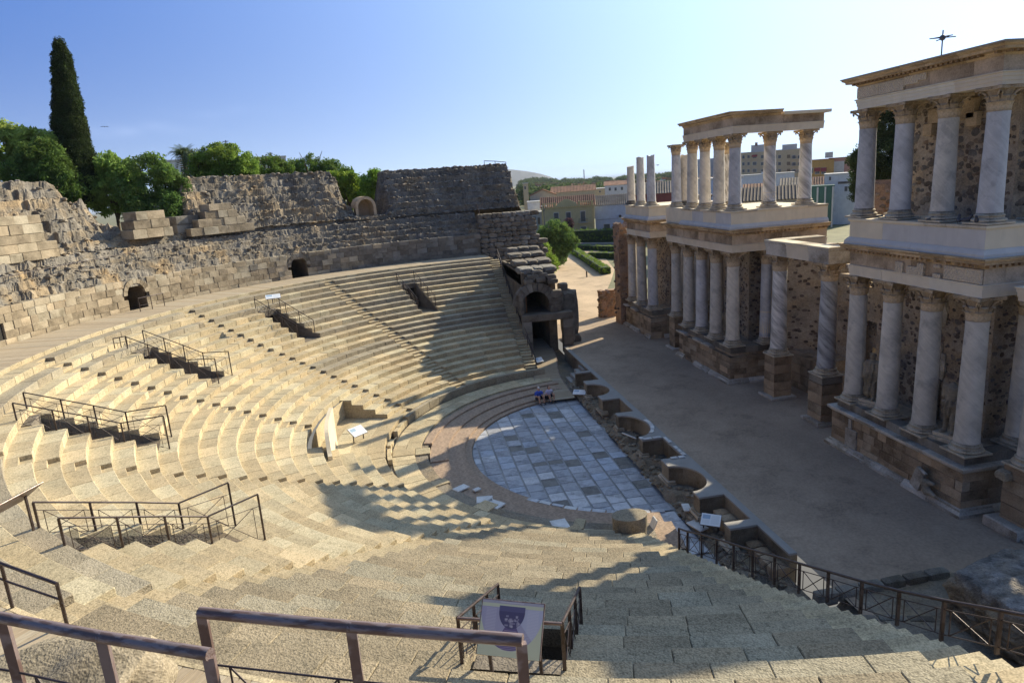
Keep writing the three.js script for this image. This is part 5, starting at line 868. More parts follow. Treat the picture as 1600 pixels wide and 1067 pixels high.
// foliage as instanced sprays spread through ellipsoids [x, y, z, rx, ry, rz]
function foliage(root, lobes, per, scale, col, v = 0.35, geos = CL, name = 'foliage', hole = 0.36) {
  const items = [];
  for (const [x, y, z, rx, ry, rz] of lobes) {
    const n = Math.round(per * (rx * ry + ry * rz + rx * rz) / 3);
    for (let i = 0; i < n; i++) { const u = rnd() * 2 - 1, a = rnd() * 6.283, q = Math.sqrt(1 - u * u), r = 0.5 + 0.55 * Math.sqrt(rnd()), px = x + rx * q * Math.cos(a) * r, py = y + ry * u * r, pz = z + rz * q * Math.sin(a) * r; if (vnoise(px * 0.9 + root.position.x, py * 0.9, pz * 0.9) < hole * (0.6 + 0.5 * r)) continue; items.push([px, py, pz]); }
  }
  const byG = geos.map(() => []); items.forEach((p, i) => byG[i % geos.length].push(p)); const c = new THREE.Color(), m = new THREE.Matrix4(), Q = new THREE.Quaternion(), E = new THREE.Euler();
  byG.forEach((ps, gi) => { if (!ps.length) return; const im = new THREE.InstancedMesh(geos[gi], LEAF, ps.length); im.name = name; im.castShadow = im.receiveShadow = true; ps.forEach((p, i) => { E.set(rr(0, 6), rr(0, 6), rr(0, 6)); const s = scale * rr(0.7, 1.35); m.compose(V3(...p), Q.setFromEuler(E), V3(s, s, s)); im.setMatrixAt(i, m); const k = 1 + v * (rnd() * 2 - 1), w = 1 + 0.25 * (vnoise(p[0] * 0.6, p[1] * 0.6, p[2] * 0.6) - 0.5); im.setColorAt(i, c.setRGB(col[0] * k * w * 1.6, col[1] * k * 1.6, col[2] * k * 1.5)); }); im.userData.kind = 'stuff'; root.add(im); });
}
function trunk(root, h, r, lean = 0, limbs = 4, spread = 1.6) {
  const L = [], one = (pts, a, b) => { for (let i = 0; i + 1 < pts.length; i++) { const A = V3(...pts[i]), B = V3(...pts[i + 1]), n = pts.length - 1, g = new THREE.CylinderGeometry(lerp(a, b, (i + 1) / n), lerp(a, b, i / n), A.distanceTo(B) * 1.04, 8); g.applyQuaternion(new THREE.Quaternion().setFromUnitVectors(V3(0, 1, 0), B.clone().sub(A).normalize())); g.translate(...A.add(B).multiplyScalar(0.5).toArray()); L.push(boxUV(g)); } };
  one([[0, -0.3, 0], [lean * 0.3, h * 0.4, 0.1], [lean, h, 0]], r, r * 0.6);
  for (let i = 0; i < limbs; i++) { const a = (i / limbs) * 6.28 + rnd(), s = spread * rr(0.7, 1.2); one([[lean * 0.8, h * rr(0.65, 0.95), 0], [lean + Math.cos(a) * s * 0.5, h + s * 0.6, Math.sin(a) * s * 0.5], [lean + Math.cos(a) * s, h + s * rr(1, 1.7), Math.sin(a) * s]], r * 0.45, r * 0.12); }
  return part('trunk', merge(L), BARK, root);
}
const HILLY = 9.4;
function tree(name, label, u, v, D, lobes, base, per, scale, col, o = {}) {
  const P = at(u, v, { d: D }), t = thing(name, label, 'tree', [P.x, base, P.z], 0, o.group), dy = P.y - base;
  const low = Math.min(...lobes.map((l) => l[1] - l[4])) + dy; trunk(t, Math.max(1, low + 1), o.r ?? 0.22, o.lean ?? 0.2, 5, o.spread ?? 1.5);
  foliage(t, lobes.map(([x, y, z, ...r]) => [x, y + dy, z, ...r]), per, scale, col, o.v ?? 0.35, o.geos ?? CL, 'foliage', o.hole ?? 0.36); return t;
}
// u, v: centre of the crown's top part
tree('feathery_tree', 'light green feathery tree at the picture edge left of the cypress', 28, 240, 76, [[-1.5, 0.6, 0, 2.4, 2.2, 2.2], [1.6, 0, 0.4, 2.3, 2.0, 2], [0, -2.2, 0, 3.6, 2.4, 2.8], [-4, -0.5, 0, 2.4, 2.2, 2.2], [2.4, -2, 1, 1.6, 1.8, 1.6]], HILLY, 60, 0.85, [0.19, 0.25, 0.06], { geos: CLF, hole: 0.42 });
tree('round_tree', 'dark green rounded tree just left of the cypress', 66, 255, 72, [[0, 0, 0, 1.9, 1.9, 1.9], [-1.3, -0.9, 0.4, 1.6, 1.5, 1.6], [0.5, -1.8, 0, 2.1, 2, 2]], HILLY, 90, 0.7, [0.06, 0.1, 0.022]);
tree('light_green_tree', 'light green tree just right of the cypress', 166, 268, 74, [[0, 0, 0, 1.4, 1.6, 1.5], [1.5, -0.9, 0, 1.6, 1.6, 1.5], [0, -2, 0, 2.2, 1.9, 1.8], [-1, -0.6, 0, 1.2, 1.2, 1.2]], HILLY, 80, 0.75, [0.15, 0.22, 0.05], { geos: CLF });
tree('bushy_tree', 'mid green bushy tree filling the gap between the two ruined masses', 236, 285, 70, [[0, 0.9, 0, 1.9, 1.6, 1.7], [1.6, -0.6, 0.3, 1.7, 1.8, 1.7], [-1.3, -0.9, 0, 1.6, 1.7, 1.6], [0, -2.8, 0, 2.6, 2, 2], [0.8, -4.4, 0.3, 2.4, 2, 2]], 7.5, 90, 0.75, [0.085, 0.14, 0.035]);
tree('olive_tree', 'grey green tree standing right of the palm', 308, 257, 82, [[0, 0, 0, 1.4, 1.4, 1.3], [-0.6, -1.4, 0, 1.7, 1.4, 1.5], [0.9, -0.6, 0, 1.2, 1.2, 1.2]], HILLY, 80, 0.7, [0.1, 0.13, 0.075]);
tree('round_tree', 'large round yellow green tree above the middle ruined mass', 346, 257, 80, [[0, 0.6, 0, 2.2, 1.5, 1.9], [1.9, -0.2, 0, 1.7, 1.4, 1.6], [-1.7, -0.3, 0, 1.7, 1.5, 1.6], [0.4, -1.4, 0, 3, 1.6, 2]], HILLY, 95, 0.75, [0.13, 0.19, 0.035]);
tree('round_tree', 'green round tree behind the middle mass, right of the large yellow green one', 418, 262, 86, [[0, 0, 0, 2.3, 1.2, 1.8], [-2, -0.4, 0, 1.5, 1.1, 1.3], [1.6, -0.3, 0, 1.3, 1, 1.2]], HILLY, 90, 0.75, [0.1, 0.15, 0.03]);
tree('tall_sprig_tree', 'green tree with a thin sprig rising above its crown, behind the middle mass', 478, 262, 88, [[0, 0, 0, 2.2, 1.2, 1.7], [0.6, 1.2, 0, 0.9, 0.7, 0.8], [0.9, 1.7, 0, 0.8, 0.35, 0.6], [2.6, -0.5, 0, 1.9, 1.2, 1.5]], HILLY, 85, 0.7, [0.1, 0.15, 0.035], { lean: 0.6 });
tree('round_tree', 'bright green tree at the left side of the gap before the far dark block', 540, 296, 86, [[0, 0.8, 0, 1.7, 1.6, 1.5], [-1.1, 1.3, 0, 1.3, 1.1, 1.2], [0.6, -0.8, 0, 1.6, 1.6, 1.5]], 9.4, 90, 0.8, [0.15, 0.21, 0.03], { geos: CLF });
tree('round_tree', 'bright yellow green tree filling the gap beside the far dark block', 584, 298, 84, [[0, 1.0, 0, 1.5, 1.4, 1.4], [0.6, 0.4, 0, 1.2, 1.6, 1.2], [-0.4, -0.9, 0, 1.6, 1.6, 1.5], [0.4, -2, 0, 1.8, 1.4, 1.4]], 9.4, 95, 0.8, [0.14, 0.22, 0.03]);
{ // cypress
  const P = at(118, 290, { d: 75 }), T = at(90, 58, { d: 75 }), t = thing('cypress', 'tall dark leaning cypress rising above the left ruined mass', 'tree', [P.x, HILLY - 1, P.z]), y0 = P.y - HILLY, H = T.y - P.y, dx = T.x - P.x, dz = T.z - P.z, L = [];
  for (let i = 0; i < 34; i++) { const q = i / 33, r = lerp(2.0, 0.5, Math.pow(q, 0.9)) * (q > 0.95 ? 0.75 : 1) * rr(0.93, 1.07); L.push([dx * q + rr(-0.06, 0.06), y0 + H * q, dz * q + rr(-0.06, 0.06), r, 0.8, r]); }
  const tk = new THREE.CylinderGeometry(0.15, 0.4, H * 0.9 + y0, 8); tk.translate(0, (H * 0.9 + y0) / 2, 0); const p = tk.attributes.position; for (let i = 0; i < p.count; i++) { const q = clamp((p.getY(i) - y0) / H); p.setX(i, p.getX(i) + dx * q); p.setZ(i, p.getZ(i) + dz * q); } part('trunk', boxUV(tk), BARK, t);
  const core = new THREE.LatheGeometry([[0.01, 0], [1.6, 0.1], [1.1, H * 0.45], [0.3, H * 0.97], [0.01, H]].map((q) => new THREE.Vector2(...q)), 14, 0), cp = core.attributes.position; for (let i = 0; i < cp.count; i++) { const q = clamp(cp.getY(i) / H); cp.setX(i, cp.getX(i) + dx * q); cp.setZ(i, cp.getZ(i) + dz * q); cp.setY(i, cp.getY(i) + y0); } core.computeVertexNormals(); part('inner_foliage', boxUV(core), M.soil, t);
  foliage(t, L, 330, 0.55, [0.026, 0.042, 0.014], 0.5, CLN, 'foliage', 0.12);
}
{ // palm
  const P = at(285, 238, { d: 85 }), t = thing('palm_tree', 'fan palm with drooping fronds beside the white building', 'tree', [P.x, HILLY, P.z]), H = P.y - HILLY - 0.2;
  const tk = new THREE.CylinderGeometry(0.2, 0.28, H, 10, 6); tk.translate(0, H / 2, 0); part('trunk', boxUV(tk), BARK, t);
  const mat = leafMat('palm', [0.1, 0.14, 0.04]), dry = leafMat('palmdry', [0.24, 0.2, 0.09]);
  const frond = (L, drop) => { const b = new QB(), st = [], n = 8; for (let i = 0; i <= n; i++) { const q = i / n; st.push([L * q, L * (0.55 * q - drop * q * q), 0]); } for (let i = 1; i <= n; i++) for (const s of [-1, 1]) for (let k = 0; k < 2; k++) { const a = st[i - 1], c = st[i], w = L * 0.34 * Math.sin(Math.PI * (0.25 + 0.7 * (i / n))) , e = [lerp(a[0], c[0], k / 2) + w * 0.5, lerp(a[1], c[1], k / 2) - w * 0.35, s * w]; b.tri([lerp(a[0], c[0], k / 2), lerp(a[1], c[1], k / 2), 0], [lerp(a[0], c[0], k / 2 + 0.35), lerp(a[1], c[1], k / 2 + 0.35), 0], e); } return b.geo(); };
  const F = [0.5, 0.9, 1.3].map((d) => frond(1.7, d)), fd = frond(1.5, 2.1);
  for (let i = 0; i < 34; i++) { const m = part('frond', pick(F), mat, t); m.position.y = H; m.rotation.set(0, i * 2.399, 0); m.rotation.z = rr(-0.3, 0.75); m.rotation.order = 'YXZ'; }
  for (let i = 0; i < 12; i++) { const m = part('dry_frond', fd, dry, t); m.position.y = H - 0.15; m.rotation.set(0, i * 2.1, 0); }
}
{ const P = at(1384, 235, { d: 66 }), t = thing('pine_tree', 'dark pine seen between the first upper columns of the near stage block', 'tree', [P.x, 1.3, P.z]), y = P.y - 1.3; trunk(t, y - 2, 0.35, 0, 5, 2); foliage(t, [[0, y + 2.6, 0, 1.6, 1.6, 1.6], [0.4, y, 0, 2.2, 2.4, 2.2], [-0.6, y - 2.6, 0, 2.3, 2.2, 2.3], [-1.9, y - 0.6, 0, 1.1, 0.6, 1.1], [1.5, y + 1.2, 0, 1.5, 1.6, 1.5]], 120, 0.75, [0.04, 0.06, 0.025], 0.4, CLN); }
tree('garden_tree', 'round green garden tree at the head of the dirt path', 866, 372, 112, [[0, 0.8, 0, 2.6, 2, 2.4], [-1.6, -0.4, 0.5, 2.2, 2, 2.1], [1.7, -0.4, 0.4, 2.1, 1.9, 2], [0, -1.4, 0, 2.8, 1.8, 2.4], [0.4, -2.8, 0, 1.8, 1.6, 1.8]], 1.3, 70, 0.85, [0.095, 0.15, 0.04], { r: 0.28 });
tree('shrub_tree', 'bright green shrub at the foot of the far dark masonry block', 851, 396, 96, [[0, 0, 0, 1.2, 1.4, 1.2], [0.6, -1.4, 0, 1.2, 1.4, 1.2]], 1.3, 70, 0.8, [0.16, 0.23, 0.04]);
tree('purple_tree', 'small dark purple tree before the yellow house', 889, 350, 172, [[0, 0, 0, 1.1, 1.3, 1.1], [0, -1.2, 0, 1, 1.2, 1]], 1.3, 70, 0.8, [0.07, 0.04, 0.05]);
function hedge(label, pts, w, h, col) {
  const A = pts.map(([u, v]) => at(u, v, { y: 1.38 })), t = thing('hedge', label, 'hedge', [A[0].x, 1.36, A[0].z]), L = [];
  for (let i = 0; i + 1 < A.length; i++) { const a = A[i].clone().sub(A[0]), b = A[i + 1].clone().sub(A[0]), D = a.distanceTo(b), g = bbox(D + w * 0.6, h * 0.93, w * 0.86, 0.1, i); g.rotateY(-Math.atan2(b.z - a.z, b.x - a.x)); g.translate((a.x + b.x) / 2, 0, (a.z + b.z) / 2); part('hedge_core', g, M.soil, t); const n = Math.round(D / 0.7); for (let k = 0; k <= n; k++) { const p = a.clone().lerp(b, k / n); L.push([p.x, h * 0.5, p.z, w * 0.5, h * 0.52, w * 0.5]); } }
  foliage(t, L, 34, 0.5, col, 0.3, CLN, 'foliage', 0.1);
}
hedge('long tall clipped hedge below the yellow and white houses', [[893, 381], [985, 380]], 2.0, 3.2, [0.1, 0.16, 0.025]);
hedge('low clipped hedge bending along the dirt path', [[893, 393], [921, 411], [946, 428]], 1.7, 1.15, [0.15, 0.22, 0.03]);
hedge('low clipped hedge running across behind the bent one', [[900, 390], [970, 392]], 1.5, 1.0, [0.15, 0.22, 0.03]);
hedge('low clipped hedge ending at the stage corner', [[924, 403], [972, 404]], 1.5, 1.1, [0.14, 0.21, 0.03]);
{ const A = at(885, 385, { y: 1.38 }), B = at(985, 384, { y: 1.38 }); const g = bbox(A.distanceTo(B), 0.8, 0.5, 0.03, 3), m = single('garden_wall', g, M.coping, 'low grey garden wall in front of the long tall hedge', 'wall'); m.position.copy(A).add(B).multiplyScalar(0.5).setY(1.3); m.rotation.y = -Math.atan2(B.z - A.z, B.x - A.x); }
for (const [u, v, lab] of [[917, 433, 'small brown post standing on the dirt path']]) { const P = at(u, v, { y: 1.39 }), g = thing('path_post', lab, 'post', P.toArray()); part('shaft', new THREE.CylinderGeometry(0.1, 0.11, 0.8, 10).translate(0, 0.4, 0), M.rod, g); part('cap', new THREE.SphereGeometry(0.12, 10, 6).translate(0, 0.82, 0), M.rod, g); }

// ------------------------------------------------------------------ the town
const HM = {}; const hm = (k, rgb, map) => (HM[k] = mk('house_' + k, rgb, map, null, 0, 0.85));
hm('yellow', [0.62, 0.55, 0.3], 'plaster'); hm('trim', [0.7, 0.58, 0.28], 'plaster'); hm('white', [0.78, 0.8, 0.82], 'plaster'); hm('bluewhite', [0.62, 0.72, 0.86], 'plaster'); hm('cream', [0.62, 0.53, 0.36], 'plaster'); hm('beige', [0.55, 0.47, 0.36], 'plaster'); hm('brown', [0.33, 0.21, 0.15], 'plaster'); hm('red', [0.3, 0.09, 0.07], 'plaster'); hm('pink', [0.6, 0.34, 0.29], 'plaster'); hm('orange', [0.6, 0.36, 0.12], 'plaster'); hm('pale', [0.66, 0.66, 0.64], 'plaster');
hm('tile', [0.36, 0.18, 0.11], 'old'); hm('tilegrey', [0.25, 0.22, 0.2], 'old'); hm('tiledark', [0.17, 0.13, 0.11], 'old'); hm('shutter', [0.2, 0.15, 0.1]); hm('awning', [0.35, 0.06, 0.05]); hm('green', [0.06, 0.14, 0.11]); mk('pane', [0.06, 0.08, 0.1], null, null, 0, 0.15); mk('iron', [0.08, 0.08, 0.09], null, null, 0, 0.5);
const GY = 1.36;
function house(name, label, u0, u1, vTop, D, wall, o = {}) {
  const um = (u0 + u1) / 2, A = at(u0, vTop, { d: D }), B = at(u1, o.vTop1 ?? vTop, { d: D * (o.skew ?? 1) }), mid = A.clone().add(B).multiplyScalar(0.5), base = o.base ?? GY, W = Math.hypot(B.x - A.x, B.z - A.z), H = (A.y + B.y) / 2 - base, dep = o.dep ?? Math.max(6, W * 0.6), turn = -Math.atan2(B.z - A.z, B.x - A.x);
  const g = thing(name, label, o.cat ?? 'house', [mid.x, base, mid.z], turn); g.updateMatrixWorld(true);
  const loc = (u, v) => { const d = ray(u, v), n = V3(Math.sin(turn), 0, Math.cos(turn)), t = mid.clone().sub(CAM).dot(n) / d.dot(n), p = CAM.clone().addScaledVector(d, t); return g.worldToLocal(p); };
  void um; part('wall', bbox(W, H, dep, 0.03, u0).translate(0, 0, -dep / 2), wall, g);
  if (o.roof === 'tile' || o.roof === 'gable') {
    const rh = o.rh ?? 1.6, ov = 0.35, rm = o.rmat ?? HM.tile, side = o.roof === 'gable', L = [], n = Math.max(4, Math.round((side ? dep : W) / 0.5));
    const slopes = side ? null : [[0, H, ov * 0.6, -dep / 2, H + rh], [0, H, -dep - ov * 0.6, -dep / 2, H + rh]];
    if (slopes) for (const [, y0, z0, z1, y1] of slopes) { const S = new QB(); S.q([-W / 2 - ov, y0, z0], [W / 2 + ov, y0, z0], [W / 2 + ov, y1, z1], [-W / 2 - ov, y1, z1]); L.push(S.geo()); for (let i = 0; i <= n; i++) { const x = lerp(-W / 2 - ov, W / 2 + ov, i / n); L.push(tube([[x, y0 + 0.0, z0], [x, y1 + 0.0, z1]], 0.1, 5)); } }
    else { const S = new QB(); for (const s of [-1, 1]) { S.q([s * (W / 2 + ov), H - 0.1, ov], [s * (W / 2 + ov), H - 0.1, -dep - ov], [0, H + rh, -dep - ov], [0, H + rh, ov]); for (let i = 0; i <= n; i++) { const z = lerp(ov, -dep - ov, i / n); L.push(tube([[s * (W / 2 + ov), H - 0.06, z], [0, H + rh + 0.04, z]], 0.13, 5)); } } L.push(S.geo()); part('gable', new QB().tri([-W / 2, H - 0.02, 0], [W / 2, H - 0.02, 0], [0, H + rh - 0.1, 0]).geo(), wall, g); }
    const ends = new QB(); if (!side) for (const s of [-1, 1]) ends.tri([s * W / 2, H, 0], [s * W / 2, H, -dep], [s * W / 2, H + rh, -dep / 2]); if (!side) part('gable', ends.geo(), wall, g);
    part('roof', merge(L), rm, g);
  } else if (o.roof !== 'none') { part('roof', bbox(W + 0.3, 0.3, dep + 0.3, 0.03, 3).translate(0, H - 0.02, -dep / 2), o.rmat ?? HM.pale, g); }
  const rect = (u, v, U, V) => { const p = loc(u, v), q = loc(U, V); return [(p.x + q.x) / 2, (p.y + q.y) / 2, Math.abs(q.x - p.x), Math.abs(p.y - q.y)]; };
  for (const [u, v, U, V, kind] of o.win ?? []) {
    const [x, y, w, h] = rect(u, v, U, V), f = part('window', bbox(w, h, 0.12, 0.01, u).translate(x, y - h / 2, 0.03), kind === 'shutter' ? HM.shutter : HM.pale, g);
    const pn = part('pane', new THREE.BoxGeometry(w * 0.84, h * 0.88, 0.05).translate(x, y, 0.085), kind === 'shutter' ? HM.shutter : M.pane, f); void pn;
    if (kind === 'balcony') { const bl = part('balcony', bbox(w * 1.7, 0.12, 0.8, 0.02, u).translate(x, y - h / 2 - 0.1, 0.4), HM.pale, g), L = []; for (let i = 0; i <= 8; i++) L.push(squareBar([x + w * 0.85 * (i / 4 - 1), y - h / 2, 0.78], [x + w * 0.85 * (i / 4 - 1), y - h / 2 + 0.95, 0.78], 0.05)); L.push(squareBar([x - w * 0.85, y - h / 2 + 0.95, 0.78], [x + w * 0.85, y - h / 2 + 0.95, 0.78], 0.07)); stuff(part('balcony_rail', merge(L), M.iron, bl)); }
    if (kind === 'awning') part('awning', new QB().q([x - w * 0.6, y + h / 2, 0.05], [x + w * 0.6, y + h / 2, 0.05], [x + w * 0.6, y - h * 0.1, 1.3], [x - w * 0.6, y - h * 0.1, 1.3]).geo(), HM.awning, g);
  }
  for (const [u, v, U, V, mat, d, nm] of o.blocks ?? []) { const [x, y, w, h] = rect(u, v, U, V); part(nm ?? 'roof_structure', bbox(w, h, d ?? 3, 0.02, u).translate(x, y - h / 2, -(d ?? 3) / 2 + (o.front ?? 0.02) - (nm ? -0.06 : 1)), mat ?? wall, g); }
  return Object.assign(g, { loc, W, H, dep });
}
{
  const y = house('yellow_house', 'yellow house with pediment, tiled roof and three tall windows above the hedge', 846, 928, 324, 180, HM.yellow, { vTop1: 321, dep: 9, roof: 'tile', rh: 2.6, win: [[865, 332, 874, 349, 'balcony'], [884, 331, 893, 348, 'balcony'], [906.5, 329.5, 915.5, 347, 'balcony'], [907, 354, 917, 362], [866, 356, 875, 364], [885, 355, 893, 363]] });
  const W = y.W, H = y.H; part('cornice', bbox(W + 0.3, 0.22, 0.5, 0.04, 2).translate(0, H - 0.25, 0.1), HM.trim, y); part('string_course', bbox(W, 0.18, 0.2, 0.03, 2).translate(0, H * 0.36, 0.06), HM.trim, y);
  const pd = new THREE.Shape([new THREE.Vector2(-3, 0), new THREE.Vector2(3, 0), new THREE.Vector2(2.4, 0.9), new THREE.Vector2(0.5, 1.9), new THREE.Vector2(-0.5, 1.9), new THREE.Vector2(-2.4, 0.9)]), pe = new THREE.ExtrudeGeometry(pd, { depth: 0.3, bevelEnabled: false }); pe.translate(-0.2, H - 0.03, -0.1); part('pediment', boxUV(pe), HM.yellow, y);
  for (const [a, b] of [[-W / 2 + 0.5, -3.3], [3.0, W / 2 - 0.4]]) { part('parapet_rail', bbox(b - a, 0.16, 0.3, 0.02, 3).translate((a + b) / 2, H + 0.95, 0.05), HM.yellow, y); for (let x = a + 0.2; x < b; x += 0.5) part('baluster', new THREE.CylinderGeometry(0.1, 0.13, 1, 6).translate(x, H + 0.47, 0.05), HM.yellow, y); for (const x of [a, b]) part('parapet_post', bbox(0.5, 1.15, 0.4, 0.03, 4).translate(x, H, 0.05), HM.trim, y); }
  for (const x of [-W / 2 + 0.25, W / 2 - 0.25]) part('corner_strip', bbox(0.5, H, 0.1, 0.02, 5).translate(x, 0, 0.05), HM.trim, y);
  const b = house('white_house', 'pale blue white house with a grey corrugated roof right of the yellow house', 929.5, 1012, 319, 183, HM.bluewhite, { dep: 10, roof: 'tile', rh: 2.5, rmat: HM.tilegrey, win: [[943, 350, 954, 359], [998, 340, 1006, 352]] }); part('wall_lamp', new THREE.SphereGeometry(0.35, 10, 8).translate(b.loc(969, 337.5).x, b.loc(969, 337.5).y, 0.3), M.black, b); part('cable', squareBar([b.loc(932, 344).x, b.loc(932, 344).y, 0.06], [b.loc(966, 341).x, b.loc(966, 341).y, 0.06], 0.06), M.iron, b);
}
house('terracotta_house', 'low house with a brown tiled gable behind the left side of the yellow house', 828, 868, 305, 205, HM.beige, { roof: 'gable', rh: 1.6, dep: 14 });
house('white_house', 'small white house with a flat roof left of the yellow house', 824, 845, 316, 196, HM.white, { dep: 8, win: [[829, 328, 834, 338], [838, 329, 842, 337]] });
house('grey_house', 'grey and pink ground floor building left of the yellow house', 820, 846, 333, 188, HM.pale, { dep: 5, win: [[832, 338, 838, 350], [840, 340, 844, 350, 'shutter']] });
house('flat_roof_building', 'pale tall narrow building beside the far dark masonry block', 817, 825, 287, 230, HM.cream, { dep: 8, win: [[819, 291, 822, 296]] });
house('long_red_roof_house', 'long low house with a red tiled roof behind the yellow house roof', 862, 930, 300.5, 245, HM.cream, { vTop1: 298, roof: 'tile', rh: 2, dep: 12 });
house('cream_house', 'cream building with a flat roof above the white house roof', 921, 945, 296, 262, HM.cream, { vTop1: 295, dep: 12, win: [[926, 298, 929, 301], [936, 298, 939, 301]] });
house('white_building', 'white building with windows and reddish roof left of the broken column stumps', 945, 983, 290, 285, HM.white, { vTop1: 288, roof: 'tile', rh: 1.6, dep: 14, win: [[951, 293, 955, 298], [960, 293, 964, 298], [970, 292, 974, 297]] });
house('grey_roof_warehouse', 'dark red walled warehouse with a long grey roof behind the broken column stumps', 990, 1078, 304, 150, HM.red, { vTop1: 300, roof: 'tile', rh: 2.4, rmat: HM.tilegrey, dep: 12 });
house('white_house', 'white house wall seen between the first slender upper columns', 1074, 1116, 286, 165, HM.white, { roof: 'tile', rh: 1.3, rmat: HM.tiledark, win: [[1104, 294, 1110, 300], [1084, 300, 1090, 308]], dep: 9 });
house('brown_shed', 'low brown brick shed behind the slender upper columns', 1080, 1112, 308, 110, HM.brown, { dep: 5, rmat: HM.tiledark });
house('blue_white_house', 'tall pale blue house wall behind the corner upper column', 1112, 1161, 279, 128, HM.bluewhite, { dep: 7, win: [[1126, 296, 1131, 304], [1118, 312, 1123, 319]], skew: 1.03 });
house('white_tower_block', 'distant white apartment block left of the large cream one', 1090, 1119, 249, 340, HM.white, { dep: 14, win: [[1095, 254, 1099, 258], [1104, 254, 1108, 258], [1104, 261, 1108, 265]] });
house('brown_tower_block', 'distant brown apartment block between white and cream ones', 1119, 1144, 247, 330, HM.brown, { dep: 14, win: [[1137, 252, 1141, 256], [1137, 260, 1141, 264], [1122, 252, 1127, 257]] });
{
  const win = []; for (const v of [242, 253, 264]) for (const [u, w, k] of [[1160, 4], [1168, 4], [1176, 7, 'awning'], [1189, 5], [1199, 4], [1209, 5], [1216, 5], [1230, 5, 'shutter'], [1238, 6, 'balcony'], [1247, 5]]) win.push([u, v + (u % 3) * 0.4, u + w, v + 5 + (u % 3) * 0.4, v === 242 || k !== 'awning' ? k : undefined]);
  house('apartment_building', 'large cream apartment building with balconies and two pale roof towers', 1155, 1256, 238, 310, HM.cream, { cat: 'apartment building', vTop1: 234, dep: 16, win, blocks: [[1174, 227, 1199, 239, HM.pale, 5], [1223, 226, 1246, 236, HM.pale, 5], [1180, 222.5, 1184, 228, HM.brown, 1]] });
}
house('white_house', 'long white house wall in front of the cream apartment building', 1150, 1242, 276, 215, HM.white, { vTop1: 270, dep: 8, win: [[1205, 276, 1208, 279]], blocks: [[1190, 269, 1198, 274, HM.white, 3]] });
house('small_terracotta_roof_house', 'small house with an orange tiled roof left of the dark gabled roof', 1162, 1192, 297, 150, HM.white, { roof: 'tile', rh: 1.2, dep: 7 });
house('dark_gabled_house', 'cream house with a broad dark tiled roof behind the two veined upper columns', 1160, 1247, 314, 118, HM.cream, { roof: 'tile', rh: 2.0, rmat: HM.tiledark, dep: 10, vTop1: 311, win: [[1188, 318, 1193, 323]] });
house('white_house', 'white house with a grey sloping roof right of the dark gabled roof', 1222, 1262, 289, 150, HM.white, { roof: 'tile', rh: 1.4, rmat: HM.tilegrey, dep: 8 });
house('salmon_building', 'salmon and orange building with red awnings behind the end upper column', 1262, 1304, 252, 255, HM.orange, { cat: 'apartment building', vTop1: 248, dep: 12, rmat: HM.tile, win: [[1274, 262, 1281, 272, 'awning'], [1284, 262, 1291, 272, 'awning'], [1266, 262, 1271, 271]], blocks: [[1290, 238, 1302, 246, HM.pale, 4]] });
house('pink_building', 'white and pink building with a terracotta edged flat roof', 1296, 1345, 250, 262, HM.pink, { cat: 'apartment building', vTop1: 243, dep: 12, rmat: HM.tile, win: [[1330, 254, 1334, 260], [1338, 262, 1342, 268]], blocks: [[1297, 253, 1319, 272, HM.white, 1, 'white_bay']] });
house('tile_roof_house', 'low house with a pink tiled roof above the green porch', 1264, 1292, 288, 190, HM.white, { roof: 'tile', rh: 1.8, dep: 8 });
house('white_house', 'bright white house beside the green porch near the tall near columns', 1289, 1338, 275, 172, HM.white, { vTop1: 270, dep: 9, win: [[1296, 276, 1299, 282], [1320, 291, 1325, 299], [1328, 290, 1333, 298]], blocks: [[1310, 284, 1338, 286, HM.tilegrey, 1.4, 'porch_roof']] });
{ const g = house('green_porch', 'dark green porch with pale posts in front of the bright white house', 1265, 1304, 292, 165, HM.green, { cat: 'porch', dep: 3, rmat: HM.green }); for (const u of [1267, 1278, 1290, 1302]) part('porch_post', bbox(0.35, g.H, 0.3, 0.02, u).translate(g.loc(u, 300).x, 0, 0.1), HM.pale, g); }
house('white_building', 'white flat building beside the palm', 254, 292, 252, 130, HM.white, { base: 9, dep: 8, win: [[258, 256, 262, 260]] });
house('white_building', 'pale flat roof with parapet above the trees behind the middle mass', 386, 446, 246.5, 170, HM.pale, { base: 9, dep: 10 });
// aerials and masts
function mast(label, u, vb, vt, D, o) { const B = at(u, vb, o ?? { d: D }), T = at(u, vt, o ?? { d: D }), g = thing('aerial_mast', label, 'mast', B.toArray()), h = T.y - B.y; part('pole', tube([[0, -1.5, 0], [0, h, 0]], (D ?? 40) * 0.0007, 6), M.iron, g); return [g, h]; }
{ const [g, h] = mast('thin aerial with crossed arms standing on the near stage block roof', 1471, 94, 48, 42, { x: 13 }); for (const [y, l, a] of [[h * 0.75, 0.55, 0.3], [h * 0.72, 0.5, 1.8], [h * 0.78, 0.4, 1.0]]) part('arm', tube([[-l * Math.cos(a), y, -l * Math.sin(a)], [l * Math.cos(a), y, l * Math.sin(a)]], 0.025, 5), M.iron, g); part('hub', new THREE.SphereGeometry(0.13, 10, 8).translate(0, h * 0.75, 0), M.iron, g); }
{ const [g, h] = mast('thin aerial rising behind the round yellow green tree', 355, 238, 219, 120); part('arm', tube([[-0.5, h * 0.9, 0], [0.4, h * 0.9, 0]], 0.06, 5), M.iron, g); }
{ const [g, h] = mast('slim aerial on the pale flat roof behind the trees', 424, 247, 238, 170); part('arm', tube([[-0.4, h * 0.8, 0], [0.4, h * 0.8, 0]], 0.08, 5), M.iron, g); }
{ const [g, h] = mast('lattice mast on the distant ridge above the yellow house', 913, 281, 265, 2300); part('top', tube([[0, h * 0.6, 0], [0, h, 0]], 2.2, 5), HM.pale, g); }
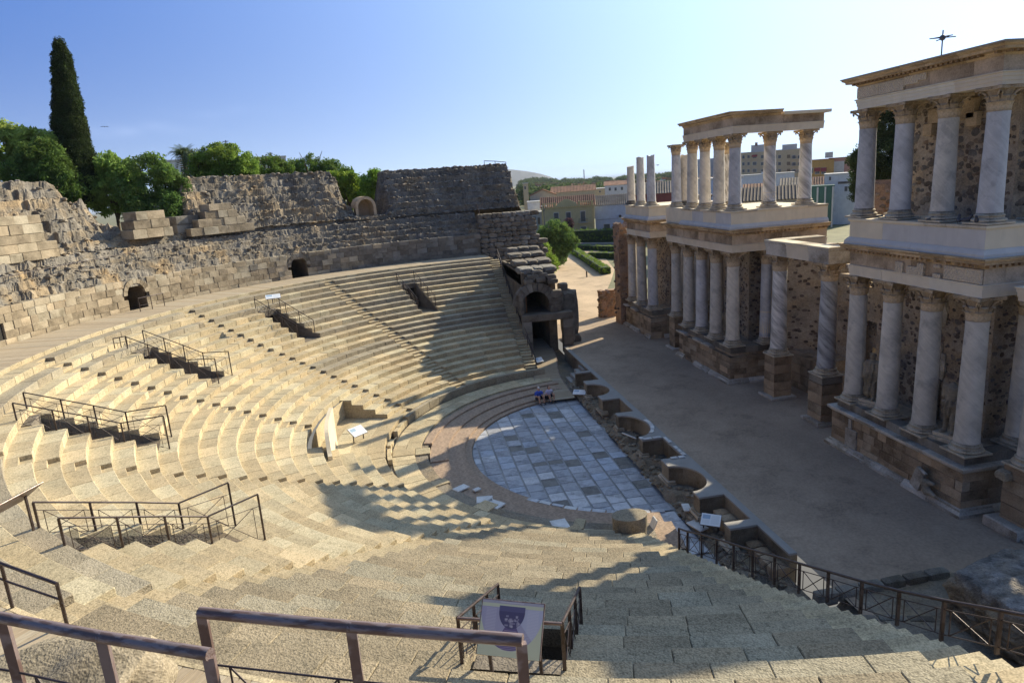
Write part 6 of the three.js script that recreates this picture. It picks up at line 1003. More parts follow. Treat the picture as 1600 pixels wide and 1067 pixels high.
{ const P = at(851, 352, { d: 150 }), g = thing('street_lamp', 'street lamp with two arms before the left corner of the yellow house', 'lamp', [P.x, GY, P.z]), h = at(851, 322, { d: 150 }).y - GY; part('pole', tube([[0, 0, 0], [0, h, 0]], 0.09, 6), M.iron, g); for (const s of [-1, 1]) { part('arm', tube([[0, h * 0.86, 0], [s * 0.5, h * 0.98, 0]], 0.05, 5), M.iron, g); part('lamp_head', new THREE.SphereGeometry(0.18, 8, 6).translate(s * 0.5, h, 0), HM.pale, g); } }
// far town and woods
{
  const geos = [0, 1, 2].map((i) => bbox(1, 1, 1, 0.005, i + 2)), roof = new THREE.CylinderGeometry(0.78, 0.78, 1.04, 3, 1); roof.rotateX(Math.PI / 2); roof.rotateZ(Math.PI / 2); roof.scale(1, 0.4, 1); const rg = boxUV(roof);
  for (let i = 0; i < 88; i++) {
    const right = i > 60, u = right ? rr(985, 1062) : rr(824, 985), v = right ? rr(281, 300) : rr(286.5, 298), D = lerp(1500, 330, Math.pow((v - 280) / 20, 0.7)) * rr(0.9, 1.1), P = at(u, v, { d: D }), w = rr(9, 18), h = rr(5, 9), y = Math.max(GY, P.y - h); 
    const g = thing('distant_house', 'tiny pale house among the roofs and trees of the far town', 'house', [P.x, y, P.z], rr(-0.6, 0.6), 'tiny houses of the far town');
    const m = part('wall', geos[i % 3], pick([HM.white, HM.white, HM.cream, HM.pale, HM.beige]), g); m.scale.set(w, h, 9); const r = part('roof', rg, pick([HM.tile, HM.tile, HM.tilegrey]), g); r.scale.set(w * 0.9, 4, 9.2); r.position.y = h + 0.4;
  }
  const t = new THREE.Group(); t.name = 'distant_trees'; t.position.set(0, 0, 0); const L = []; scene.add(t); tag(t, 'dark green tree clumps scattered through the far town and along its ridge', 'trees'); t.userData.kind = 'stuff';
  for (let i = 0; i < 330; i++) { const u = rr(818, 1066), v = rnd() < 0.35 ? rr(280.5, 285) : rr(284, 301), D = lerp(1700, 300, Math.pow(clamp((v - 280) / 21), 0.7)) * rr(0.9, 1.15), P = at(u, v, { d: D }), s = rr(4, 8) * (D > 900 ? 1.6 : 1); L.push([P.x, Math.max(GY + s * 0.4, P.y - s * 0.4), P.z, s, s * 0.75, s]); }
  foliage(t, L, 1.1, 4.5, [0.06, 0.085, 0.035], 0.4, CL, 'foliage', 0.2);
  const hill = (name, pts, D, dep, mat) => { const b = new QB(), n = pts.length; const P = (i, k) => { const p = at(pts[i][0], pts[i][1], { d: D }); const q = at(pts[i][0], pts[i][1], { d: D - dep }); return k ? [p.x, p.y, p.z] : [q.x, GY - 1, q.z]; }; const H = (i, k) => { const a = P(i, 0), c = P(i, 1), t = k / 6, s = Math.sin((t * Math.PI) / 2); return [lerp(a[0], c[0], t), lerp(a[1], c[1], s) + (k && k < 6 ? (fbm(i * 0.7, k * 0.8, D, 3) - 0.5) * (c[1] - a[1]) * 0.25 : 0), lerp(a[2], c[2], t)]; }; for (let i = 0; i + 1 < n; i++) for (let k = 0; k < 6; k++) b.q(H(i, k), H(i + 1, k), H(i + 1, k + 1), H(i, k + 1)); for (let i = 0; i + 1 < n; i++) b.q(H(i, 6), H(i + 1, 6), [H(i + 1, 6)[0] * 1.2, 0, H(i + 1, 6)[2] * 1.2], [H(i, 6)[0] * 1.2, 0, H(i, 6)[2] * 1.2]); struct(name, b.geo(), mat); };
  const curve = (u0, u1, f, n = 30) => Array.from({ length: n + 1 }, (_, i) => { const u = lerp(u0, u1, i / n); return [u, f(u)]; });
  mk('hillhaze', [0.09, 0.105, 0.12], 'sand'); mk('ridge', [0.12, 0.13, 0.07], 'sand');  // far hill base is bluish: part of the haze put into its colour
  hill('hills', curve(560, 905, (u) => 286 - 20 * sstep(560, 790, u) * (1 - sstep(812, 900, u)) - 1.0 * Math.sin(u * 0.09)), 5200, 1800, M.hillhaze);
  hill('hills', curve(840, 1260, (u) => 284.5 - 5 * sstep(860, 960, u) - 3.5 * sstep(960, 1040, u) - 0.7 * Math.sin(u * 0.15) - (u > 884 && u < 895 ? 2 : 0)), 2300, 900, M.ridge);
  if (0) hill('hills', curve(-400, 600, (u) => 300 + (0) - 6 * Math.sin(u * 0.01)), 3000, 900, M.ridge);
}
scene.fog = new THREE.FogExp2(new THREE.Color().setRGB(0.78, 0.87, 1), 0.00007);

// ------------------------------------------------------------------ railings
// posts: [foot, top] pairs of points; a pipe along the tops, thin bars and crossed rods in the bays
function railing(name, label, posts, o = {}) {
  const g = thing(name, label, 'railing', posts[0][0].slice()), O = posts[0][0], L = (p) => [p[0] - O[0], p[1] - O[1], p[2] - O[2]], mix = (p, t) => L([lerp(p[0][0], p[1][0], t), lerp(p[0][1], p[1][1], t), lerp(p[0][2], p[1][2], t)]), w = o.post ?? 0.06, thin = o.thin ?? 0.012;
  for (const p of posts) part('post', squareBar(mix(p, 0), mix(p, 0.985), w, w * 0.6), o.postMat ?? M.rail, g);
  part('top_rail', tube(posts.map((p) => mix(p, 1)), o.top ?? 0.03, 10), o.mat ?? M.rail, g);
  for (let i = 0; i + 1 < posts.length; i++) {
    const a = posts[i], b = posts[i + 1], hi = o.hi ?? 0.78, lo = o.lo ?? 0.16, P = (s, t) => { const A = mix(a, t), B = mix(b, t); return A.map((x, k) => lerp(x, B[k], s)); };
    if (o.bars) { for (const t of o.bars) part('bar', tube([P(0, t), P(1, t)], thin * 1.4, 6), M.rail, g); continue; }
    for (const t of [hi, lo]) part('thin_rail', tube([P(0, t), P(1, t)], thin, 5), M.rail, g);
    const e = o.inset ?? 0.14; for (const s of [e, 1 - e]) part('upright', tube([P(s, lo), P(s, hi)], thin, 5), M.rail, g);
    part('brace', tube([P(e, lo), P(1 - e, hi)], thin, 5), M.rail, g); part('brace', tube([P(e, hi), P(1 - e, lo)], thin, 5), M.rail, g);
  }
  return g;
}
const up = (p, h) => [p, [p[0], p[1] + h, p[2]]];
const A3 = (u, v, o) => at(u, v, o).toArray();
// along both sides of each opening
VOMS.forEach((v, i) => {
  const t = v * D2R, where = ['opening nearest the far end stairs', 'seat opening with the small tilted board', 'seat opening below the first arch', 'seat opening left of the first arch', 'seat opening beside the grey tilted board', 'seat opening behind the blue diagram panel'][i], near = i === 5, rA = near ? 29.9 : 28.9, rB = near ? 26.9 : 23.5, rK = near ? 0 : 25.2;
  for (const s of [-1, 1]) {
    const P = (r, y) => pol(r, t + (s * (VHALF + 0.1)) / r, y), posts = [];
    const rs = near ? [29.9, 28.9, 27.9, 26.9] : i < 2 ? [28.9, 27.5, 26.1, 24.6] : [28.9, 27.6, 26.4, 25.2, 23.5];
    for (const r of rs) { const y = yAt(r) - (r < 23.9 ? 0.2 : 0.1), top = near ? yAt(r) + 1.02 : i >= 2 && r <= rK ? yAt(25.2) + 0.95 : yAt(r) + 0.98; posts.push([P(r, y), P(r, top)]); }
    railing('iron_railing', 'sloping iron rail, ' + (s > 0 ? 'far' : 'near') + ' side of the ' + where, posts, { thin: 0.011, top: 0.028 }); void rB; void rA;
  }
});
// upper cross rail with the diagram panel
{
  const t = VOMS[5] * D2R, a = pol(29.92, t - (VHALF + 0.1) / 29.9, yAt(29.9) + 1.02), b = pol(29.92, t + (VHALF + 0.1) / 29.9, yAt(29.9) + 1.02);
  single('cross_rail', tube([a, b], 0.03, 8), M.railpale, 'short cross rail behind the blue diagram panel', 'rail');
  const cv = document.createElement('canvas'); cv.width = 512; cv.height = 340; const c = cv.getContext('2d');
  c.fillStyle = '#b9c3b0'; c.fillRect(0, 0, 512, 340); c.fillStyle = '#9fa2b4'; c.fillRect(0, 0, 512, 18);
  c.save(); c.beginPath(); c.arc(256, 40, 262, 0, Math.PI); c.closePath(); c.clip(); c.fillStyle = '#9a9dbb'; c.fillRect(0, 0, 512, 340); c.fillStyle = '#a9b1cc'; c.beginPath(); c.moveTo(256, 60); c.lineTo(512, 300); c.lineTo(540, 20); c.fill(); c.fillStyle = '#645c86'; c.beginPath(); c.moveTo(256, 90); c.lineTo(90, 340); c.lineTo(430, 340); c.fill(); c.restore();
  c.fillStyle = '#4d4c70'; c.beginPath(); c.arc(256, 62, 108, 0, Math.PI); c.fill(); c.fillStyle = '#5a5a80'; c.fillRect(148, 30, 216, 34); c.fillStyle = '#b7b6c9'; for (let i = 0; i < 26; i++) { c.globalAlpha = 0.5; c.fillRect(190 + hash3(i, 1, 1) * 130, 80 + hash3(i, 2, 1) * 70, 8 + hash3(i, 3, 1) * 22, 6 + hash3(i, 4, 1) * 10); } c.globalAlpha = 0.55;
  c.fillStyle = '#d6d6e0'; for (let i = 0; i < 22; i++) { c.fillRect(40 + (i > 14 ? (i - 14) * 12 : 0), 50 + i * 9, 86, 2); c.fillRect(386 - (i > 14 ? (i - 14) * 10 : 0), 50 + i * 9, 92, 2); } for (let i = 0; i < 13; i++) c.fillRect(205 - i * 3, 180 + i * 10, 102 + i * 6, 2); c.fillRect(150, 6, 200, 4);
  const tx = new THREE.CanvasTexture(cv); tx.colorSpace = THREE.SRGBColorSpace;
  const TL = at(755, 936, { y: 8.95 }), TR = at(850, 945, { y: 8.95 }), dirx = TR.clone().sub(TL), w = dirx.length(), mid = TL.clone().add(TR).multiplyScalar(0.5);
  const g = thing('diagram_panel', 'tilted blue and purple panel with a half round diagram on the near railing', 'information panel', mid.toArray(), -Math.atan2(dirx.z, dirx.x)), h = 0.82, tilt = 0.72;
  const bd = part('board', bbox(w + 0.03, h + 0.02, 0.03, 0.005, 3).translate(0, -h, -0.02), M.railpale, g); bd.rotation.x = -tilt; const pl = new THREE.PlaneGeometry(w, h); pl.translate(0, -h / 2, 0.0); const face = part('printed_face', pl, new THREE.MeshStandardMaterial({ map: tx, roughness: 0.35 }), g); face.rotation.x = -tilt; face.position.set(0, 0.004, 0.0);
  for (const s of [-1, 1]) part('leg', squareBar([s * w * 0.42, -0.35, 0.2], [s * w * 0.42, -1.35, 0.1], 0.05), M.rail, g); 
}
// plain tilted boards
const boardTex = (() => { const cv = document.createElement('canvas'); cv.width = 128; cv.height = 96; const c = cv.getContext('2d'); c.fillStyle = '#e6e9ea'; c.fillRect(0, 0, 128, 96); c.fillStyle = '#9bb4c9'; c.fillRect(8, 10, 50, 34); c.fillStyle = '#b9bfc2'; for (let i = 0; i < 9; i++) c.fillRect(66, 12 + i * 8, 52, 2); for (let i = 0; i < 4; i++) c.fillRect(8, 54 + i * 8, 48, 2); const t = new THREE.CanvasTexture(cv); t.colorSpace = THREE.SRGBColorSpace; return t; })();
const boardM = new THREE.MeshStandardMaterial({ map: boardTex, roughness: 0.3 });
function board(label, P, yaw, tilt, w, h, leg) { const g = thing('information_board', label, 'information board', [P.x, P.y, P.z], yaw); const b = grp('board', g); b.rotation.x = -Math.PI / 2 + tilt; part('panel', bbox(w, 0.03, h, 0.006, 2).rotateX(Math.PI / 2).translate(0, 0, -0.045), M.railpale, b); part('printed_face', new THREE.PlaneGeometry(w * 0.96, h * 0.94), boardM, b); for (const s of [-1, 1]) part('leg', squareBar([s * w * 0.36, -leg, 0], [s * w * 0.36, -0.03, 0], 0.05), M.rail, g); return g; }
board('white information board on the recessed platform beside the curved slab', at(558.5, 673, { y: 1.62 }), 0.75, 0.55, 1.05, 0.75, 0.65);
board('pale information board by the foot of the far end stairs, beside the ramp', at(842.5, 562, { y: 1.1 }), 0.4, 0.7, 0.7, 0.5, 0.7);
board('small blue reflecting board in the trench beside the end of the ramp', at(905.5, 612.5, { y: 0.75 }), -0.5, 0.4, 0.95, 0.55, 0.5);
board('blue reflecting board in the trench between the niches nearest the railing', at(1111, 812, { y: 0.85 }), -0.6, 0.45, 0.85, 0.65, 0.5);
board('tilted grey board on the railing of the opening right of the second stairs', at(426, 463, { y: 8.5 }), 0.2, 0.35, 1.1, 0.7, 1.0);
board('grey back of a tilted board at the picture edge on the left', at(8, 788, { y: 8.75 }), -1.9, 0.6, 1.5, 0.95, 1.0);
// near end stairs
railing('iron_railing', 'long dark iron railing descending along the near end stairs to the stage', [[1061.4, 826, 858.8], [1075, 830.7, 863.9], [1096.6, 835, 871.7], [1120, 842, 880.7], [1146.4, 850, 889], [1176, 859, 901], [1210, 868, 912.8], [1248.5, 879, 927], [1293, 891, 940.8], [1344.8, 905.7, 958.7], [1402, 920, 977], [1471, 934, 1001], [1558, 949, 1021.6], [1680, 972, 1060]].map(([u, t, b]) => { const F = at(u, b, { x: -3.45 }), T = at(u, t, { x: -3.45 }); return [F.toArray(), [F.x, T.y, F.z]]; }), { thin: 0.011, top: 0.032, post: 0.065 });
{ const posts = []; for (let i = 0; i <= 11; i++) { const r = lerp(31.2, 13.6, i / 11), z = CZ - Math.sqrt(r * r - (CX + 2.25) ** 2); posts.push(up([-2.25, yAt(r) - 0.1, z], 1.08)); } railing('iron_railing', 'dark iron handrail descending the far end stairs beside the portal', posts, { bars: [0.5], thin: 0.014, top: 0.03 }); }
{ const posts = []; for (let i = 0; i <= 18; i++) { const q = i / 18, t = lerp(6, 41, q) * D2R, y = lerp(10.75, 11.45, q); posts.push(up(pol(36.9, t, y), 1.05)); } railing('thin_railing', 'thin iron railing running along the worn seat rows above the block wall', posts, { bars: [], thin: 0.01, top: 0.022, post: 0.03 }); }
railing('gate_rail', 'small two bar rail before the first dark arch on the boardwalk', [[219, 487], [238, 483], [257, 478]].map(([u, v]) => up(A3(u, v, { y: DECK }), 1.0)), { bars: [0.45], post: 0.05 });
railing('gate_rail', 'small two bar rail at the upper seats left of the middle opening', [[179, 545], [189, 543], [199, 541]].map(([u, v]) => up(A3(u, v, { y: 7.6 }), 0.62)), { bars: [0.5], post: 0.045 });
railing('thin_railing', 'short rail on top of the far dark masonry block', [[757, 256], [774, 256.5], [791, 258]].map(([u, v]) => up(pol(42.6, 0, 0).map((_, k) => at(u, v + 4, { z: -43.4 }).toArray()[k]), 0.62)), { bars: [], post: 0.06, top: 0.04 });
railing('thin_railing', 'single sloping handrail on the worn rows below the far dark block', [[744, 318, 328], [755, 351, 362]].map(([u, t, b]) => [A3(u, b, { z: -38.2 }), A3(u, t, { z: -38.2 })]), { bars: [], post: 0.05, top: 0.04 });
// railings nearest the camera
{ const y = 9.15, p = [[-70, 850], [0, 880], [88, 912]].map(([u, v]) => at(u, v, { y })), posts = p.map((q) => up([q.x, DECK - 0.02, q.z], y - DECK + 0.02)); posts[2][0] = A3(104, 976, { y: DECK - 0.02 }); railing('iron_railing', 'iron railing with a sloping end post beside the boardwalk, low on the left', posts, { bars: [0.62], thin: 0.016, top: 0.032, post: 0.055 }); }
const fr = (list, yt, drop) => list.map(([u, v]) => { const T = at(u, v, { y: yt }); return [[T.x, yt - drop, T.z], T.toArray()]; });
railing('pipe_railing', 'thick brown pipe railing at the lower left, nearest the boardwalk', fr([[-170, 942], [2, 965], [158, 995], [325, 1022]], 13.45, 1.12), { mat: M.railpale, postMat: M.railpale, thin: 0.007, top: 0.031, post: 0.05, hi: 0.7, lo: 0.1, inset: 0.2 });
railing('pipe_railing', 'thick rusty brown pipe railing at the bottom, in front of the diagram panel', fr([[314, 957], [548, 979], [814, 1000]], 13.45, 1.12), { mat: M.railpale, postMat: M.railpale, thin: 0.006, top: 0.03, post: 0.05, hi: 0.72, lo: 0.1, inset: 0.13 });
{ const g = thing('viewing_ledge', 'rough masonry ledge below the pipe railings at the camera', 'ledge', [CX, 0, CZ]); const B = new Blocks(g, 'stone_block', 60); for (let t = -92 * D2R; t < -50 * D2R; ) { const w = rr(0.8, 1.3) / 36; B.add(sector(36.5, 40.5, 8, 12.33, w / 2, 0.01, 3000 + Math.floor(t * 500)), t + w / 2, ashM); t += w; } B.finish(); }
{ const P = at(40, 1092, { y: 9.6 }), m = single('rough_rock', roughStone(3.0, 1.6, 2.2, 17, 0.32, 12), seatOldM[2], 'rough broken masonry at the lower left corner beside the boardwalk', 'rock'); m.position.copy(P).setY(9.0); }

// ------------------------------------------------------------------ figures: one skin over tapered bones
// bones: [ax,ay,az,ra, bx,by,bz,rb]
function skin(bones, cell, blend = 0.05, fold = null) {
  const lo = [1e9, 1e9, 1e9], hi = [-1e9, -1e9, -1e9]; for (const b of bones) for (const o of [0, 4]) for (let k = 0; k < 3; k++) { lo[k] = Math.min(lo[k], b[o + k] - b[o + 3] - 0.08); hi[k] = Math.max(hi[k], b[o + k] + b[o + 3] + 0.08); }
  const n = lo.map((l, k) => Math.ceil((hi[k] - l) / cell) + 1), F = new Float32Array(n[0] * n[1] * n[2]), id = (i, j, k) => (k * n[1] + j) * n[0] + i;
  const dist = (x, y, z) => { let s = 0; for (const [ax, ay, az, ra, bx, by, bz, rb] of bones) { const dx = bx - ax, dy = by - ay, dz = bz - az, L = dx * dx + dy * dy + dz * dz, t = L ? clamp(((x - ax) * dx + (y - ay) * dy + (z - az) * dz) / L) : 0, d = Math.hypot(x - ax - dx * t, y - ay - dy * t, z - az - dz * t) - lerp(ra, rb, t); s += Math.exp(-d / (blend * 0.4)); } let d = -Math.log(s + 1e-30) * blend * 0.4; if (fold) d += fold(x, y, z); return d; };
  for (let k = 0; k < n[2]; k++) for (let j = 0; j < n[1]; j++) for (let i = 0; i < n[0]; i++) F[id(i, j, k)] = dist(lo[0] + i * cell, lo[1] + j * cell, lo[2] + k * cell);
  const vi = new Int32Array(F.length).fill(-1), P = [], I = [];
  for (let k = 0; k + 1 < n[2]; k++) for (let j = 0; j + 1 < n[1]; j++) for (let i = 0; i + 1 < n[0]; i++) {
    let c = 0, x = 0, y = 0, z = 0; for (const [a, b] of EDG) { const fa = F[id(i + (a & 1), j + ((a >> 1) & 1), k + (a >> 2))], fb = F[id(i + (b & 1), j + ((b >> 1) & 1), k + (b >> 2))]; if (fa < 0 !== fb < 0) { const t = fa / (fa - fb); x += lerp(a & 1, b & 1, t); y += lerp((a >> 1) & 1, (b >> 1) & 1, t); z += lerp(a >> 2, b >> 2, t); c++; } }
    if (c) { vi[id(i, j, k)] = P.length / 3; P.push(lo[0] + (i + x / c) * cell, lo[1] + (j + y / c) * cell, lo[2] + (k + z / c) * cell); }
  }
  const quad = (a, b, c, d, f) => { if (a < 0 || b < 0 || c < 0 || d < 0) return; f ? I.push(a, b, c, a, c, d) : I.push(a, c, b, a, d, c); };
  for (let k = 1; k + 1 < n[2]; k++) for (let j = 1; j + 1 < n[1]; j++) for (let i = 1; i + 1 < n[0]; i++) { const f = F[id(i, j, k)] < 0; if (f !== F[id(i + 1, j, k)] < 0) quad(vi[id(i, j - 1, k - 1)], vi[id(i, j, k - 1)], vi[id(i, j, k)], vi[id(i, j - 1, k)], f); if (f !== F[id(i, j + 1, k)] < 0) quad(vi[id(i - 1, j, k - 1)], vi[id(i - 1, j, k)], vi[id(i, j, k)], vi[id(i, j, k - 1)], f); if (f !== F[id(i, j, k + 1)] < 0) quad(vi[id(i - 1, j - 1, k)], vi[id(i, j - 1, k)], vi[id(i, j, k)], vi[id(i - 1, j, k)], f); }
  const g = new THREE.BufferGeometry(); g.setAttribute('position', new THREE.Float32BufferAttribute(P, 3)); g.setIndex(I); g.computeVertexNormals(); const nn = g.toNonIndexed(), uv = new Float32Array(nn.attributes.position.count * 2), p = nn.attributes.position; for (let i = 0; i < p.count; i++) { uv[i * 2] = p.getX(i) + p.getZ(i) * 0.7; uv[i * 2 + 1] = p.getY(i); } nn.setAttribute('uv', new THREE.BufferAttribute(uv, 2)); return nn;
}
const EDG = [[0, 1], [2, 3], [4, 5], [6, 7], [0, 2], [1, 3], [4, 6], [5, 7], [0, 4], [1, 5], [2, 6], [3, 7]];
mk('statue', [0.44, 0.4, 0.33], 'old', 'fine', 0.01);
function statue(label, P, turn, s, head, toga) {
  const g = thing('statue', label, 'statue', P, turn); const b1 = bbox(0.95, 0.16, 0.75, 0.02, 4); part('plinth', b1, M.cbase, g); part('plinth', bbox(0.8, 0.14, 0.62, 0.02, 6).translate(0, 0.16, 0), M.cbase, g);
  const y = 0.3, B = [[-0.14, y + 0.05, 0.05, 0.075, -0.13, y + 0.5, 0.03, 0.09], [-0.13, y + 0.5, 0.03, 0.09, -0.1, y + 0.98, 0, 0.14], [0.16, y + 0.05, 0.1, 0.075, 0.15, y + 0.5, 0.12, 0.09], [0.15, y + 0.5, 0.12, 0.09, 0.1, y + 0.98, 0.02, 0.14], [-0.14, y + 0.04, 0.06, 0.06, -0.17, y + 0.03, 0.24, 0.05], [0.16, y + 0.04, 0.1, 0.06, 0.2, y + 0.03, 0.27, 0.05], [0, y + 1.0, 0, 0.2, 0, y + 1.25, 0, 0.18], [0, y + 1.25, 0, 0.19, 0, y + 1.55, 0.01, 0.21], [-0.2, y + 1.62, 0, 0.1, 0.2, y + 1.62, 0, 0.1], [-0.25, y + 1.6, 0, 0.09, -0.3, y + 1.3, 0, 0.075], [0.25, y + 1.6, 0, 0.09, 0.29, y + 1.35, 0, 0.08], [0, y + 1.66, 0, 0.09, 0, y + 1.75, 0.01, 0.08]];
  if (head) B.push([0, y + 1.78, 0.02, 0.09, 0, y + 1.95, 0.02, 0.105], [0, y + 1.86, 0.1, 0.03, 0, y + 1.84, 0.13, 0.02], [-0.09, y + 1.95, -0.02, 0.05, 0.09, y + 1.95, -0.02, 0.05]);
  part('figure', skin(B, 0.03, 0.06), M.statue, g);
  const D = toga ? [[-0.05, y + 0.35, 0.02, 0.26, 0, y + 1.05, 0, 0.24], [0, y + 1.05, 0, 0.23, -0.02, y + 1.5, 0, 0.235], [0.2, y + 1.6, 0, 0.13, -0.15, y + 0.95, 0.14, 0.12], [-0.26, y + 1.55, 0, 0.12, -0.3, y + 1.05, 0.06, 0.11], [0.27, y + 1.55, 0, 0.12, 0.26, y + 0.9, 0.05, 0.1]] : [[-0.04, y + 0.75, 0.04, 0.2, 0, y + 1.08, 0, 0.225], [0.22, y + 1.08, 0.05, 0.1, 0.27, y + 0.5, 0.03, 0.09], [-0.2, y + 1.08, 0.1, 0.08, 0.2, y + 1.02, 0.14, 0.09]];
  part('drapery', skin(D, 0.028, 0.06, (x, yy, z) => 0.022 * Math.sin(Math.atan2(z, x) * 9 + yy * 5) + 0.012 * Math.sin(x * 40 + yy * 14)), M.statue, g); g.scale.setScalar(s); return g;
}
{ const P = at(1361, 630, { x: 9.75 }); statue('draped marble statue with a head between the first two near columns', [P.x, YC - 0.03, P.z], -1.2, 1.12, true, true); }
{ const P = at(1483, 688, { x: 9.75 }); statue('headless marble statue with bare torso between the third and fourth near columns', [P.x, YC - 0.03, P.z], -1.3, 1.2, false, false); }
{ const P = at(1131, 530, { x: 9.9 }); statue('small headless draped statue between the columns of the middle stage block', [P.x, YC - 0.03, P.z], -1.2, 0.95, false, true); }
{ // carved fragments leaning on the podium
  const P = at(1437, 738, { x: 8.55 }), g = thing('carved_fragment', 'broken carved marble fragments leaning against the near podium step', 'stone fragment', [P.x, ST + 0.32, P.z]); const a = bbox(0.16, 1.05, 0.5, 0.05, 4); a.rotateX(0.35); part('slab_fragment', a.translate(0, 0, -0.2), marbLightM[1], g); part('figure_fragment', skin([[0, 0.1, 0.45, 0.14, 0, 0.5, 0.35, 0.16], [0, 0.5, 0.35, 0.12, 0.05, 0.55, 0.7, 0.09], [0, 0.2, 0.5, 0.12, 0.02, 0.1, 0.85, 0.08]], 0.035, 0.08), M.statue, g);
}
// two visitors sitting on the steps
const skinM = mk('skintone', [0.5, 0.3, 0.21], null, null, 0, 0.6);
function visitor(label, P, turn, shirt, shorts, hat, lean) {
  const g = thing('person', label, 'person', P, turn), y = 0.1, SH = [0.2, 0.52 + y, -0.04 + lean], hnd = [0.13, 0.32 + y, 0.4];
  const body = [[0, 0.12 + y, 0, 0.14, 0, 0.32 + y, lean * 0.5, 0.125], [0, 0.32 + y, lean * 0.5, 0.13, 0, 0.5 + y, lean, 0.15], [-0.14, 0.53 + y, lean, 0.06, 0.14, 0.53 + y, lean, 0.06], [0, 0.56 + y, lean, 0.055, 0, 0.66 + y, lean + 0.03, 0.05], [0, 0.72 + y, lean + 0.04, 0.085, 0, 0.8 + y, lean + 0.03, 0.09], [0, 0.72 + y, lean + 0.12, 0.025, 0, 0.7 + y, lean + 0.125, 0.018]];
  for (const s of [-1, 1]) { body.push([s * 0.1, 0.12 + y, 0.04, 0.095, s * 0.17, 0.34 + y, 0.42, 0.065], [s * 0.17, 0.34 + y, 0.42, 0.062, s * 0.14, -0.06 + y, 0.52, 0.045], [s * 0.14, -0.07 + y, 0.5, 0.045, s * 0.15, -0.08 + y, 0.68, 0.035], [s * SH[0], SH[1], SH[2], 0.055, s * 0.26, 0.33 + y, 0.18, 0.045], [s * 0.26, 0.33 + y, 0.18, 0.042, s * hnd[0], hnd[1], hnd[2], 0.032]); for (let f = 0; f < 5; f++) body.push([s * (hnd[0] - 0.015 + f * 0.009), hnd[1] + (f ? 0 : 0.02), hnd[2] + 0.02, 0.012, s * (hnd[0] - 0.03 + f * 0.014), hnd[1] - 0.015, hnd[2] + 0.075 + (f === 2 ? 0.01 : 0), 0.009]); }
  part('body', skin(body, 0.018, 0.035), skinM, g);
  part('shirt', skin([[0, 0.16 + y, 0, 0.155, 0, 0.32 + y, lean * 0.5, 0.145], [0, 0.32 + y, lean * 0.5, 0.15, 0, 0.5 + y, lean, 0.168], [-0.14, 0.53 + y, lean, 0.075, 0.14, 0.53 + y, lean, 0.075], [-0.2, 0.52 + y, lean, 0.075, -0.245, 0.4 + y, 0.1, 0.072], [0.2, 0.52 + y, lean, 0.075, 0.245, 0.4 + y, 0.1, 0.072]], 0.02, 0.04), shirt, g);
  part('shorts', skin([[-0.09, 0.12 + y, 0, 0.13, -0.155, 0.29 + y, 0.32, 0.09], [0.09, 0.12 + y, 0, 0.13, 0.155, 0.29 + y, 0.32, 0.09], [-0.08, 0.12 + y, 0, 0.14, 0.08, 0.12 + y, 0, 0.14]], 0.02, 0.04), shorts, g);
  part(hat ? 'cap' : 'hair', skin(hat ? [[0, 0.83 + y, lean + 0.02, 0.085, 0, 0.85 + y, lean + 0.02, 0.08], [-0.04, 0.82 + y, lean + 0.12, 0.02, 0.04, 0.82 + y, lean + 0.12, 0.02]] : [[0, 0.8 + y, lean - 0.005, 0.1, 0, 0.72 + y, lean - 0.04, 0.08]], 0.016, 0.03), hat ?? M.black, g);
  for (const s of [-1, 1]) { part('shoe', skin([[s * 0.14, -0.08 + y, 0.5, 0.055, s * 0.15, -0.085 + y, 0.7, 0.045]], 0.016, 0.03), M.black, g); part('eye', new THREE.SphereGeometry(0.012, 8, 6).translate(s * 0.032, 0.765 + y, lean + 0.118), M.black, g); }
  g.scale.setScalar(1.12); return g;
}
mk('blueshirt', [0.04, 0.1, 0.5], null, null, 0, 0.8); mk('paleshirt', [0.62, 0.58, 0.75], null, null, 0, 0.8); mk('darkcloth', [0.03, 0.03, 0.045], null, null, 0, 0.9); mk('whitecap', [0.7, 0.7, 0.7], null, null, 0, 0.8);
visitor('seated person in a bright blue shirt and pale cap with dark shorts', [-3.35, 0.1, -8.75], 0.25, M.blueshirt, M.darkcloth, M.whitecap, 0.05);
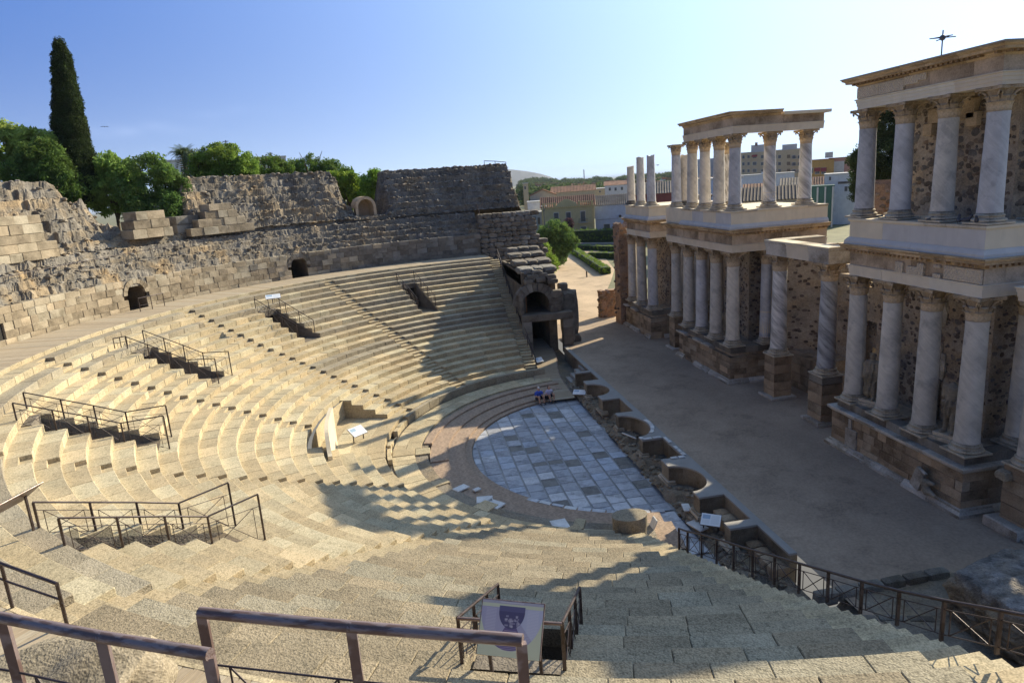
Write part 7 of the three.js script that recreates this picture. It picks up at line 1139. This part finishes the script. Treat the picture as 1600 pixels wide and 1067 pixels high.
visitor('seated dark haired person in a pale lilac shirt beside the blue shirt', [-2.62, 0.1, -8.85], 0.35, M.paleshirt, M.darkcloth, null, 0.12);
// pigeons on the upper ledge
mk('pigeon', [0.06, 0.06, 0.07], null, null, 0, 0.6);
const pg = skin([[0, 0.13, 0, 0.075, 0, 0.14, 0.12, 0.06], [0, 0.16, 0.13, 0.045, 0, 0.25, 0.17, 0.035], [0, 0.26, 0.18, 0.036, 0, 0.255, 0.23, 0.012], [0, 0.13, -0.05, 0.05, 0, 0.1, -0.2, 0.022], [-0.03, 0.06, 0.04, 0.012, -0.03, 0, 0.05, 0.008], [0.03, 0.06, 0.04, 0.012, 0.03, 0, 0.05, 0.008]], 0.014, 0.03);
for (const [u, v, lab, t] of [[1459, 344, 'dark pigeon by the foot of the third upper near column', 1], [1499, 347, 'dark pigeon between the third and fourth upper near columns', 2.4], [1507, 348, 'second dark pigeon between the third and fourth upper near columns', 0.5], [1528, 350, 'dark pigeon by the foot of the corner upper near column', -1]]) { const P = at(u, v, { x: 8.98 }), m = single('pigeon', pg, M.pigeon, lab, 'bird'); m.position.set(8.98, YU - 0.02, P.z); m.rotation.y = t; m.scale.setScalar(1.25); }
for (const [u, v, lab] of [[163, 198, 'small dark bird flying right of the cypress'], [1028, 258, 'tiny bird flying beside the broken column stumps']]) { const P = at(u, v, { d: 70 }), b = new QB(); for (const s of [-1, 1]) { b.tri([0, 0, 0.08], [0, 0, -0.08], [s * 0.16, 0.05, 0]); b.tri([s * 0.16, 0.05, 0.05], [s * 0.05, 0.01, -0.06], [s * 0.36, 0.0, -0.1]); } const g = merge([b.geo(), boxUV(new THREE.SphereGeometry(0.05, 8, 6).scale(0.8, 0.8, 2.6))]), m = single('bird', g, M.pigeon, lab, 'bird'); m.position.copy(P); m.rotation.y = 0.6; }

const renderer = new THREE.WebGLRenderer({ antialias: true });
renderer.toneMapping = THREE.LinearToneMapping; renderer.toneMappingExposure = EXPOSURE; renderer.shadowMap.enabled = true;
renderer.render(scene, camera);
